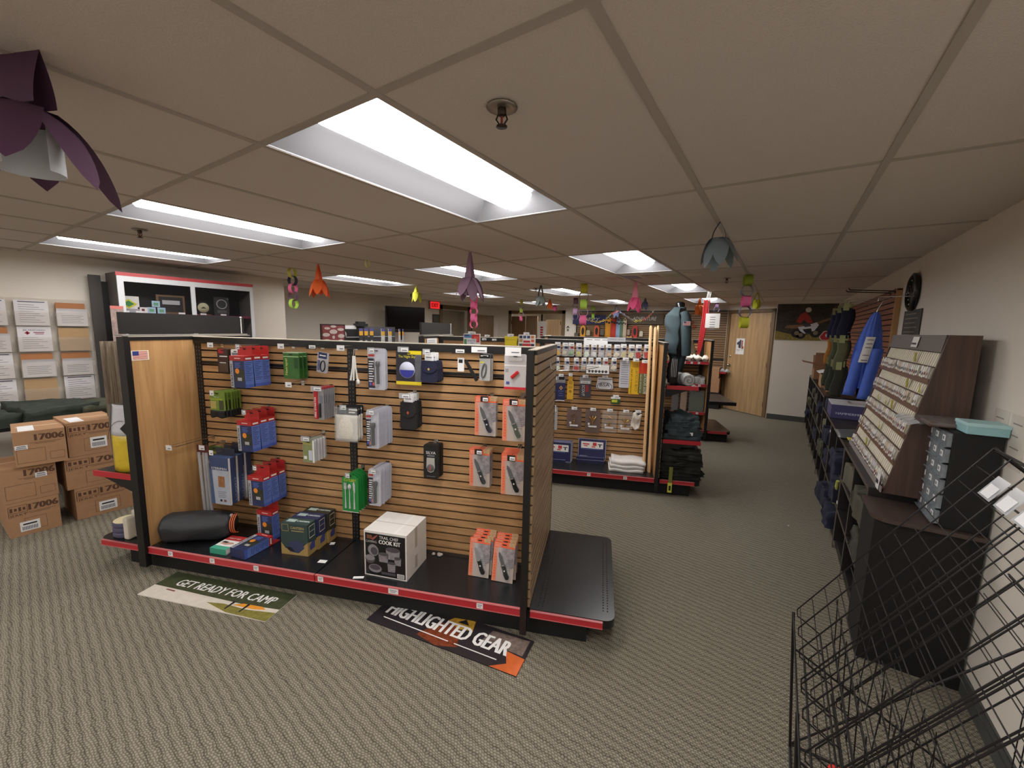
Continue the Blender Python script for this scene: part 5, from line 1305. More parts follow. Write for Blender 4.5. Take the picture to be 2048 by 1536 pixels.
# garland of coloured links across the far wall
G_ = thing('paper_garland', 'long sagging garland of small coloured paper links before the far banners', 'garland', (0, 0, 0))
pts = [at_y(x, y, 9.3) for x, y in ((1152, 613), (1165, 628), (1180, 641), (1196, 645), (1210, 640), (1222, 628), (1236, 622), (1252, 632), (1268, 643), (1284, 641), (1296, 634), (1304, 626), (1312, 616))]
gcol = [(150, 120, 80), (120, 100, 60), (190, 170, 60), (226, 190, 60), (96, 110, 90), (180, 90, 60), (90, 90, 110), (110, 100, 90), (206, 190, 70), (190, 70, 60), (200, 110, 80), (190, 180, 160)]
for i in range(12):
    for h_ in (0, .5):
        a = pts[i].lerp(pts[i+1], h_); c = pts[i].lerp(pts[i+1], h_+.5)
        b = MB(); d = (c-a); b.tube([a, (a+c)/2+Vector((0, 0, .02)), c, (a+c)/2-Vector((0, 0, .02))], .007, paper(gcol[i]), 4, closed=True); b.build('link', G_)
# rainbow wire fan on the ceiling tile
p = at_z(1300, 553, CEIL)
b = MB()
for k, c in enumerate(((206, 176, 168), (160, 156, 172), (200, 180, 160), (196, 196, 166), (226, 216, 200))):
    b.box(-.5+k*.22, -.34+k*.22, -.12, .12, -.004, -.001, paper(c))
solo(b, 'ceiling_streamer', 'faint pastel streamer strip stuck on the tile behind the right light', 'streamer', p, 0)
# sprinkler heads
def sprinkler(px, py, label):
    r = thing('sprinkler_head', label, 'sprinkler', at_z(px, py, CEIL), .4, 'ceiling sprinklers')
    b = MB(); b.lathe([(.001, 0), (.042, -.001), (.044, -.004), (.03, -.007), (.022, -.005), (.001, -.005)], (0, 0, 0), mat('escutcheon', C(150, 142, 132), .3, metal=.7), 24); b.build('escutcheon', r)
    b = MB(); b.lathe([(.012, -.005), (.013, -.02), (.008, -.026), (.001, -.026)], (0, 0, 0), mat('sprinkler_metal', C(70, 60, 54), .35, metal=.8), 12); b.build('body', r)
    b = MB()
    for s_ in (-1, 1): b.tube([(s_*.010, 0, -.02), (s_*.016, 0, -.034), (s_*.005, 0, -.05)], .0026, _M['sprinkler_metal'], 6)
    b.tube([(0, 0, -.026), (0, 0, -.048)], .0035, colm(150, 60, 40), 6)
    b.lathe([(.001, -.05), (.016, -.051), (.016, -.054), (.001, -.054)], (0, 0, 0), _M['sprinkler_metal'], 12); b.build('deflector', r)
sprinkler(1004, 213, 'chrome fire sprinkler head beside the large near light'); sprinkler(279, 459, 'small fire sprinkler head left, between two long lights'); sprinkler(1454, 556, 'small fire sprinkler head near the right back corner')
for i, (x, y) in enumerate(((822, 588), (1072, 576))): sprinkler(x, y, ['tiny sprinkler head left of the yellow-green flower', 'tiny sprinkler head left of the pale grey flower'][i])

# ================================================================= LEFT WALL AND COUNTER
# brochure rack
RK = mat('acrylic', C(216, 206, 192), .12, alpha=.16, spec=.6)
r = thing('brochure_rack', 'clear acrylic wall rack with rows of leaflet pockets', 'brochure rack', (XL+.012, .62, 0), PI/2)
CW_, RH = .262, .245
Z0 = .80
b = MB(); b.box(-.34, .58, -.006, 0, Z0-.02, Z0+4*RH+.02, RK); b.build('backplate', r)
for j in range(4):
    for i in range(-1, 3):
        x0 = -.28+(i+.0)*CW_+.02 if False else -.26+i*CW_+.02; z = Z0+j*RH
        x0 += .06
        if x0+CW_ > .62: continue
        b = MB(); b.box(x0, x0+CW_-.02, -.055, -.052, z+.005, z+.14, RK); b.box(x0, x0+CW_-.02, -.052, -.006, z, z+.004, RK)
        for xx in (x0, x0+CW_-.023): b.box(xx, xx+.003, -.052, -.006, z+.004, z+.10, RK)
        b.build('pocket', r)
PAP = mat('leaflet_paper', C(226, 222, 226), .6, var=.02, vs=8); KR = mat('kraft_board', C(186, 152, 112), .8, var=.06, vs=18); KR2 = mat('kraft_orange', C(178, 120, 78), .8)
def leaflet(col, row, kind, label, dz=0.0):
    """col 0.. from the left, row 0 = top"""
    x0 = -.26+col*CW_+.09; z = Z0+(3-row)*RH+.006
    h = {'paper': .235, 'red': .235, 'bent': .17, 'kraft': .225}[kind]
    wd = .215
    o = thing('leaflet', label, 'leaflet', Vector((XL+.012, .62, 0))+Vector((.0, x0, 0)) + Vector((.02 if kind != 'bent' else .03, 0, z)), PI/2, 'leaflets in the wall rack')
    if kind == 'kraft':
        b = MB(); b.box(0, wd, -.004, 0, 0, h, KR); b.build('sheet', o); return
    b = MB()
    if kind == 'bent':
        b.box(0, wd-.01, .004, .008, 0, h+.055, KR2); b.build('backing_card', o); b = MB()
        f = lambda u, v: (wd*u, -.03*math.sin(min(1, v*1.05)*PI/2)**3 if v > .55 else -.03*(1-v)*0, h*v)
        b.surf(lambda u, v: (wd*u, -.006-.022*max(0, (v-.6)/.4)**2, h*v), 2, 12, PAP)
        b.build('sheet', o)
        b = MB()
        for k in range(5): b.fq(.03, wd-.03-.02*(k % 2), .03+k*.017, .034+k*.017, -.006, INKG, .001)
        b.build('print', o); return
    b.box(0, wd, -.005, 0, 0, h, PAP)
    for k in range(9):
        if kind == 'red' and k > 5: break
        b.fq(.025, wd-.03-.03*(k*7 % 3), .03+k*.02, .034+k*.02, -.005, INKG)
    if kind == 'paper': b.fq(.025, wd-.02, h-.018, h-.01, -.005, colm(60, 62, 80))
    else:
        b.text('BE PREPARED', (wd*.5, -.005, h-.04), (1, 0, 0), (0, 0, 1), .013, colm(60, 56, 80), w=.14)
        b.fq(.055, .068, h-.075, h-.045, -.005, colm(176, 40, 60)); b.fq(.046, .077, h-.066, h-.054, -.005, colm(176, 40, 60))
        b.fq(.10, .17, h-.06, h-.052, -.005, colm(150, 70, 90)); b.fq(.11, .165, h-.073, h-.066, -.005, colm(150, 70, 90))
    b.build('sheet', o)
LR = ['top', 'second', 'third', 'bottom']; LC = ['left', 'middle', 'right']
KIND = [['paper', 'paper', 'bent'], ['bent', 'red', 'kraft'], ['paper', 'bent', 'bent'], ['paper', 'kraft', 'paper']]
for row in range(4):
    for col in range(3):
        k = KIND[row][col]; d = {'paper': 'white printed leaflet', 'bent': 'curled white leaflet with brown backing', 'red': 'Be Prepared leaflet with red cross', 'kraft': 'plain kraft card'}[k]
        leaflet(col, row, k, '%s in the %s row, %s pocket of the wall rack' % (d, LR[row], LC[col]))
# table behind the boxes with green clothing
r = thing('side_table', 'dark low table against the left wall under the brochure rack', 'table', (-5.5, .8, 0), 0)
b = MB(); b.box(-.35, .35, -.9, .53, .70, .73, BLACKM); b.build('table_top', r)
for x in (-.32, .32):
    for y in (-.85, .48): b = MB(); b.box(x-.02, x+.02, y-.02, y+.02, 0, .70, BLACKM); b.build('leg', r)
def cloth_pile(name, label, cat, loc, rz, w_, d_, h, mt, seed=0, group=None, droop=0.0):
    """soft folded garment: flat creased top, layered rounded edges"""
    rnd = random.Random(seed); b = MB(); A = [rnd.uniform(0, 6) for _ in range(6)]
    def f(u, v):
        U_ = max(-1, min(1, (u-.5)*2.35)); V_ = max(-1, min(1, (v-.5)*2.35)); e = min(u, 1-u, v, 1-v); k = min(1, e/.075)
        fold = 1+.035*math.sin(k*PI*3+A[4])*(k < 1)
        x = U_*.5*w_*fold*(1+.04*math.sin(v*9+A[0])+.02*math.sin(v*23+A[5])); y = V_*.5*d_*fold*(1+.05*math.sin(u*8+A[1])+.02*math.sin(u*21+A[0]))
        z = h*k + (.010*math.sin(u*11+A[2]+v*4) + .008*math.sin(v*13+A[3]-u*5) + .004*math.sin(u*31+v*17+A[1]))*k
        return (x, y, max(z, 0.002) if k > 0 else 0.0)
    b.surf(f, 40, 36, mt); b.poly([f(u, 0) for u in (0, 1)]+[f(u, 1) for u in (1, 0)], mt)
    return solo(b, name, label, cat, loc, rz, group)
OLV = mat('cloth_forest', C(50, 57, 50), .95, var=.15, vs=12, bump=.5, bs=24); OLV2 = mat('cloth_olive', C(70, 72, 58), .95, var=.12, vs=12, bump=.5, bs=24)
cloth_pile('folded_trousers', 'dark green folded trousers heaped on the table at far left', 'trousers', (-5.4, .30, .731), .3, .6, .42, .11, OLV, 1, 'green trousers on the side table')
cloth_pile('folded_trousers', 'dark green folded trousers in the middle of the side table', 'trousers', (-5.42, .78, .731), .1, .62, .44, .13, OLV, 2, 'green trousers on the side table')
cloth_pile('folded_trousers', 'lighter green folded trousers at the right end of the side table', 'trousers', (-5.35, 1.12, .731), -.1, .6, .36, .11, OLV2, 3, 'green trousers on the side table')
# cardboard boxes of jerky
def carton(label, y0, y1, z0, z1, num, sticker, smudge, rz=0.0, dep=.42, logo=True, x=-4.6):
    W_ = y1-y0; H_ = z1-z0-.002
    o = thing('cardboard_box', label, 'box', (x, y0, z0+.001), PI/2+rz, 'cardboard boxes stacked on the carpet')
    b = MB(); b.box(0, W_, 0, dep, 0, H_, CARD)
    b.box(.02, W_-.02, dep*.47, dep*.53, H_, H_+.0006, mat('tape', C(206, 176, 140), .4))
    b.box(.03, .11, .03, .25, H_+.0002, H_+.0008, TAGW) if smudge else None
    b.text(num, (W_*.97, 0, H_*.72), (1, 0, 0), (0, 0, 1), H_*.18, CARDIN, w=W_*(.56 if len(num) > 4 else .44), align='r', bold=.08)
    b.fq(W_*.3, W_*.92, H_*.655, H_*.665, 0, CARDIN); b.fq(W_*.4, W_*.8, H_*.62, H_*.63, 0, CARDIN)
    for (a, c, e, g) in (((.05, .55, .12, .50), (.64, .93, .12, .36)) if not logo else ((.25, .8, .1, .5),)) if False else ([(.04, .58, .10, .50), (.66, .95, .12, .34)] if not logo else [(.3, .72, .12, .5)]):
        for (p, q, s_, t_) in ((a, c, e, e+.008), (a, c, g-.008, g), (a, a+.006, e, g), (c-.006, c, e, g)): b.fq(p*W_, q*W_, s_*H_, t_*H_, 0, CARDIN)
    if logo:
        for (p, q, s_, t_) in ((.02, .38, .70, .71), (.02, .38, .9, .91), (.02, .03, .6, .91), (.37, .38, .7, .91)): b.fq(p*W_, q*W_, s_*H_, t_*H_, 0, CARDIN)
        b.text('JERKY', (W_*.2, 0, H_*.6), (1, 0, 0), (0, 0, 1), H_*.07, CARDIN, w=W_*.32)
        for k in range(4): b.fq((.05+.08*k)*W_, (.1+.08*k)*W_, H_*(.74+.02*(k % 2)), H_*(.86-.02*(k % 2)), 0, CARDIN)
    b.build('box_body', o)
    if sticker:
        b = MB(); b.box(sticker[0]*W_, sticker[1]*W_, -.0012, -.0004, sticker[2]*H_, sticker[3]*H_, TAGW)
        sx0, sx1, sz0, sz1 = [v*k for v, k in zip(sticker, (W_, W_, H_, H_))]
        for k in range(10): b.fq(sx0+(sx1-sx0)*(.1+.08*k), sx0+(sx1-sx0)*(.1+.08*k+.05), sz0+(sz1-sz0)*.12, sz0+(sz1-sz0)*.5, -.0012, INKG)
        b.fq(sx0+(sx1-sx0)*.15, sx0+(sx1-sx0)*.85, sz0+(sz1-sz0)*.65, sz0+(sz1-sz0)*.8, -.0012, INK)
        b.build('shipping_label', o)
    return o
carton('bottom carton of the left stack of 17006 boxes', .385, .645, 0, .262, '17006', (.2, .58, .12, .40), False)
carton('middle carton of the left stack of 17006 boxes', .38, .65, .262, .524, '17006', (.6, .82, .62, .76), False, logo=False)
carton('top carton of the left stack with 17006 print, slightly turned', .455, .715, .524, .786, '17006', (.02, .26, .5, .62), True, rz=-.10, logo=False, x=-4.58)
carton('bottom carton of the right stack, reading 17004', .735, 1.10, 0, .262, '17004', (.36, .66, .12, .42), False, x=-4.62)
carton('middle carton of the right stack behind the bag', .70, 1.07, .262, .524, '17004', None, True, x=-4.62)
carton('top carton of the right stack next to the green trousers', .732, 1.03, .524, .800, '17004', (.42, .75, .18, .5), True, x=-4.62)
# display cabinet
XC = -5.63
r = thing('display_cabinet', 'black display cabinet with red top strip and sliding glass doors', 'cabinet', (XC, 1.36, 0), PI/2)
CWd = 1.27; CT = 2.09; CD = .34
CBK = mat('cabinet_black', C(20, 19, 20), .6); FRM = mat('cabinet_frame', C(206, 208, 212), .35)
b = MB(); b.box(0, CWd, CD-.02, CD, 0, CT, CBK); b.build('back_panel', r)
for x in (0, CWd-.02): b = MB(); b.box(x, x+.02, .0, CD-.02, 0, CT, mat('cabinet_grey', C(96, 92, 90), .5)); b.build('side_panel', r)
b = MB(); b.box(.02, CWd-.02, 0.0, CD-.02, CT-.02, CT, CBK); b.build('top_panel', r)
b = MB(); b.box(.02, CWd-.02, 0.0, CD-.02, 0, .9, CBK); b.build('base_cupboard', r)
b = MB(); b.box(-.005, CWd+.005, -.012, .0, CT-.035, CT, mat('cabinet_red', C(192, 74, 78), .45)); b.build('red_trim', r)
b = MB(); b.box(0, CWd, -.014, 0, CT-.09, CT-.036, FRM); b.box(0, .05, -.014, 0, .9, CT-.09, FRM); b.box(CWd-.035, CWd, -.014, 0, .9, CT-.09, FRM); b.box(CWd*.5-.02, CWd*.5+.02, -.018, 0, .9, CT-.09, FRM); b.build('door_frame', r)
for x0, x1 in ((.05, CWd*.5-.02), (CWd*.5+.02, CWd-.035)):
    b = MB(); b.box(x0, x1, -.006, -.002, .9, CT-.09, mat('cabinet_glass', C(60, 60, 62), .02, alpha=.10, spec=.5)); b.build('glass_door', r)
BG = mat('burgundy_shelf', C(116, 30, 62), .6)
b = MB(); b.box(.02, CWd-.02, .0, CD-.02, 1.665, 1.69, BG); b.build('shelf', r)
b = MB(); b.box(.02, CWd-.02, .0, CD-.02, 1.25, 1.27, BG); b.build('shelf', r)
def incab(px, name, label, cat, w_, h, fn, y=.12):
    P = at_x(px, 640, XC-.1); yy = P.y
    o = thing(name, label, cat, (XC-y, yy, 1.691), PI/2); fn(o, w_, h); return o
def f_trophy(o, w_, h):
    b = MB(); b.box(-w_/2, w_/2, 0, .12, 0, h*.85, WHITE); b.fp([(-.07, h*.45), (0, h*.2), (.07, h*.45), (0, h*.7)], 0, colm(220, 210, 60)); b.fp([(-.045, h*.45), (0, h*.3), (.045, h*.45), (0, h*.62)], 0, colm(60, 150, 80), .0012)
    b.fq(-w_/2, w_/2, 0, h*.2, 0, colm(170, 170, 176)); b.build('award_box', o)
def f_cards(o, w_, h):
    for dx, dz in ((0, .07), (-.04, 0), (.045, 0)):
        b = MB(); b.box(dx-.035, dx+.035, 0, .006, dz, dz+.065, colm(170, 200, 220)); b.fq(dx-.02, dx+.02, dz+.015, dz+.045, 0, colm(110, 170, 130)); b.build('card', o)
def f_frame(o, w_, h):
    b = MB(); b.box(-w_/2, w_/2, 0, .02, 0, h, colm(120, 92, 66)); b.fq(-w_/2+.02, w_/2-.02, .02, h-.02, 0, colm(40, 36, 36)); b.build('frame', o)
    b = MB(); b.box(-w_/2+.05, w_/2-.05, -.006, -.002, h*.5, h*.72, colm(190, 190, 194)); b.build('plate', o)
def f_round(o, w_, h):
    b = MB(); b.lathe([(w_*.5, .0), (w_*.5, .012), (.001, .012)], (0, 0, h*.5), BLACK, 24, 'y'); b.lathe([(.001, -.004), (w_*.38, -.004), (w_*.38, 0)], (0, 0, h*.5), colm(220, 214, 176), 24, 'y'); b.fp([(-.03, h*.45), (0, h*.58), (.03, h*.45)], -.005, colm(90, 80, 50)); b.build('disc', o)
    b = MB(); b.box(-w_*.5, w_*.5, -.02, .04, 0, .012, colm(110, 70, 50)); b.build('base', o)
def f_plaque(o, w_, h):
    b = MB(); b.box(-w_/2, w_/2, 0, .01, 0, h, colm(50, 50, 52, .3)); b.tube([(w_*.33*math.cos(a), -.002, h*.62+w_*.33*math.sin(a)) for a in [i*PI/10 for i in range(20)]], .006, colm(170, 170, 170), 5, closed=True); b.fq(-.05, .05, h*.15, h*.3, 0, colm(90, 90, 90)); b.build('plate', o)
incab(262, 'award_box', 'white award with green and yellow emblem inside the cabinet', 'award', .17, .2, f_trophy)
incab(289, 'card_holder', 'small white card beside the green award in the cabinet', 'card', .07, .06, lambda o, w_, h: (lambda b: (b.box(-.04, .04, 0, .006, 0, .06, WHITE), b.fq(-.01, .015, .02, .045, 0, colm(120, 50, 60)), b.build('card', o)))(MB()))
incab(316, 'blue_cards', 'cluster of small pale blue cards in the cabinet', 'cards', .1, .1, f_cards)
incab(352, 'framed_award', 'brown framed award with grey plate inside the cabinet', 'frame', .26, .21, f_frame, y=.2)
incab(410, 'round_plaque', 'round cream and black plaque on the cabinet shelf', 'plaque', .15, .17, f_round)
incab(447, 'square_plaque', 'dark rectangular plaque with ring in the cabinet', 'plaque', .16, .22, f_plaque)
for i, px in enumerate((253, 281, 365, 408, 448)):
    b = MB(); b.box(-.03, .03, 0, .001, 0, .018, TAGW); P = at_x(px, 640, XC-.03)
    solo(b, 'price_card', ['first', 'second', 'third', 'fourth', 'fifth'][i]+' small white price card from the left on the cabinet shelf', 'price card', (XC-.03, P.y, 1.691), PI/2, 'price cards on the cabinet shelf')
b = MB(); b.box(0, .09, -.02, 0, 0, 2.06, colm(70, 66, 64)); b.box(.09, .14, -.02, 0, 0, 2.0, BLACKM); solo(b, 'slotted_stand', 'narrow grey and black upright panel left of the display cabinet', 'panel', (XL+.06, 1.22, 0.001), PI/2)
p = at_x(215, 610, -5.55); b = MB(); b.box(0, .10, 0, .006, 0, .42, mat('banner_mottled', C(150, 130, 124), .8, var=.4, vs=30)); b.box(0, .10, -.001, 0, .39, .42, colm(196, 110, 104)); solo(b, 'hanging_textile', 'mottled grey and pink textile in front of cabinet side', 'textile', (XC+.03, 1.285, 1.33), PI/2)
b = MB(); b.box(0, .09, 0, .003, 0, .12, mat('photo_grey', C(150, 148, 150), .6, var=.35, vs=25)); solo(b, 'small_photo', 'small grey photograph below the mottled textile', 'photo', (XC+.035, 1.30, 1.18), PI/2)
WTH = wood('streaked_trousers', C(66, 52, 40), C(128, 112, 92), .85, 'z', 1.2)  # brown camouflage trousers, shaped as boards reaching down to the floor
b = MB()
for k in range(6): b.surf(lambda u, v, k=k: (k*.045+.045*u, .02*math.sin(u*PI)+.01*math.sin(k), 1.43*v), 4, 2, WTH)
P = at_x(205, 728, -5.0)
solo(b, 'streaked_trousers', 'brown streaked camouflage trousers shaped as tall boards between cartons and the left end post', 'boards', (-4.75, P.y*4.75/5.0-.0, .001), PI/2-.2, solid=.012)
# counter behind the near island
CX = -5.0
r = thing('service_counter', 'dark service counter behind the near island', 'counter', (CX, 2.9, 0), PI/2)
b = MB(); b.box(0, 1.8, .05, .6, 0, 1.0, BLACKM); b.build('cabinet', r); b = MB(); b.box(-.03, 1.83, 0, .65, 1.0, 1.035, OAK); b.build('worktop', r)
def oncounter(px, py, x=None, z=1.036):
    return at_x(px, py, x or (CX-.12))
# framed patches leaning
P0 = oncounter(640, 683); 
r = thing('patch_display', 'dark red framed collection of white patches leaning on the counter', 'frame', (CX-.12, P0.y+.02, 1.30), PI/2-.05)
wF = oncounter(687, 680).y-P0.y
b = MB(); b.box(0, wF, 0, .025, 0, .32, colm(50, 24, 26)); b.fq(.02, wF-.02, .02, .30, 0, mat('felt_maroon', C(128, 58, 62), .8)); b.build('frame', r)
b = MB()
for (cx, cz, rx, rz_) in ((.25, .82, .12, .05), (.5, .9, .12, .05), (.8, .78, .14, .06), (.5, .68, .16, .1), (.2, .55, .15, .08), (.82, .5, .14, .09), (.5, .45, .06, .07), (.22, .3, .14, .07), (.8, .28, .12, .08), (.5, .18, .18, .09)):
    b.fp([(wF*cx+wF*rx*math.cos(a), .32*cz+.32*rz_*math.sin(a)) for a in [i*PI/8 for i in range(16)]], -.001, mat('patch_pale', C(190, 176, 170), .8, var=.3, vs=60), .0005+.00003*cx)
b.build('patches', r)
b = MB(); b.box(wF*.4, wF, -.012, -.004, .01, .05, TAGW); b.build('paper_strip', r)
b = MB(); b.box(0, wF+.02, -.03, .06, 0, .262, BLACKM); solo(b, 'display_block', 'black block on the counter carrying the patch frame', 'stand', (CX-.12, P0.y+.02, 1.037), PI/2-.05)
b = MB(); b.box(0, wF*.6, 0, .09, 0, .03, BLACKM); solo(b, 'black_tray', 'thin black tray seen above the patch frame', 'tray', (CX-.2, P0.y+.05, 1.65), PI/2-.05) if False else None
P1 = oncounter(693, 668); 
r = thing('receipt_printer', 'white and black printer on the counter right of patch frame', 'printer', (CX-.15, P1.y+.0, 1.037), PI/2)
b = MB(); b.box(.0, .26, 0, .25, 0, .52, BLACKM); b.box(.0, .26, -.004, .0, .40, .41, colm(170, 170, 170)); b.box(-.02, .2, .02, .22, .52, .57, colm(206, 204, 204)); b.lathe([(.001, -.004), (.06, -.004), (.06, .02)], (-.04, 0, .44), colm(150, 140, 136), 20, 'y'); b.build('printer_body', r)
# battery rack
Pa = oncounter(712, 690); Pb = oncounter(797, 690)
r = thing('battery_rack', 'wire battery display rack on the counter', 'display rack', (CX-.12, Pa.y-.02, 1.037), PI/2)
LB = Pb.y-Pa.y+.04
b = MB(); b.box(0, LB, .10, .12, 0, .56, colm(70, 70, 74)); b.build('back_board', r)
b = MB(); b.box(0, LB, -.05, .10, 0, .02, BLACKM); b.build('base', r); b = MB(); b.box(LB*.06, LB*.30, .02, .09, .56, .60, BLACKM); b.box(LB*.1, LB*.25, .02, .09, .60, .63, BLACKM); b.build('top_header', r)
for j in range(5): b = MB(); b.tube([(.0, .09, .05+j*.09), (LB, .09, .05+j*.09)], .003, colm(206, 206, 206), 5); b.build('rail', r)
for i, (px, dark) in enumerate(((717, 1), (727, 1), (738, 1), (761, 0), (775, 0), (795, 0), (807, 0))):
    P = oncounter(min(px, 797), 670)
    wq = .062
    b = MB(); b.tube([(0, .004, -.02), (0, .158, -.02)], .002, CHROME, 5); b.box(-wq/2, wq/2, 0, .008, -.24, 0, colm(60, 58, 64) if dark else colm(206, 204, 204)); b.fq(-wq/2, wq/2, -.04, -.0, 0, colm(90, 86, 150)); b.fq(-wq/2, wq/2, -.1, -.04, 0, colm(232, 176, 60)); b.fq(-wq*.3, wq*.3, -.22, -.17, 0, colm(190, 190, 190), .0012)
    solo(b, 'battery_pack', '%s battery card with orange band, number %s from the left on counter rack' % ('black' if dark else 'white', ['one', 'two', 'three', 'four', 'five', 'six', 'seven'][i]), 'battery pack', (CX-.06, P.y+.01*(i > 4)*(i-4), 1.57), PI/2, 'battery cards on the rack')
# television
r = thing('television', 'black flat television on a swing arm on the recessed wall', 'television', at_x(812, 640, -6.55), 1.22)
b = MB(); b.box(-.42, .42, 0, .05, -.25, .27, BLACKM); b.box(-.42, .42, -.002, 0, -.25, -.2, SHINYB); b.build('casing', r, bevel=.006)
b = MB(); b.box(-.40, .40, -.006, -.001, -.19, .25, mat('tv_screen', C(16, 16, 18), .12)); b.build('screen', r)
b = MB(); b.box(-.15, .1, .05, .09, -.12, .12, BLACKM); b.tube([(-.02, .08, 0), (-.2, .3, 0), (-.1, .5, 0)], .02, BLACKM, 6); b.box(-.2, .0, .49, .51, -.1, .1, BLACKM); b.build('wall_arm', r)
# exit sign
P = at_x(867, 611, XT)
r = thing('exit_sign', 'red illuminated EXIT sign on the recessed wall near the ceiling', 'exit sign', (XT+.001, P.y-.0, P.z-.09), PI/2)
b = MB(); b.box(-.17, .17, -.05, 0, 0, .19, colm(150, 130, 124)); b.build('housing', r)
b = MB(); b.box(-.155, .155, -.053, -.0505, .015, .175, mat('exit_red', C(236, 40, 44), .5, emit=.5)); b.build('lens', r)
b = MB(); b.text('EXIT', (0, -.053, .05), (1, 0, 0), (0, 0, 1), .095, colm(110, 16, 20), w=.22, bold=.05); b.build('lettering', r)
P = at_x(871, 637, XT)
b = MB(); b.box(-.11, .11, -.02, 0, -.1, .1, colm(56, 58, 50)); b.fq(-.08, .08, -.07, .07, -.02, mat('art_dark', C(84, 88, 74), .7, var=.5, vs=30)); solo(b, 'wall_picture', 'small dark framed picture on the wall below the exit sign', 'picture', (XT+.001, P.y, P.z), PI/2)
P = at_y(1136, 655, YS); b = MB(); b.poly([(-.06, 0, -.02), (0, 0, .05), (.06, 0, -.02), (0, 0, .02)][::1], INK); b.box(-.03, .03, -.0005, .0005, -.1, -.03, colm(110, 120, 100)); b.fp([(-.05, -.02), (0, .05), (.05, -.02), (0, .0)], 0, INK, .001)
solo(b, 'wall_emblem', 'small dark arrow emblem on the wall strip beside the far slats', 'emblem', (P.x, YS-.004, P.z), 0)
# ================================================================= JACKET MANNEQUIN AND END SHELVES OF ISLANDS TWO AND THREE
TEAL = mat('jacket_teal', C(70, 86, 92), .9, var=.10, vs=10, bump=.35, bs=26); TEALD = mat('trousers_teal', C(44, 53, 58), .85, var=.15, vs=10, bump=.4, bs=20)
def gl2(s, t, z): return g_loc(O2, s, t, z)
r = thing('mannequin_torso', 'black half mannequin wearing a blue-grey jacket with flag patch', 'mannequin', gl2(1.225, .38, 1.38), TH)
def torso(u, v, g=1.0, cut=0):
    a = 2*PI*u; z = .50*v
    wx = (.105 if v < .5 else .105+.015*math.sin((v-.5)*2*PI)) * (1 if v < .82 else max(.30, 1-(v-.82)*4.2)); wy = (.14+.045*math.sin(v*PI*.8)) * (1 if v < .80 else max(.28, 1-(v-.80)*4.0))
    return (wx*g*math.cos(a), wy*g*math.sin(a), z)
b = MB(); b.surf(lambda u, v: torso(u, v*1.06, .93), 28, 20, SHINYB); b.lathe([(.045, .46), (.045, .525), (.03, .54), (.001, .542)], (0, 0, 0), SHINYB, 16); b.build('body_form', r)
b = MB(); b.surf(lambda u, v: (lambda p: (p[0]+.006*math.sin(v*17+u*9), p[1]+.008*math.sin(u*14), p[2]))(torso(.06+u*.66, .02+v*.93, 1.10)), 40, 28, TEAL); b.build('jacket', r, solid=.006)
for nm, ang, yy in (('sleeve', -.1, -.17), ('sleeve', .15, .17)):
    b = MB(); b.tube([(.02, yy*.72, .42), (.03, yy*.95, .35), (.045, yy*1.05, .2), (.06, yy*.95, .05), (.062, yy*.9, .01)], [.045, .056, .048, .044, .042], TEAL, 14); o = b.build(nm, r)
b = MB(); b.surf(lambda u, v: (.06*math.cos(PI*(.2+1.6*u)), .062*math.sin(PI*(.2+1.6*u)), .43+.055*v), 14, 3, TEAL); b.build('collar', r, solid=.008)
b = MB()
# patch on the sleeve facing the viewer
b.box(.0, .065, -.238, -.234, .30, .34, colm(222, 210, 206))
for k in range(4): b.fq(.003, .062, .303+k*.009, .3075+k*.009, -.238, colm(196, 70, 76))
b.fq(.003, .025, .321, .338, -.238, colm(60, 70, 120), .0012)
b.build('flag_patch', r)
b = MB(); b.tube([(-.09, 0, .03), (-.137, 0, .03)], .012, BLACK, 8); b.box(-.139, -.13, -.05, .05, -.03, .09, BLACK); b.build('wall_bracket', r)
# trousers hanging under it
r = thing('hanging_trousers', 'dark blue-grey trousers hanging below the jacket mannequin', 'trousers', gl2(1.19, .32, 1.40), TH)
b = MB(); b.surf(lambda u, v: (-.055+.10*u+.02*math.sin(v*5), -.02-.04*math.sin(u*PI), -.26*v+.0), 10, 10, TEALD); b.surf(lambda u, v: (.045+.07*u-.05*v, -.02-.03*math.sin(u*PI), .03-.30*v), 10, 10, TEALD); b.build('trouser_legs', r, solid=.02)
b = MB(); b.tube([(-.06, 0, .0), (.12, 0, .05)], .008, BLACKM, 6); b.build('hanger_bar', r)
# shelves on the end of island two
def end_shelf(root, x0, dep, z, y0=.03, y1=.85, tags=()):
    b = MB(); b.box(x0, x0+dep, y0, y1, z-.02, z, DECK); b.build('end_shelf', root)
    b = MB(); b.box(x0+.01, x0+dep, y0-.014, y0, z-.034, z+.004, RED); b.build('price_rail', root)
    for yy in (y0+.0, y1-.006):
        b = MB(); b.prism([(x0, z-.021), (x0+dep-.04, z-.021), (x0+.02, z-.11), (x0, z-.11)], yy, yy+.005, BLACK); b.build('shelf_bracket', root)
XE = 2.44+.046
end_shelf(G2, XE, .30, 1.10); end_shelf(G2, XE, .36, .565)
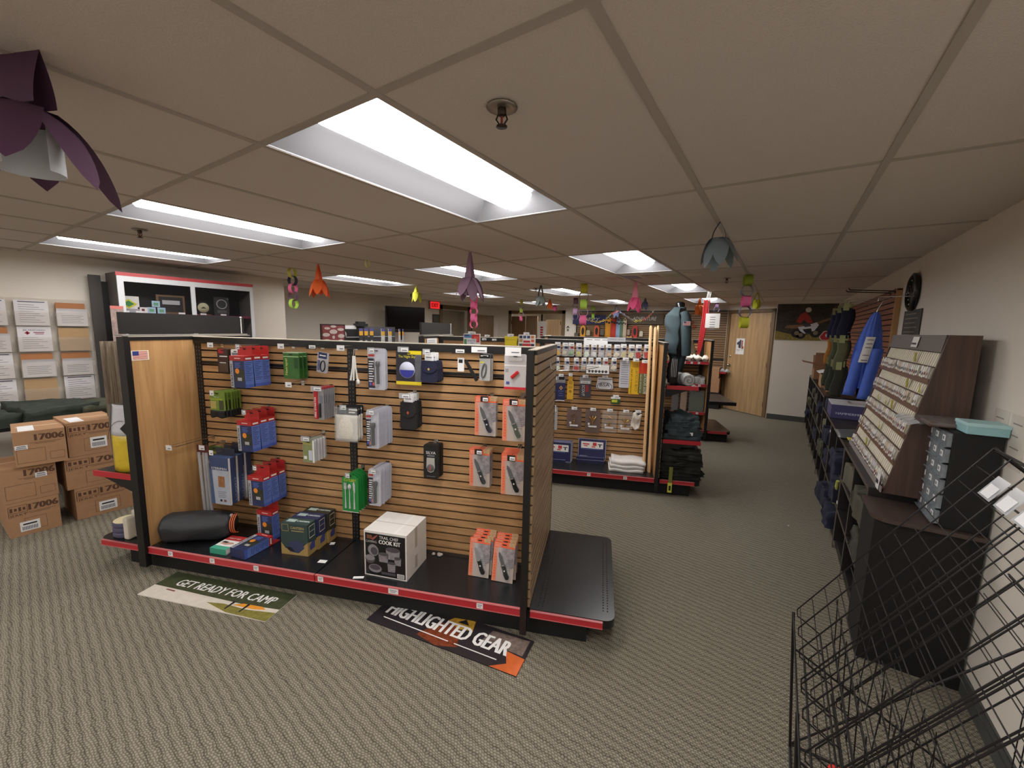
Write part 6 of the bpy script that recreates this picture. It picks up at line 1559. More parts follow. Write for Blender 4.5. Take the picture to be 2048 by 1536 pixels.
# goods on the upper end shelf (z 1.10)
GRY = mat('jersey_grey', C(176, 176, 176), .95, var=.1, vs=14, bump=.4, bs=30)
def e2(x, y, z): return g_loc(O2L, XE+x, y, z)
for i, (x, y, q) in enumerate(((.21, .10, 0), (.15, .24, 1))):
    r = thing('rolled_shirt', ['grey rolled shirt with spiral end facing out on the upper end shelf', 'grey rolled shirt behind the spiral one'][i], 'shirt', e2(x, y, 1.101+.058), TH+.3*i)
    b = MB(); b.lathe([(.05, -.06), (.058, -.05), (.060, .1), (.05, .12)], (0, 0, 0), GRY, 20, 'y'); b.build('roll', r)
    b = MB(); b.tube([(.0035*k**1*math.cos(k*.7), -.062, .0035*k*math.sin(k*.7)) for k in range(15)], .003, colm(120, 122, 122), 5); b.build('spiral_edge', r)
b = MB(); b.surf(lambda u, v: (.16*(u-.5), .2*(v-.5), .02+.04*math.sin(u*PI)*math.sin(v*PI)+.012*math.sin(u*15)*math.sin(v*12)), 14, 14, CLEARG); solo(b, 'clear_bag', 'crumpled clear plastic bag on the upper end shelf', 'bag', e2(.25, .40, 1.10), TH, solid=.003)
BL2 = mat('strap_black', C(36, 34, 36), .6)
r = thing('backpack', 'black netted backpack hanging at the corner of the second island', 'backpack', e2(.06, .045, 1.12), TH)
b = MB(); b.lathe([(.01, 0), (.05, .01), (.056, .1), (.05, .2), (.03, .24), (.005, .25)], (0, 0, 0), BL2, 14, sx=.9, sy=.8); b.build('bag_body', r)
b = MB()
for k in range(4): b.tube([(-.02+.014*k, -.05, .24), (-.024+.015*k, -.06, .15), (-.018+.013*k, -.052, .07)], .002, colm(190, 190, 190), 5)
b.build('cords', r)
# lower end shelf z .565: pile of teal trousers; back part shows bags
for i in range(5):
    cloth_pile('folded_trousers', '%s blue-grey folded trousers on the lower end shelf of the second island' % ['lowest', 'second', 'middle', 'fourth', 'top'][i], 'trousers', e2(.19+.012*(i % 2), .24-.012*i, .566+.046*i), TH+.1*math.sin(i*2), .36-.03*i, .40-.02*i, .052, mat('trousers_slate', C(58, 69, 74), .9, var=.12, vs=12, bump=.4, bs=24), 10+i, 'blue-grey folded trousers')
b = MB(); b.box(-.035, .035, -.002, 0, 0, .03, TAGW); solo(b, 'size_tag', 'small white size tag on the blue-grey trousers pile', 'tag', e2(.25, .036, .62), TH)
DOL = mat('trousers_black_olive', C(38, 37, 33), .9, var=.14, vs=12, bump=.45, bs=24)
for i in range(8):
    cloth_pile('folded_trousers', '%s dark olive trousers in the pile on the base deck' % ['lowest', 'second', 'third', 'fourth', 'fifth', 'sixth', 'seventh', 'topmost'][i], 'trousers', e2(.20+.012*math.sin(i*2.2), .26-.004*i, .171+.035*i), TH+.08*math.sin(i*1.7), .38, .42, .040, DOL, 20+i, 'dark olive trousers pile')
cloth_pile('folded_trousers', 'light grey folded trousers peeking behind the dark pile', 'trousers', e2(.14, .30, .452), TH+.2, .26, .34, .04, mat('trousers_light', C(118, 122, 120), .9, var=.1, vs=12, bump=.4, bs=24), 31)
b = MB(); b.box(-.02, .02, -.003, 0, -.20, -.10, colm(210, 210, 80)); b.box(-.016, .018, -.0035, -.0005, -.10, .06, colm(120, 120, 50)); b.fq(-.01, .01, -.18, -.13, -.003, INK)
solo(b, 'brand_tag', 'long yellow-green tag hanging from the dark olive trousers', 'tag', e2(.10, -.014, .245), TH)

# third island: front shelves with red rails
def e3(x, y, z): return g_loc(O3L, x, y, z)
for z in (1.185, .85, .43):
    b = MB(); b.box(1.22+.03, 2.44-.002, .03, .405, z-.02, z, DECK); b.build('front_shelf', G3)
    rail(G3, 1.25, 2.435, .028, z=z-.012, h=.034, tags=((2.30, .03), (2.1, .03), (2.2, .03)) if z > 1 else (2.2, 2.33), name='price_rail')
WT = mat('tissue_white', C(228, 222, 212), .8)
for i in range(9):
    b = MB(); rr = random.Random(i)
    b.surf(lambda u, v: ((.05+.02*math.sin(v*9+i))*math.cos(2*PI*u)*(math.sin(PI*(.05+.9*v))), (.045)*math.sin(2*PI*u)*(math.sin(PI*(.05+.9*v))), .10*v+.01*math.sin(u*25)), 14, 8, WT)
    solo(b, 'tissue_bundle', '%s bundle of crumpled white tissue on the top shelf of third island' % ['first', 'second', 'third', 'fourth', 'fifth', 'sixth', 'seventh', 'eighth', 'ninth'][i], 'tissue', e3(1.98+.105*(i % 5)-.03*(i//5), .10+.12*(i//5), 1.186), TH+i, 'white tissue bundles')
for i, (x, c, nm) in enumerate(((2.02, (84, 80, 78), 'dark'), (2.14, (176, 146, 120), 'tan'), (2.32, (86, 96, 78), 'olive green'))):
    r = thing('bagged_shirt', '%s shirt in a clear bag on the lower shelf of third island' % nm, 'shirt', e3(x, .06, .431), TH)
    w_ = .085 if i < 2 else .20
    b = MB(); b.box(-w_/2, w_/2, .01, .05, 0, .30, mat('fold_%d' % i, C(*c), .9, var=.12, vs=20, bump=.3, bs=30)); b.build('folded_shirt', r, bevel=.01)
    b = MB(); b.box(-w_/2-.006, w_/2+.006, .004, .058, .0, .32, CLEAR); b.build('bag', r)
for i in range(3):
    cloth_pile('folded_shirt', '%s grey-white shirt on the middle shelf of third island' % ['left', 'middle', 'right'][i], 'shirt', e3(1.92+.2*i, .2, .851), TH, .19, .28, .10, GRY, 40+i, 'grey shirts on the middle shelf')
# end shelf of island three
b = MB(); b.box(XE, XE+.36, .03, .85, .585, .61, DECK); b.build('end_shelf', G3)
b = MB(); b.box(XE, XE+.37, .01, .03, .56, .612, BLACK); b.build('shelf_lip', G3)
# things hanging behind the jacket
r = thing('khaki_cap_bag', 'khaki cloth bag hanging right of the jacket mannequin', 'bag', e3(2.18, .28, 1.52), TH)
b = MB(); b.surf(lambda u, v: ((u-.5)*(.10+.16*v), -.02-.03*math.sin(u*PI), -.26*v), 8, 8, mat('khaki', C(104, 92, 70), .9, var=.15, vs=14, bump=.3, bs=25)); b.build('bag_body', r, solid=.02)
b = MB(); b.tube([(0, 0, .0), (0, -.01, .04), (0, .05, .05), (0, .12, .04)], .003, CHROME, 5); b.build('hook', r)
# lanyards and notice hanging from the ceiling
P = at_z(1417, 583, CEIL); P2 = P
r = thing('red_lanyards', 'bunch of red and white lanyards hanging from the ceiling', 'lanyards', P, 0)
b = MB()
for k in range(3): b.tube([(.0+.02*k, 0, 0), (-.015+.02*k, 0, -.12)], .007, WHITE, 5)
b.build('white_cord', r); b = MB()
for k in range(4): b.tube([(-.04+.022*k, .01*(k % 2), -.12), (-.05+.022*k, .01, -.4), (-.08+.016*k, .01, -.8), (-.09+.01*k, .01, -.95)], [.011, .013, .012, .003], mat('lanyard_red', C(176, 34, 40), .7), 6)
b.build('red_strap', r)
N = at_y(1412, 627, P.y-.08); N2 = at_y(1438, 656, P.y-.08)
b = MB(); b.box(0, N2.x-N.x, 0, .002, N2.z-N.z, 0, WHITE)
for k in range(6): b.fq(.06, (N2.x-N.x)-.06, -.06-.035*k, -.05-.035*k, 0, INKG)
b.tube([((N2.x-N.x)*.2, .002, 0), ((N2.x-N.x)*.05, .03, CEIL-N.z-.005)], .002, INKG, 4)
solo(b, 'hanging_notice', 'white printed notice hanging on a string beside the red lanyards', 'notice', (N.x, P.y-.08, N.z), .1)

# ================================================================= FAR SLAT WALL
OAKF = wood('oak_slats_far', C(112, 86, 60), C(144, 114, 80), .5, 'x')
FY = YS-.03
for x0, x1, zt in ((xs0+.02, (xs0+xs1)/2+.1, 2.08), ((xs0+xs1)/2+.1, xs1-.05, 2.08)):
    r = bpy.data.objects.new('wall_slatwall', None); COL.objects.link(r); r.location = (x0, FY, 0); tag(r, '', 'slatwall', 'far wall slat panels')
    r['label'] = 'left half of the far slatwall under the banners' if x0 == xs0+.02 else 'right half of the far slatwall beside the closed door'
    b = MB(); slat_mb(b, .03, x1-x0-.03, .08, zt, 0, OAKF); b.build('slats', r)
    b = MB(); b.box(0, .03, -.01, .028, 0, zt+.02, BLACK); b.build('upright', r); b = MB(); b.box(x1-x0-.03, x1-x0, -.01, .028, 0, zt+.02, BLACK); b.build('upright', r)
    b = MB(); b.box(.03, x1-x0-.03, -.01, .02, zt, zt+.03, BLACK); b.build('crossbar', r); b = MB(); b.box(.03, x1-x0-.03, -.006, -.001, 1.02, 1.06, BLACK); b.build('crossbar', r)
def farp(x0, y0, x1, y1, yy=None):
    a = at_y(x0, y0, yy or FY-.05); c = at_y(x1, y1, yy or FY-.05); return a, c
def banner(x0, y0, x1, y1, rgb, txt, label, side):
    a, c = farp(x0, y0, x1, y1); W_ = c.x-a.x; H_ = a.z-c.z
    b = MB(); b.box(0, W_, 0, .01, -H_, 0, mat('banner_%s' % side, C(*rgb), .6, var=.1, vs=8)); b.text(txt, (W_*.5, 0, -H_*.62), (1, 0, 0), (0, 0, 1), H_*.34, colm(206, 204, 200), w=W_*.62, italic=.25)
    solo(b, 'wall_banner', label, 'banner', (a.x, FY-.05, a.z), 0, 'banners along the far slatwall')
banner(1146, 630, 1211, 649, (34, 40, 86), 'HAPPY', 'navy banner with white script at the left of the far slatwall', 'n')
banner(1252, 628, 1326, 649, (86, 72, 58), 'ADVENTURE', 'brown banner with pale script at the right of the far slatwall', 'b')
# coloured sashes
for i, (x0, x1, c, nm) in enumerate(((1211, 1221, (214, 150, 50), 'golden'), (1221.5, 1232, (190, 62, 48), 'red'), (1232.5, 1240, (140, 166, 200), 'light blue'), (1240.5, 1246, (96, 120, 90), 'green'), (1246.5, 1252, (196, 176, 156), 'cream'))):
    a, c2 = farp(x0, 634+2*(i > 1), x1, 678, FY-.12); W_ = c2.x-a.x; H_ = a.z-c2.z
    m = mat('sash_%d' % i, C(*c), .8, var=.08, vs=10)
    r = thing('merit_ribbon', '%s long ribbon with round cut-outs hanging on the far slatwall' % nm, 'ribbon', (a.x, FY-.12, a.z), 0, 'coloured ribbons on the far slatwall')
    b = MB(); b.surf(lambda u, v: (W_*u, -.01*math.sin(u*PI)*2, -.06-(H_-.06)*v), 4, 4, m); b.build('cloth', r, solid=.006)
    b = MB()
    for k in range(2): b.lathe([(W_*.18, -.03), (W_*.18, -.022)], (W_*(.3+.4*k), 0, -.12-.02*k), INK, 10, 'y')
    b.tube([(W_*.1, 0, -.06), (W_*.5, .0, .0), (W_*.9, 0, -.06)], .01, m, 5); b.tube([(W_*.5, 0, .0), (W_*.5, .118, .0)], .004, CHROME, 5); b.build('neck_loop', r)
for i, (x, c, nm) in enumerate(((1165.5, (226, 158, 50), 'golden'), (1193, (210, 96, 56), 'orange'), (1269.5, (176, 50, 44), 'red'))):
    a, c2 = farp(x-4.5, 651, x+4.5, 678+(i == 2)*2, FY-.06); W_ = c2.x-a.x; H_ = a.z-c2.z
    b = MB(); m = mat('slide_%d' % i, C(*c), .6); b.prism([(W_/2+W_/2*math.cos(t_), -W_/2+W_/2*math.sin(t_)) for t_ in [j*PI/8 for j in range(9)]]+[(0, -H_+W_/2), (W_*.3, -H_), (W_*.7, -H_), (W_, -H_+W_/2)], 0, .01, m); b.fp([(W_*.5+W_*.28*math.cos(t_), -H_*.42+W_*.7*math.sin(t_)) for t_ in [j*PI/6 for j in range(12)]], 0, INK)
    solo(b, 'neckerchief_card', '%s long rounded card with dark oval on the far slatwall' % nm, 'card', (a.x, FY-.06, a.z), 0, 'rounded cards on the far slatwall')
for i, (x, y, w_, c, nm) in enumerate(((1152, 670, 7, (96, 92, 84), 'grey'), (1176, 665, 7, (190, 176, 150), 'striped cream'), (1204, 664, 7, (104, 100, 96), 'dim grey'), (1256, 664, 6, (176, 150, 140), 'pinkish'), (1282, 667, 6, (206, 200, 180), 'pale oval'), (1262, 677, 8, (200, 140, 80), 'orange'), (1254, 677, 5, (210, 170, 100), 'tan'))):
    a, c2 = farp(x-w_/2, y-5, x+w_/2, y+6, FY-.06); W_ = c2.x-a.x; H_ = a.z-c2.z
    b = MB(); b.prism([(0, -H_*.2), (W_*.2, 0), (W_*.8, 0), (W_, -H_*.2), (W_, -H_), (0, -H_)], 0, .02, mat('far_pack_%d' % i, C(*c), .6, var=.35, vs=50))
    solo(b, 'hanging_pack', 'small %s pack hanging on the far slatwall' % nm, 'pack', (a.x, FY-.06, a.z), 0, 'small packs on the far slatwall')
for i, (x, y) in enumerate(((1387, 649), (1392, 657))):
    a, c2 = farp(x-4, y-4, x+4, y+4, FY-.05)
    b = MB(); b.lathe([(.001, 0), (.04, .0), (.045, .02), (.001, .03)], (0, 0, 0), colm(130, 54, 40), 8, 'y'); solo(b, 'red_badge', ['upper', 'lower'][i]+' small rust-red badge on the far slatwall right part', 'badge', (a.x, FY-.06, a.z), 0)
# far shelf with goods, beside the door, and cartons
a, c2 = farp(1406, 742, 1452, 746, FY-.35)
r = thing('wall_shelf', 'dark shelf with red rail on the far slatwall beside the door', 'shelf', (a.x-.3, FY-.36, a.z), 0)
W_ = c2.x-a.x+.3
b = MB(); b.box(0, W_, 0, .34, -.02, 0, DECK); b.build('shelf_board', r); b = MB(); b.box(0, W_, -.012, 0, -.03, .006, RED); b.build('price_rail', r)
for i in range(6):
    b = MB(); b.surf(lambda u, v: (.08*(u-.5), .10*(v-.5), .01+.06*math.sin(u*PI)*math.sin(v*PI)+.008*math.sin(u*20+i)), 8, 8, CLEARG if i % 2 else GRY); solo(b, 'small_parcel', '%s small grey parcel from the left on the far wall shelf' % ['first', 'second', 'third', 'fourth', 'fifth', 'sixth'][i], 'parcel', (a.x+.03+.085*i, FY-.26, a.z+.001), i*.4, 'small parcels on the far shelf', solid=.004)
b_ = at_y(1436, 806, FY-.3)
for i, (z0, w_, h_) in enumerate(((0, .38, .3), (.301, .36, .22))):
    r = thing('cardboard_box', ['lower', 'upper'][i]+' brown carton under the far wall shelf', 'box', (at_y(1408, 780, FY-.42).x-.10, FY-.40, z0+.36), 0)
    b = MB(); b.box(0, w_, 0, .36, 0, h_, CARD); b.build('box_body', r); b = MB(); b.box(.05, .19, -.002, 0, h_*.35, h_*.65, TAGW); b.build('label', r)
b = MB(); b.box(-.02, .40, .04, .40, 0, .358, BLACKM); solo(b, 'black_plinth', 'low black plinth carrying the brown cartons by the far wall', 'plinth', (at_y(1408, 780, FY-.42).x-.10, FY-.44, .001), 0)
# ================================================================= RIGHT WALL
RZ = -PI/2          # faces the aisle: local x runs toward the viewer, local y into the wall
# clock
P = at_x(1822, 584, XR-.03)
r = thing('wall_clock', 'round black framed wall clock on the right wall', 'clock', (XR-.001, P.y, P.z), RZ)
b = MB(); b.lathe([(.13, 0), (.145, -.01), (.145, -.03), (.125, -.04), (.122, -.022)], (0, 0, 0), SHINYB, 36, 'y'); b.build('rim', r)
b = MB(); b.lathe([(.124, -.02), (.001, -.0205)], (0, 0, 0), colm(120, 118, 116), 32, 'y'); b.build('dial', r)
for nm, a, L, w_ in (('hour_hand', 1.1, .06, .004), ('minute_hand', -.9, .09, .003)):
    b = MB(); b.tube([(0, -.024, 0), (L*math.sin(a), -.024, L*math.cos(a))], w_, INK, 5); b.build(nm, r)
b = MB()
for k in range(12):
    a = k*PI/6; b.tube([(.10*math.sin(a), -.022, .10*math.cos(a)), (.112*math.sin(a), -.022, .112*math.cos(a))], .003, WHITE, 4)
b.build('hour_marks', r)
# dark sign under the clock
a = at_x(1809, 623, XR-.01); c = at_x(1836, 666, XR-.01)
b = MB(); W_ = a.y-c.y; b.box(0, W_, -.008, 0, -.19, 0, mat('sign_slate', C(58, 56, 56), .6, var=.2, vs=20))
for k in range(5): b.fq(W_*.1, W_*(.75+.1*(k % 2)), -.025-.035*k-.01, -.025-.035*k, -.008, colm(128, 120, 112))
solo(b, 'wall_sign', 'dark slate lettered sign hanging under the wall clock', 'sign', (XR-.001, a.y, a.z), RZ)
# slat panel with socks and shirts
REDO = wood('cherry_slats', C(120, 62, 40), C(158, 92, 62), .5, 'x')
y0 = 4.95; y1 = 8.2
r = thing('wall_slatwall', 'reddish slatwall panel on the right wall behind the hanging clothes', 'slatwall', (XR-.03, y1, 0), RZ)
b = MB(); slat_mb(b, .0, y1-y0, 1.0, 2.02, 0, REDO); b.build('slats', r); b = MB(); b.box(y1-y0, y1-y0+.05, -.006, .028, 1.0, 2.03, colm(176, 132, 84)); b.build('edge_strip', r)
b = MB(); b.box(0, y1-y0+.05, -.008, .028, 2.02, 2.035, colm(140, 84, 56)); b.build('top_strip', r)
def sock(y, x, z, c, label, h=.34, group='socks and gloves hanging on the right wall'):
    m = mat('knit_%d_%d_%d' % c, C(*c), .95, var=.12, vs=20, bump=.3, bs=40)
    o = thing('sock_pair', label, 'socks', (x, y, z), RZ+PI/2*.9, group)
    b = MB(); b.surf(lambda u, v: (-.04+.08*u+.012*math.sin(v*6), -.012*math.sin(u*PI), -.05-(h-.05)*v), 6, 10, m); b.build('sock', o, solid=.014)
    b = MB(); b.box(-.022, .022, -.022, -.016, -.075, -.0, colm(150, 154, 104)); b.build('band', o)
    b = MB(); b.tube([(0, -.01, 0), (0, 0, .02), (.05, 0, .03), (XR-.03-x, .0, .03)], .003, CHROME, 4); b.build('hook', o)
k = 0
for row, (z, cs) in enumerate(((1.93, [(70, 72, 54), (38, 40, 66), (34, 36, 60), (34, 36, 60), (30, 32, 54), (28, 30, 50)]), (1.62, [(150, 104, 50), (160, 108, 44), (150, 96, 40), (80, 84, 62), (70, 74, 56), (96, 98, 72)]), (1.36, [(74, 80, 58), (60, 66, 48), (44, 48, 40), (52, 56, 44), (40, 54, 60), (48, 50, 44)]))):
    for i, c in enumerate(cs):
        y = 6.4-.26*i; sock(y, XR-.30-.05*(i % 2), z, c, '%s row hanging socks, %s from the far end' % (['top', 'middle', 'bottom'][row], ['first', 'second', 'third', 'fourth', 'fifth', 'sixth'][i]))
for i, (z, yy) in enumerate(((1.99, 5.2), (1.96, 5.0))):
    r = thing('faceout_arm', ['upper', 'lower'][i]+' thin metal arm sticking out above the red slatwall', 'display arm', (XR-.031, yy, 2.02-.0*i), RZ)
    b = MB(); b.tube([(.0, -.003, 0), (.0, -.32, .02), (.0, -.33, .035)], .005, BLACK, 6); b.box(-.015, .015, -.008, -.001, -.02, .02, BLACK); b.build('arm', r)
# blue shirt on an arm
BLU = mat('shirt_blue', C(76, 106, 200), .85, var=.10, vs=10, bump=.3, bs=20)
P = at_x(1768, 618, .62)
r = thing('blue_shirt', 'bright blue long shirt hanging from the wall with white printed panel', 'shirt', (.60, 4.28, 1.80), .0)
def shirt(u, v):
    w_ = .03+.115*min(1, v*2.2)**.7; z = -.60*v; return ((u-.5)*w_*1.15-.05*v-.0, -.05*math.sin(u*PI)-.012*math.sin(u*13+v*5)*v-.005*math.sin(u*31-v*9), z)
b = MB(); b.surf(shirt, 22, 22, BLU); b.surf(lambda u, v: (lambda p: (p[0], -p[1]*.8+.02, p[2]))(shirt(u, v)), 22, 22, BLU); b.build('shirt_body', r)
b = MB(); b.surf(lambda u, v: (-.09+.055*u-.05*v+.0, -.03-.02*math.sin(u*PI), -.30-.36*v), 8, 10, BLU); b.build('sleeve', r, solid=.03)
b = MB(); b.surf(lambda u, v: (-.0+.055*u-.05*v, -.05-.02*math.sin(u*PI), -.28-.40*v), 8, 10, BLU); b.build('sleeve', r, solid=.03)
b = MB(); b.surf(lambda u, v: (-.052+.058*u-.03*v, -.068-.005*math.sin(u*PI), -.19-.2*v), 4, 6, WHITE); 
[b.add([(-.042-.03*v_, -.0745, -.21-.2*v_), (-.004-.03*v_, -.0745, -.21-.2*v_), (-.004-.03*v_, -.0745, -.217-.2*v_), (-.042-.03*v_, -.0745, -.217-.2*v_)], [(0, 1, 2, 3)], INKG) for v_ in (0, .15, .3, .6, .8)]; b.build('printed_panel', r)
b = MB(); b.tube([(0, 0, .0), (.005, 0, .03), (.03, .0, .09)], .004, CHROME, 5); b.tube([(.0, .0, .09), (.0, 0, .12), (.2, .0, .12)], .004, CHROME, 5); b.build('hanger_hook', r)

# low cubby units along the wall
DKB = mat('laminate_black', C(34, 30, 30), .4, var=.12, vs=10); DKE = mat('laminate_edge', C(84, 76, 70), .45)
def cubby(y_near, y_far, h, label, cols=2, rows=3, x0=.47, dep=.36):
    r = thing('cubby_unit', label, 'cubby shelf', (x0, y_far, 0), RZ, 'black cubby units along the right wall')
    L = y_far-y_near
    b = MB(); b.box(0, L, dep-.012, dep, 0, h-.02, DKB); b.build('back_panel', r)
    b = MB(); b.box(0, L, 0, dep, h-.02, h, DKB); b.box(.0, L, -.003, 0, h-.02, h, DKE); b.build('top_board', r)
    b = MB(); b.box(0, L, .02, dep-.012, 0, .06, DKB); b.build('plinth', r)
    for i in range(cols+1):
        x = i*(L-.02)/cols; b = MB(); b.box(x, x+.02, 0, dep-.012, .06, h-.02, DKB); b.box(x, x+.02, -.003, 0, .0, h-.02, DKE); b.build('divider', r)
    cw = (L-.02)/cols
    for i in range(cols):
        for j in range(1, rows):
            z = .06+j*(h-.08)/rows; b = MB(); b.box(i*cw+.02, (i+1)*cw, .0, dep-.012, z-.009, z+.009, DKB); b.box(i*cw+.02, (i+1)*cw, -.003, 0, z-.009, z+.009, DKE); b.build('shelf', r)
    return cw, (h-.08)/rows
cubby(2.87, 3.87, .80, 'black cubby unit under the slanted card display, nearest to the viewer', 2, 3)
cubby(3.88, 4.88, .80, 'second black cubby unit from the viewer along the right wall', 2, 3)
cubby(4.89, 5.89, .80, 'third black cubby unit, below the copy paper box', 2, 3)
cubby(5.90, 7.30, .92, 'fourth cubby unit, taller, under the tan carton', 3, 4)
cubby(7.31, 8.95, .92, 'farthest cubby unit near the forest poster', 3, 4)
NVY = (32, 34, 54); OL = (72, 70, 58); GRN = (52, 58, 48)
piles = [(3.12, .535, OL, 'olive shirts spilling from the upper middle cubby'), (3.05, .30, (62, 61, 52), 'olive trousers bundled in the second row cubby'), (3.62, .54, (92, 88, 74), 'crumpled khaki cloth in the cubby below the card display'),
         (4.12, .54, NVY, 'navy cloth in the second unit, upper cubby'), (4.15, .30, NVY, 'navy shirts in the second unit, middle cubby'), (4.62, .30, (40, 43, 70), 'blue-navy shirts in the far middle cubby of second unit'), (4.2, .07, NVY, 'navy cloth at the bottom of the second unit'),
         (5.15, .54, NVY, 'navy cloth in the upper cubby of third unit'), (5.2, .30, (38, 40, 64), 'navy cloth in the middle cubby of third unit'), (5.65, .3, OL, 'khaki cloth in the third unit'), (5.6, .54, (100, 98, 76), 'pale khaki cloth in upper cubby of third unit'),
         (6.1, .49, OL, 'khaki cloth in the fourth unit, second row'), (6.1, .70, NVY, 'navy cloth in the fourth unit, top row'), (6.6, .49, (66, 66, 54), 'olive cloth in the middle of the fourth unit'), (6.6, .28, NVY, 'navy cloth low in the fourth unit'), (7.0, .70, OL, 'khaki cloth in top row of fourth unit'),
         (7.7, .70, OL, 'khaki cloth in top row of farthest unit'), (7.7, .49, GRN, 'green cloth in the farthest unit'), (8.3, .49, (92, 90, 70), 'pale khaki cloth in the farthest unit'), (8.3, .28, NVY, 'navy cloth low in the farthest unit')]
for i, (y, z, c, lb) in enumerate(piles):
    cloth_pile('folded_clothes', lb, 'clothes', (.63+.015*(i % 3)-.03*(c == NVY), y, z+.012 if y < 5.9 else z+.005), RZ+.06*math.sin(i), .36 if y < 5.9 else .3, .34, .13 if y < 5.9 else .10, mat('clothes_%d_%d_%d' % c, C(*c), .95, var=.15, vs=14, bump=.5, bs=24), 60+i, 'folded clothes in the cubbies')
cloth_pile('folded_clothes', 'navy cloth spilling low out of the second unit onto the aisle side', 'clothes', (.56, 4.70, .065), RZ+.1, .36, .26, .16, mat('clothes_32_34_54', C(*NVY), .95, var=.15, vs=14, bump=.5, bs=24), 90, 'folded clothes in the cubbies')
b = MB(); b.tube([(.0, 0, 0), (-.05, 0, -.10), (-.06, 0, -.2)], .012, colm(180, 186, 90), 6); solo(b, 'lanyard_strip', 'pale yellow-green strap hanging out of the second cubby unit', 'strap', (.462, 3.95, .50), RZ)
for i, (y, z) in enumerate(((4.9, .70), (3.9, .34))):
    b = MB(); b.box(0, .03, -.006, -.002, 0, .02, TAGW); solo(b, 'white_clip', ['upper', 'lower'][i]+' tiny white clip on the cubby edge', 'clip', (.470, y, z), RZ)
# grey folder lying on the unit beside the display
b = MB(); b.surf(lambda u, v: (.36*(u-.5), .30*(v-.5), .008+.035*math.sin(v*PI)*math.sin(u*PI)**.5), 10, 10, mat('folder_grey', C(84, 88, 92), .35)); solo(b, 'plastic_folder', 'glossy dark grey folder lying at the far end of card display', 'folder', (.60, 4.30, .801), RZ, solid=.004)
b = MB(); b.box(0, .1, 0, .05, 0, .004, colm(220, 210, 60)); solo(b, 'yellow_tag', 'yellow tag lying by the lower far corner of card display', 'tag', (.50, 4.12, .815), RZ)

# slanted card display
r = thing('card_display', 'slanted dark wood display filled with rows of small pocket cards', 'card display', (.0, 4.0, .802), RZ)
SIDE = wood('walnut_laminate', C(60, 42, 36), C(86, 64, 54), .5, 'z', .7)
FB, FT, BK, HD = .515, .670, .78, .825     # x of front bottom, front top, back; height
for x in (0, 1.18):
    b = MB(); 
    pts = [(FB, 0), (BK, 0), (BK, HD), (FT, HD)]
    vs = [(x, p[0], p[1]) for p in pts]+[(x+.02, p[0], p[1]) for p in pts]
    b.add(vs, [(0, 1, 2, 3), (7, 6, 5, 4), (0, 4, 5, 1), (1, 5, 6, 2), (2, 6, 7, 3), (3, 7, 4, 0)], SIDE); b.build('side_panel', r)
b = MB(); b.box(.02, 1.18, BK-.01, BK, 0, HD, SIDE); b.build('back_panel', r)
b = MB(); b.box(.02, 1.18, FT-.004, BK-.01, HD-.02, HD, SIDE); b.build('top_panel', r)
def sl(z): return FB+(FT-FB)*z/HD
b = MB(); vs = [(.02, sl(HD-.085), HD-.085), (1.18, sl(HD-.085), HD-.085), (1.18, FT-.004, HD-.0), (.02, FT-.004, HD-.0)]; b.add(vs, [(0, 1, 2, 3)], mat('header_brown', C(96, 84, 78), .5)); b.build('header_strip', r, solid=.004)
b = MB(); b.box(.02, 1.18, FB-.006, BK-.01, .0, .012, SIDE); b.box(.0, 1.2, FB-.012, FB-.006, 0, .03, mat('bottom_strip', C(150, 140, 138), .4)); b.build('bottom_board', r)
tl = (sl(HD)-sl(0))/HD
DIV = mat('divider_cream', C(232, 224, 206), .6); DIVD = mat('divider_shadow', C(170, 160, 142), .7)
NR, NC = 5, 30
zz = [.015+k*(HD-.105)/NR for k in range(NR+1)]
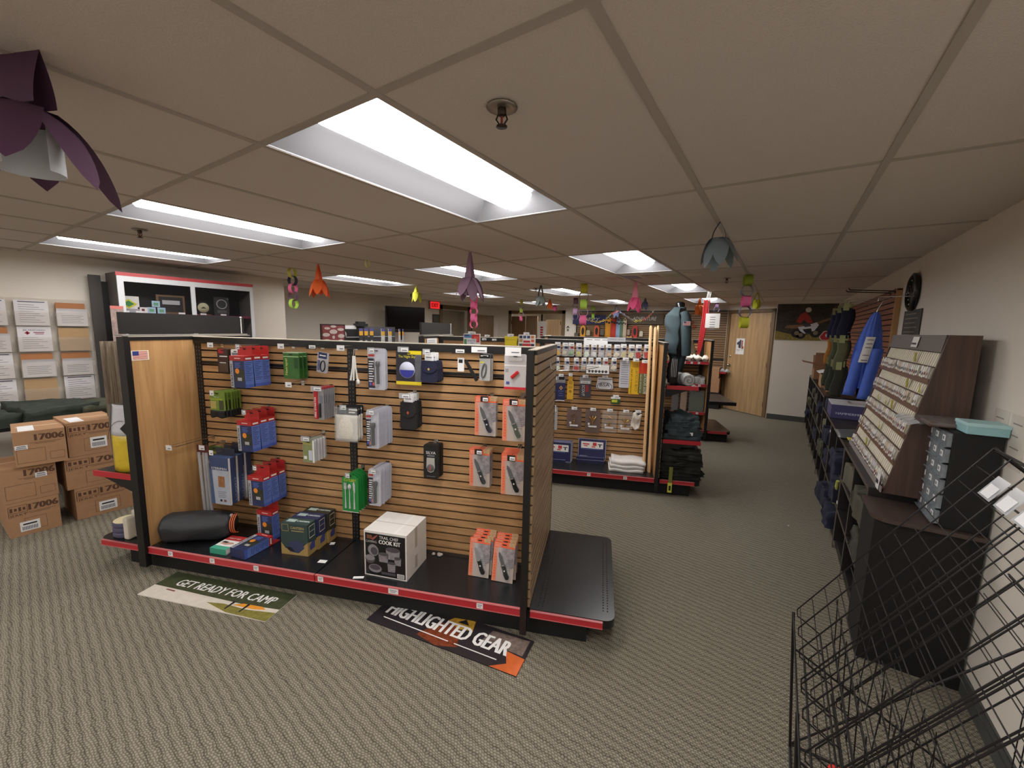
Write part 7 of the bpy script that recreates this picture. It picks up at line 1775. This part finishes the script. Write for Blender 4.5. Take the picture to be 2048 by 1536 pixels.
for k in range(NR):
    z0, z1 = zz[k], zz[k+1]
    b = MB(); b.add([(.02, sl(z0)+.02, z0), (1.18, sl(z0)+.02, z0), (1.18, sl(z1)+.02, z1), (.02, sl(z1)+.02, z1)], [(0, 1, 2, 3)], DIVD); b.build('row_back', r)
    b = MB()
    for c in range(NC):
        x = .022+c*(1.155/NC)
        b.add([(x+.004, sl(z0)+.002, z0), (x+.024, sl(z0)+.002, z0), (x+.024, sl(z1)+.008, z1), (x+.004, sl(z1)+.008, z1), (x+.004, sl(z0)+.018, z0), (x+.004, sl(z1)+.018, z1), (x+.024, sl(z0)+.018, z0), (x+.024, sl(z1)+.018, z1)], [(0, 1, 2, 3), (0, 3, 5, 4), (1, 6, 7, 2)], DIV)
    b.build('pocket_dividers', r)
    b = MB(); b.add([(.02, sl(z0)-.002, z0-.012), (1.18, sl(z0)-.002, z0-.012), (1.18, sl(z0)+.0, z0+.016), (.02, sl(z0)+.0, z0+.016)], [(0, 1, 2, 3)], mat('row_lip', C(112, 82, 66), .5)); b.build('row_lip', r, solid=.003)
    b = MB(); b.add([(.02, sl(z0+.075), z0+.072), (1.18, sl(z0+.075), z0+.072), (1.18, sl(z0+.075), z0+.078), (.02, sl(z0+.075), z0+.078)], [(0, 1, 2, 3)], SIDE); b.build('retaining_bar', r, solid=.004)
    rr = random.Random(k)
    if k == 0:
        PROTO = []
        for q_, (cc, c2) in enumerate((((232, 230, 226), (120, 112, 108)), ((220, 216, 206), (150, 60, 50)), ((236, 234, 232), (90, 92, 110)), ((214, 196, 176), (120, 112, 108)), ((206, 200, 208), (170, 160, 140)))):
            pm = MB(); hh = .055
            pm.add([(0, 0, 0), (.027, 0, 0), (.027, sl(hh)-sl(0)-.002, hh), (0, sl(hh)-sl(0)-.002, hh)], [(0, 1, 2, 3)], colm(*cc))
            pm.add([(.005, -.0015, .013), (.019, -.0015, .013), (.019, .0015, .028), (.005, .0015, .028)], [(0, 1, 2, 3)], colm(*c2))
            PROTO.append(pm.build('pocket_card', None, solid=.0006))
        CARDS_LEFT = list(PROTO)
    for c in range(NC):
        if rr.random() < .06: continue
        x = .027+c*(1.155/NC); q_ = rr.randrange(5)
        o = CARDS_LEFT.pop(0) if CARDS_LEFT else PROTO[q_].copy()
        if o.name not in COL.objects: COL.objects.link(o)
        lx, ly, lz = x, sl(z0)-.007, z0+.017+rr.uniform(-.004, .006)
        o.location = (ly, 4.0-lx, .802+lz); o.rotation_euler = (0, 0, RZ)
        tag(o, 'small printed card in the %s row of pockets of the slanted display' % ['bottom', 'fourth', 'third', 'second', 'top'][k], 'card', 'cards in the %s row of the slanted display' % ['bottom', 'fourth', 'third', 'second', 'top'][k])
b = MB(); b.add([(.62, sl(HD-.08)-.006, HD-.07), (.75, sl(HD-.08)-.006, HD-.07), (.75, FT-.012, HD-.01), (.62, FT-.012, HD-.01)], [(0, 1, 2, 3)], WHITE)
b.add([(.64, sl(HD-.08)-.008, HD-.055), (.73, sl(HD-.08)-.008, HD-.055), (.73, sl(HD-.06)-.009, HD-.045), (.64, sl(HD-.06)-.009, HD-.045)], [(0, 1, 2, 3)], INK); b.build('price_card', r, solid=.001)
b = MB(); b.add([(1.10, FB-.016, .002), (1.17, FB-.016, .002), (1.17, FB-.012, .085), (1.10, FB-.012, .085)], [(0, 1, 2, 3)], WHITE); b.add([(1.11, FB-.018, .03), (1.15, FB-.018, .03), (1.15, FB-.016, .05), (1.11, FB-.016, .05)], [(0, 1, 2, 3)], INK); b.build('price_card', r, solid=.001)
for i, (x, k) in enumerate(((.8, 4), (.55, 2), (.72, 2), (1.1, 3), (.85, 3), (.62, 1), (.48, 0), (.30, 2))):
    z0 = zz[k]+.085
    b = MB(); b.add([(x, sl(z0)-.004, z0), (x+.04, sl(z0)-.004, z0), (x+.02, sl(z0)-.006, z0+.055)], [(0, 1, 2)], colm(176, 170, 60)) if i % 2 else b.box(x, x+.03, sl(z0)-.007, sl(z0)-.003, z0, z0+.05, colm(168, 160, 60)); b.build('yellow_flag', r)

# near lower cabinet with rounded top, drawers on it
r = thing('low_cabinet', 'near black low cabinet with dark top carrying the drawer chest', 'cabinet', (.455, 2.86, 0), RZ)
b = MB(); b.box(0, .30, 0, .375, 0, .735, mat('cabinet_blackest', C(15, 12, 12), .7, var=.2, vs=30)); b.build('cabinet_body', r)
TOPW = mat('cabinet_top_brown', C(74, 60, 54), .45)
b = MB(); pts = [(0, -.01), (0, .375), (.33, .375), (.33, .06)]+[(.33-.07+.07*math.cos(t_), .06-.07*math.sin(t_)) for t_ in [i*PI/12 for i in range(7)]]
b.zprism(pts[::-1], .7355, .755, TOPW); b.build('top_board', r)
r = thing('drawer_chest', 'tall black chest of small clear-fronted drawers on the low cabinet', 'drawer chest', (.672, 2.86, .756), RZ)
b = MB(); b.box(0, .30, .004, .158, 0, .444, BLACKM); b.build('chest_body', r, bevel=.002)
DRF = mat('drawer_clear', C(128, 136, 142), .25, var=.25, vs=40)
for j in range(6):
    for i in range(3):
        x0 = .008+i*.096; z0 = .012+j*.072
        o = MB(); o.box(x0, x0+.09, -.012, .004, z0, z0+.062, DRF); d = o.build('drawer', r, bevel=.001)
        o = MB(); o.box(x0+.03, x0+.062, -.0135, -.012, z0+.022, z0+.048, TAGW); o.fq(x0+.036, x0+.054, z0+.028, z0+.042, -.0135, INKG); o.build('drawer_label', d)
        o = MB(); o.box(x0, x0+.09, -.022, -.012, z0-.002, z0+.003, DRF); o.build('drawer_lip', d)
# wrapped bag and teal box on top
r = thing('wrapped_bundle', 'brown bundle in crinkled clear plastic on top of drawer chest', 'bundle', (.58, 2.86, 1.202), RZ)
b = MB(); b.box(.0, .22, .03, .24, 0, .022, mat('bundle_brown', C(92, 72, 62), .6, var=.15, vs=30)); b.build('contents', r, bevel=.006)
b = MB(); b.surf(lambda u, v: (-.03+.27*u+.01*math.sin(v*19), -.03+.29*v, .012+.022*math.sin(v*PI)**.4*math.sin(u*PI)**.4+.004*math.sin(u*31)*math.sin(v*27)), 24, 24, CLEAR); b.surf(lambda u, v: (-.03+.27*u, -.05+.04*v+.006*math.sin(u*40), .004+.016*v+.006*math.sin(u*23)), 24, 3, CLEARG); b.build('plastic_wrap', r)
r = thing('teal_box', 'pale teal flat box on the right of drawer chest top', 'box', (.70, 2.66, 1.202), RZ+.05)
b = MB(); b.box(0, .12, 0, .13, 0, .045, mat('box_teal', C(150, 196, 202), .5, var=.06, vs=20)); b.box(-.003, .123, -.003, .133, .034, .05, mat('box_teal_lid', C(176, 214, 218), .5, var=.08, vs=20)); b.build('carton', r, bevel=.003)
# goods on top of the far units
r = thing('paper_box', 'white and violet copy paper box on the third cubby unit', 'box', (.475, 5.50, .801), RZ)
b = MB(); b.box(0, .36, 0, .30, 0, .145, mat('box_violet', C(74, 72, 120), .5)); b.box(-.001, .361, -.001, .301, .135, .147, mat('box_lid_white', C(214, 216, 224), .5))
b.text('HAMMERMILL', (.3605, .15, .04), (0, 1, 0), (0, 0, 1), .022, colm(196, 200, 224), w=.22, bold=.05)
b.text('HAMMERMILL', (.17, .17, .147), (-1, 0, 0), (0, -1, 0), .03, colm(90, 90, 110), w=.2); b.build('carton', r)
cloth_pile('folded_clothes', 'navy cloth draped on the unit behind the copy paper box', 'clothes', (.66, 5.72, .801), RZ, .38, .36, .10, mat('clothes_32_34_54', C(*NVY), .95), 95)
r = thing('cardboard_box', 'tan carton on the fourth cubby unit behind navy cloth', 'box', (.52, 6.72, .922), RZ)
b = MB(); b.box(0, .36, 0, .28, 0, .23, CARD); b.box(.3605, .361, .03, .05, .09, .115, TAGW); b.build('box_body', r)
r = thing('cardboard_box', 'shallow brown carton with white paper, left of the tan carton', 'box', (.49, 7.25, .922), RZ)
b = MB(); b.box(0, .42, 0, .34, 0, .17, CARD); b.build('box_body', r); b = MB(); b.surf(lambda u, v: (-.02+.46*u, -.04+.40*v, .175+.03*math.sin(u*9)*math.sin(v*7)+.02), 12, 12, TAGW); b.build('crumpled_paper', r)
r = thing('open_carton', 'open brown carton with raised flaps on the farthest cubby unit', 'box', (.475, 8.6, .922), RZ)
CIN = mat('cardboard_inner', C(150, 112, 80), .85)
b = MB()
for (x0, x1, y0_, y1_) in ((0, .5, 0, .006), (0, .5, .334, .34), (0, .006, .006, .334), (.494, .5, .006, .334)): b.box(x0, x1, y0_, y1_, 0, .24, CIN)
b.box(0.006, .494, .006, .334, 0, .006, CIN); b.build('box_body', r)
for (pts) in (((0, 0, .24), (.5, 0, .24), (.5, -.16, .27), (0, -.16, .27)), ((.494, 0, .24), (.494, .34, .24), (.44, .34, .42), (.44, 0, .42)), ((.0, .34, .24), (.5, .34, .24), (.45, .28, .40), (.05, .28, .40)), ((.006, .0, .24), (.006, .34, .24), (-.10, .34, .36), (-.10, 0, .36))):
    b = MB(); b.add(pts, [(0, 1, 2, 3)], CIN); b.build('flap', r, solid=.005)
for i, (x, y) in enumerate(((.1, 8.7), (.0, 8.75))): pass
# faint papers taped on the near wall
for i, (y, z, w_) in enumerate(((1.98, 1.22, .16), (1.74, 1.20, .2))):
    P = at_x(1990+i*34, 815+i*12, XR-.004)
    b = MB(); b.box(0, .14, 0, .001, -.22, 0, mat('faint_paper', C(214, 206, 196), .7))
    for k in range(4): b.fq(.02, .10-.02*(k % 2), -.04-.05*k, -.034-.05*k, 0, colm(150, 140, 134))
    solo(b, 'wall_paper', ['left', 'right'][i]+' faint handwritten paper taped to the right wall above the wire rack', 'paper', (XR-.0015, P.y+.0, P.z), RZ)
b = MB(); b.box(0, .012, 0, .008, 0, .002, TAGW); solo(b, 'paper_scrap', 'tiny white paper scrap on the aisle carpet', 'scrap', at_z(1575, 1051, .001), 0)

# wire rack in the lower right corner
r = thing('wire_rack', 'black tiered wire display rack leaning in the lower right corner', 'wire rack', (0, 0, 0))
WB = mat('wire_black', C(26, 24, 26), .38, metal=.2)
P2 = at_y(1988, 897, 1.8); P1 = at_y(1587, 1225, 1.8)
U = (P2-P1); LU = U.length; U.normalize(); Nn = Vector((U.z, 0, -U.x)) ; Nn = Vector((U.z, 0, -U.x)).normalized()   # U is in the x-z plane; Nn points to the wall side and down
U = Vector((U.x, 0, U.z)).normalized()
Nn = Vector((U.z, 0, -U.x))
YN = .62
def P(u_, y, n_=0): return P1 + U*u_ + Nn*n_ + Vector((0, y-1.8, 0))
def frame_tier(n0, u0, u1, name, step_u=.062, bold=(1.8, 1.68, 1.56, 1.42, 1.40, 1.30, 1.16, 1.06, 1.04, .94, .82, .70), depth=.10):
    o = bpy.data.objects.new(name, None); COL.objects.link(o); o.parent = r
    for y in bold:
        b = MB(); b.tube([P(u0, y, n0+depth), P(u0, y, n0+.015), P(u0+.02, y, n0), P(u1, y, n0)], .0022, WB, 6); b.build('long_rod', o)
    b = MB(); k = u0+.03
    while k < u1: b.tube([P(k, 1.8, n0+.004), P(k, YN, n0+.004)], .0015, WB, 5); k += step_u
    b.build('cross_rods', o)
    for (a, c) in ((u0, 0), (u1, 0), (u0, depth)):
        b = MB(); b.tube([P(a, 1.8, n0+c), P(a, YN, n0+c)], .003, WB, 6); b.build('edge_rod', o)
    return o
frame_tier(0, 0, LU, 'front_grid')
frame_tier(.13, -.12, LU*.86, 'second_grid', .075, (1.78, 1.62, 1.5, 1.38, 1.26, 1.14, 1.02, .90, .78))
frame_tier(.26, -.16, LU*.66, 'third_grid', .085, (1.76, 1.42, 1.1, .80))
# hanging wire hoops behind
o = bpy.data.objects.new('wire_pockets', None); COL.objects.link(o); o.parent = r
for j in range(3):
    b = MB()
    for k in range(9):
        y = 1.70-k*.115; zt = .60-.17*j
        x_ = .24+.14*j
        b.tube([(x_, y, zt+.12), (x_+.01, y, zt-.10), (x_+.06, y-.01, zt-.10), (x_+.07, y-.012, zt+.10)], .0018, WB, 5)
    for zz_ in (.1, -.03): b.tube([(x_, 1.74, zt+zz_), (x_, .7, zt+zz_)], .0018, WB, 5)
    b.build('pocket_hoops', o)
# back panel standing against the wall
b = MB()
for k in range(34): y = 1.97-k*.040; b.tube([(XR-.05, y, .06), (XR-.05, y, 1.12)], .0019, WB, 5)
for z in [.06+.08*k for k in range(14)]: b.tube([(XR-.052, 1.97, z), (XR-.052, .62, z)], .0019, WB, 5)
b.build('back_grid', r)
# legs and cross braces
for y in (1.8, 1.3, .75):
    b = MB(); b.tube([P(0, y, .0), (.172, y, .0)], .005, WB, 8); b.tube([P(LU, y, 0), (XR-.055, y, 1.10), (XR-.055, y, .0)], .006, WB, 8); b.build('side_post', r)
    b = MB(); b.tube([(.172, y, .02), (XR-.055, y, .02)], .005, WB, 8); b.tube([(.172, y, .02), (XR-.055, y, .8)], .004, WB, 8); b.tube([(.15, y, .42), (XR-.055, y, .1)], .004, WB, 8); b.build('brace', r)
b = MB(); b.tube([(.172, 1.8, .008), (.172, .62, .008)], .005, WB, 8); b.tube([(XR-.055, 1.8, .008), (XR-.055, .62, .008)], .005, WB, 8); b.build('floor_rails', r)
for i in range(5):
    yy = 1.62-i*.10
    c = P(LU-.13, yy, -.006)
    b = MB(); a = P(LU-.12, yy, -.012); d = P(LU-.12, yy-.075, -.012); e = P(LU-.055, yy-.075, -.012); f = P(LU-.055, yy, -.012)
    b.add([a, d, e, f], [(0, 1, 2, 3)], CLEARG)
    a, d, e, f = P(LU-.115, yy-.012, -.014), P(LU-.115, yy-.064, -.014), P(LU-.08, yy-.064, -.014), P(LU-.08, yy-.012, -.014); b.add([a, d, e, f], [(0, 1, 2, 3)], TAGW)
    b.build('label_holder', r, solid=.001)
b = MB(); p = at_z(1660, 1528, .02); b.add([(0, 0, 0), (.06, .02, 0), (.055, -.12, .0), (-.06, -.12, .0)], [(0, 1, 2, 3)], mat('card_red', C(236, 60, 56), .5)); solo(b, 'red_card', 'bright red card corner on the floor under the wire rack', 'card', p, 0, solid=.002)
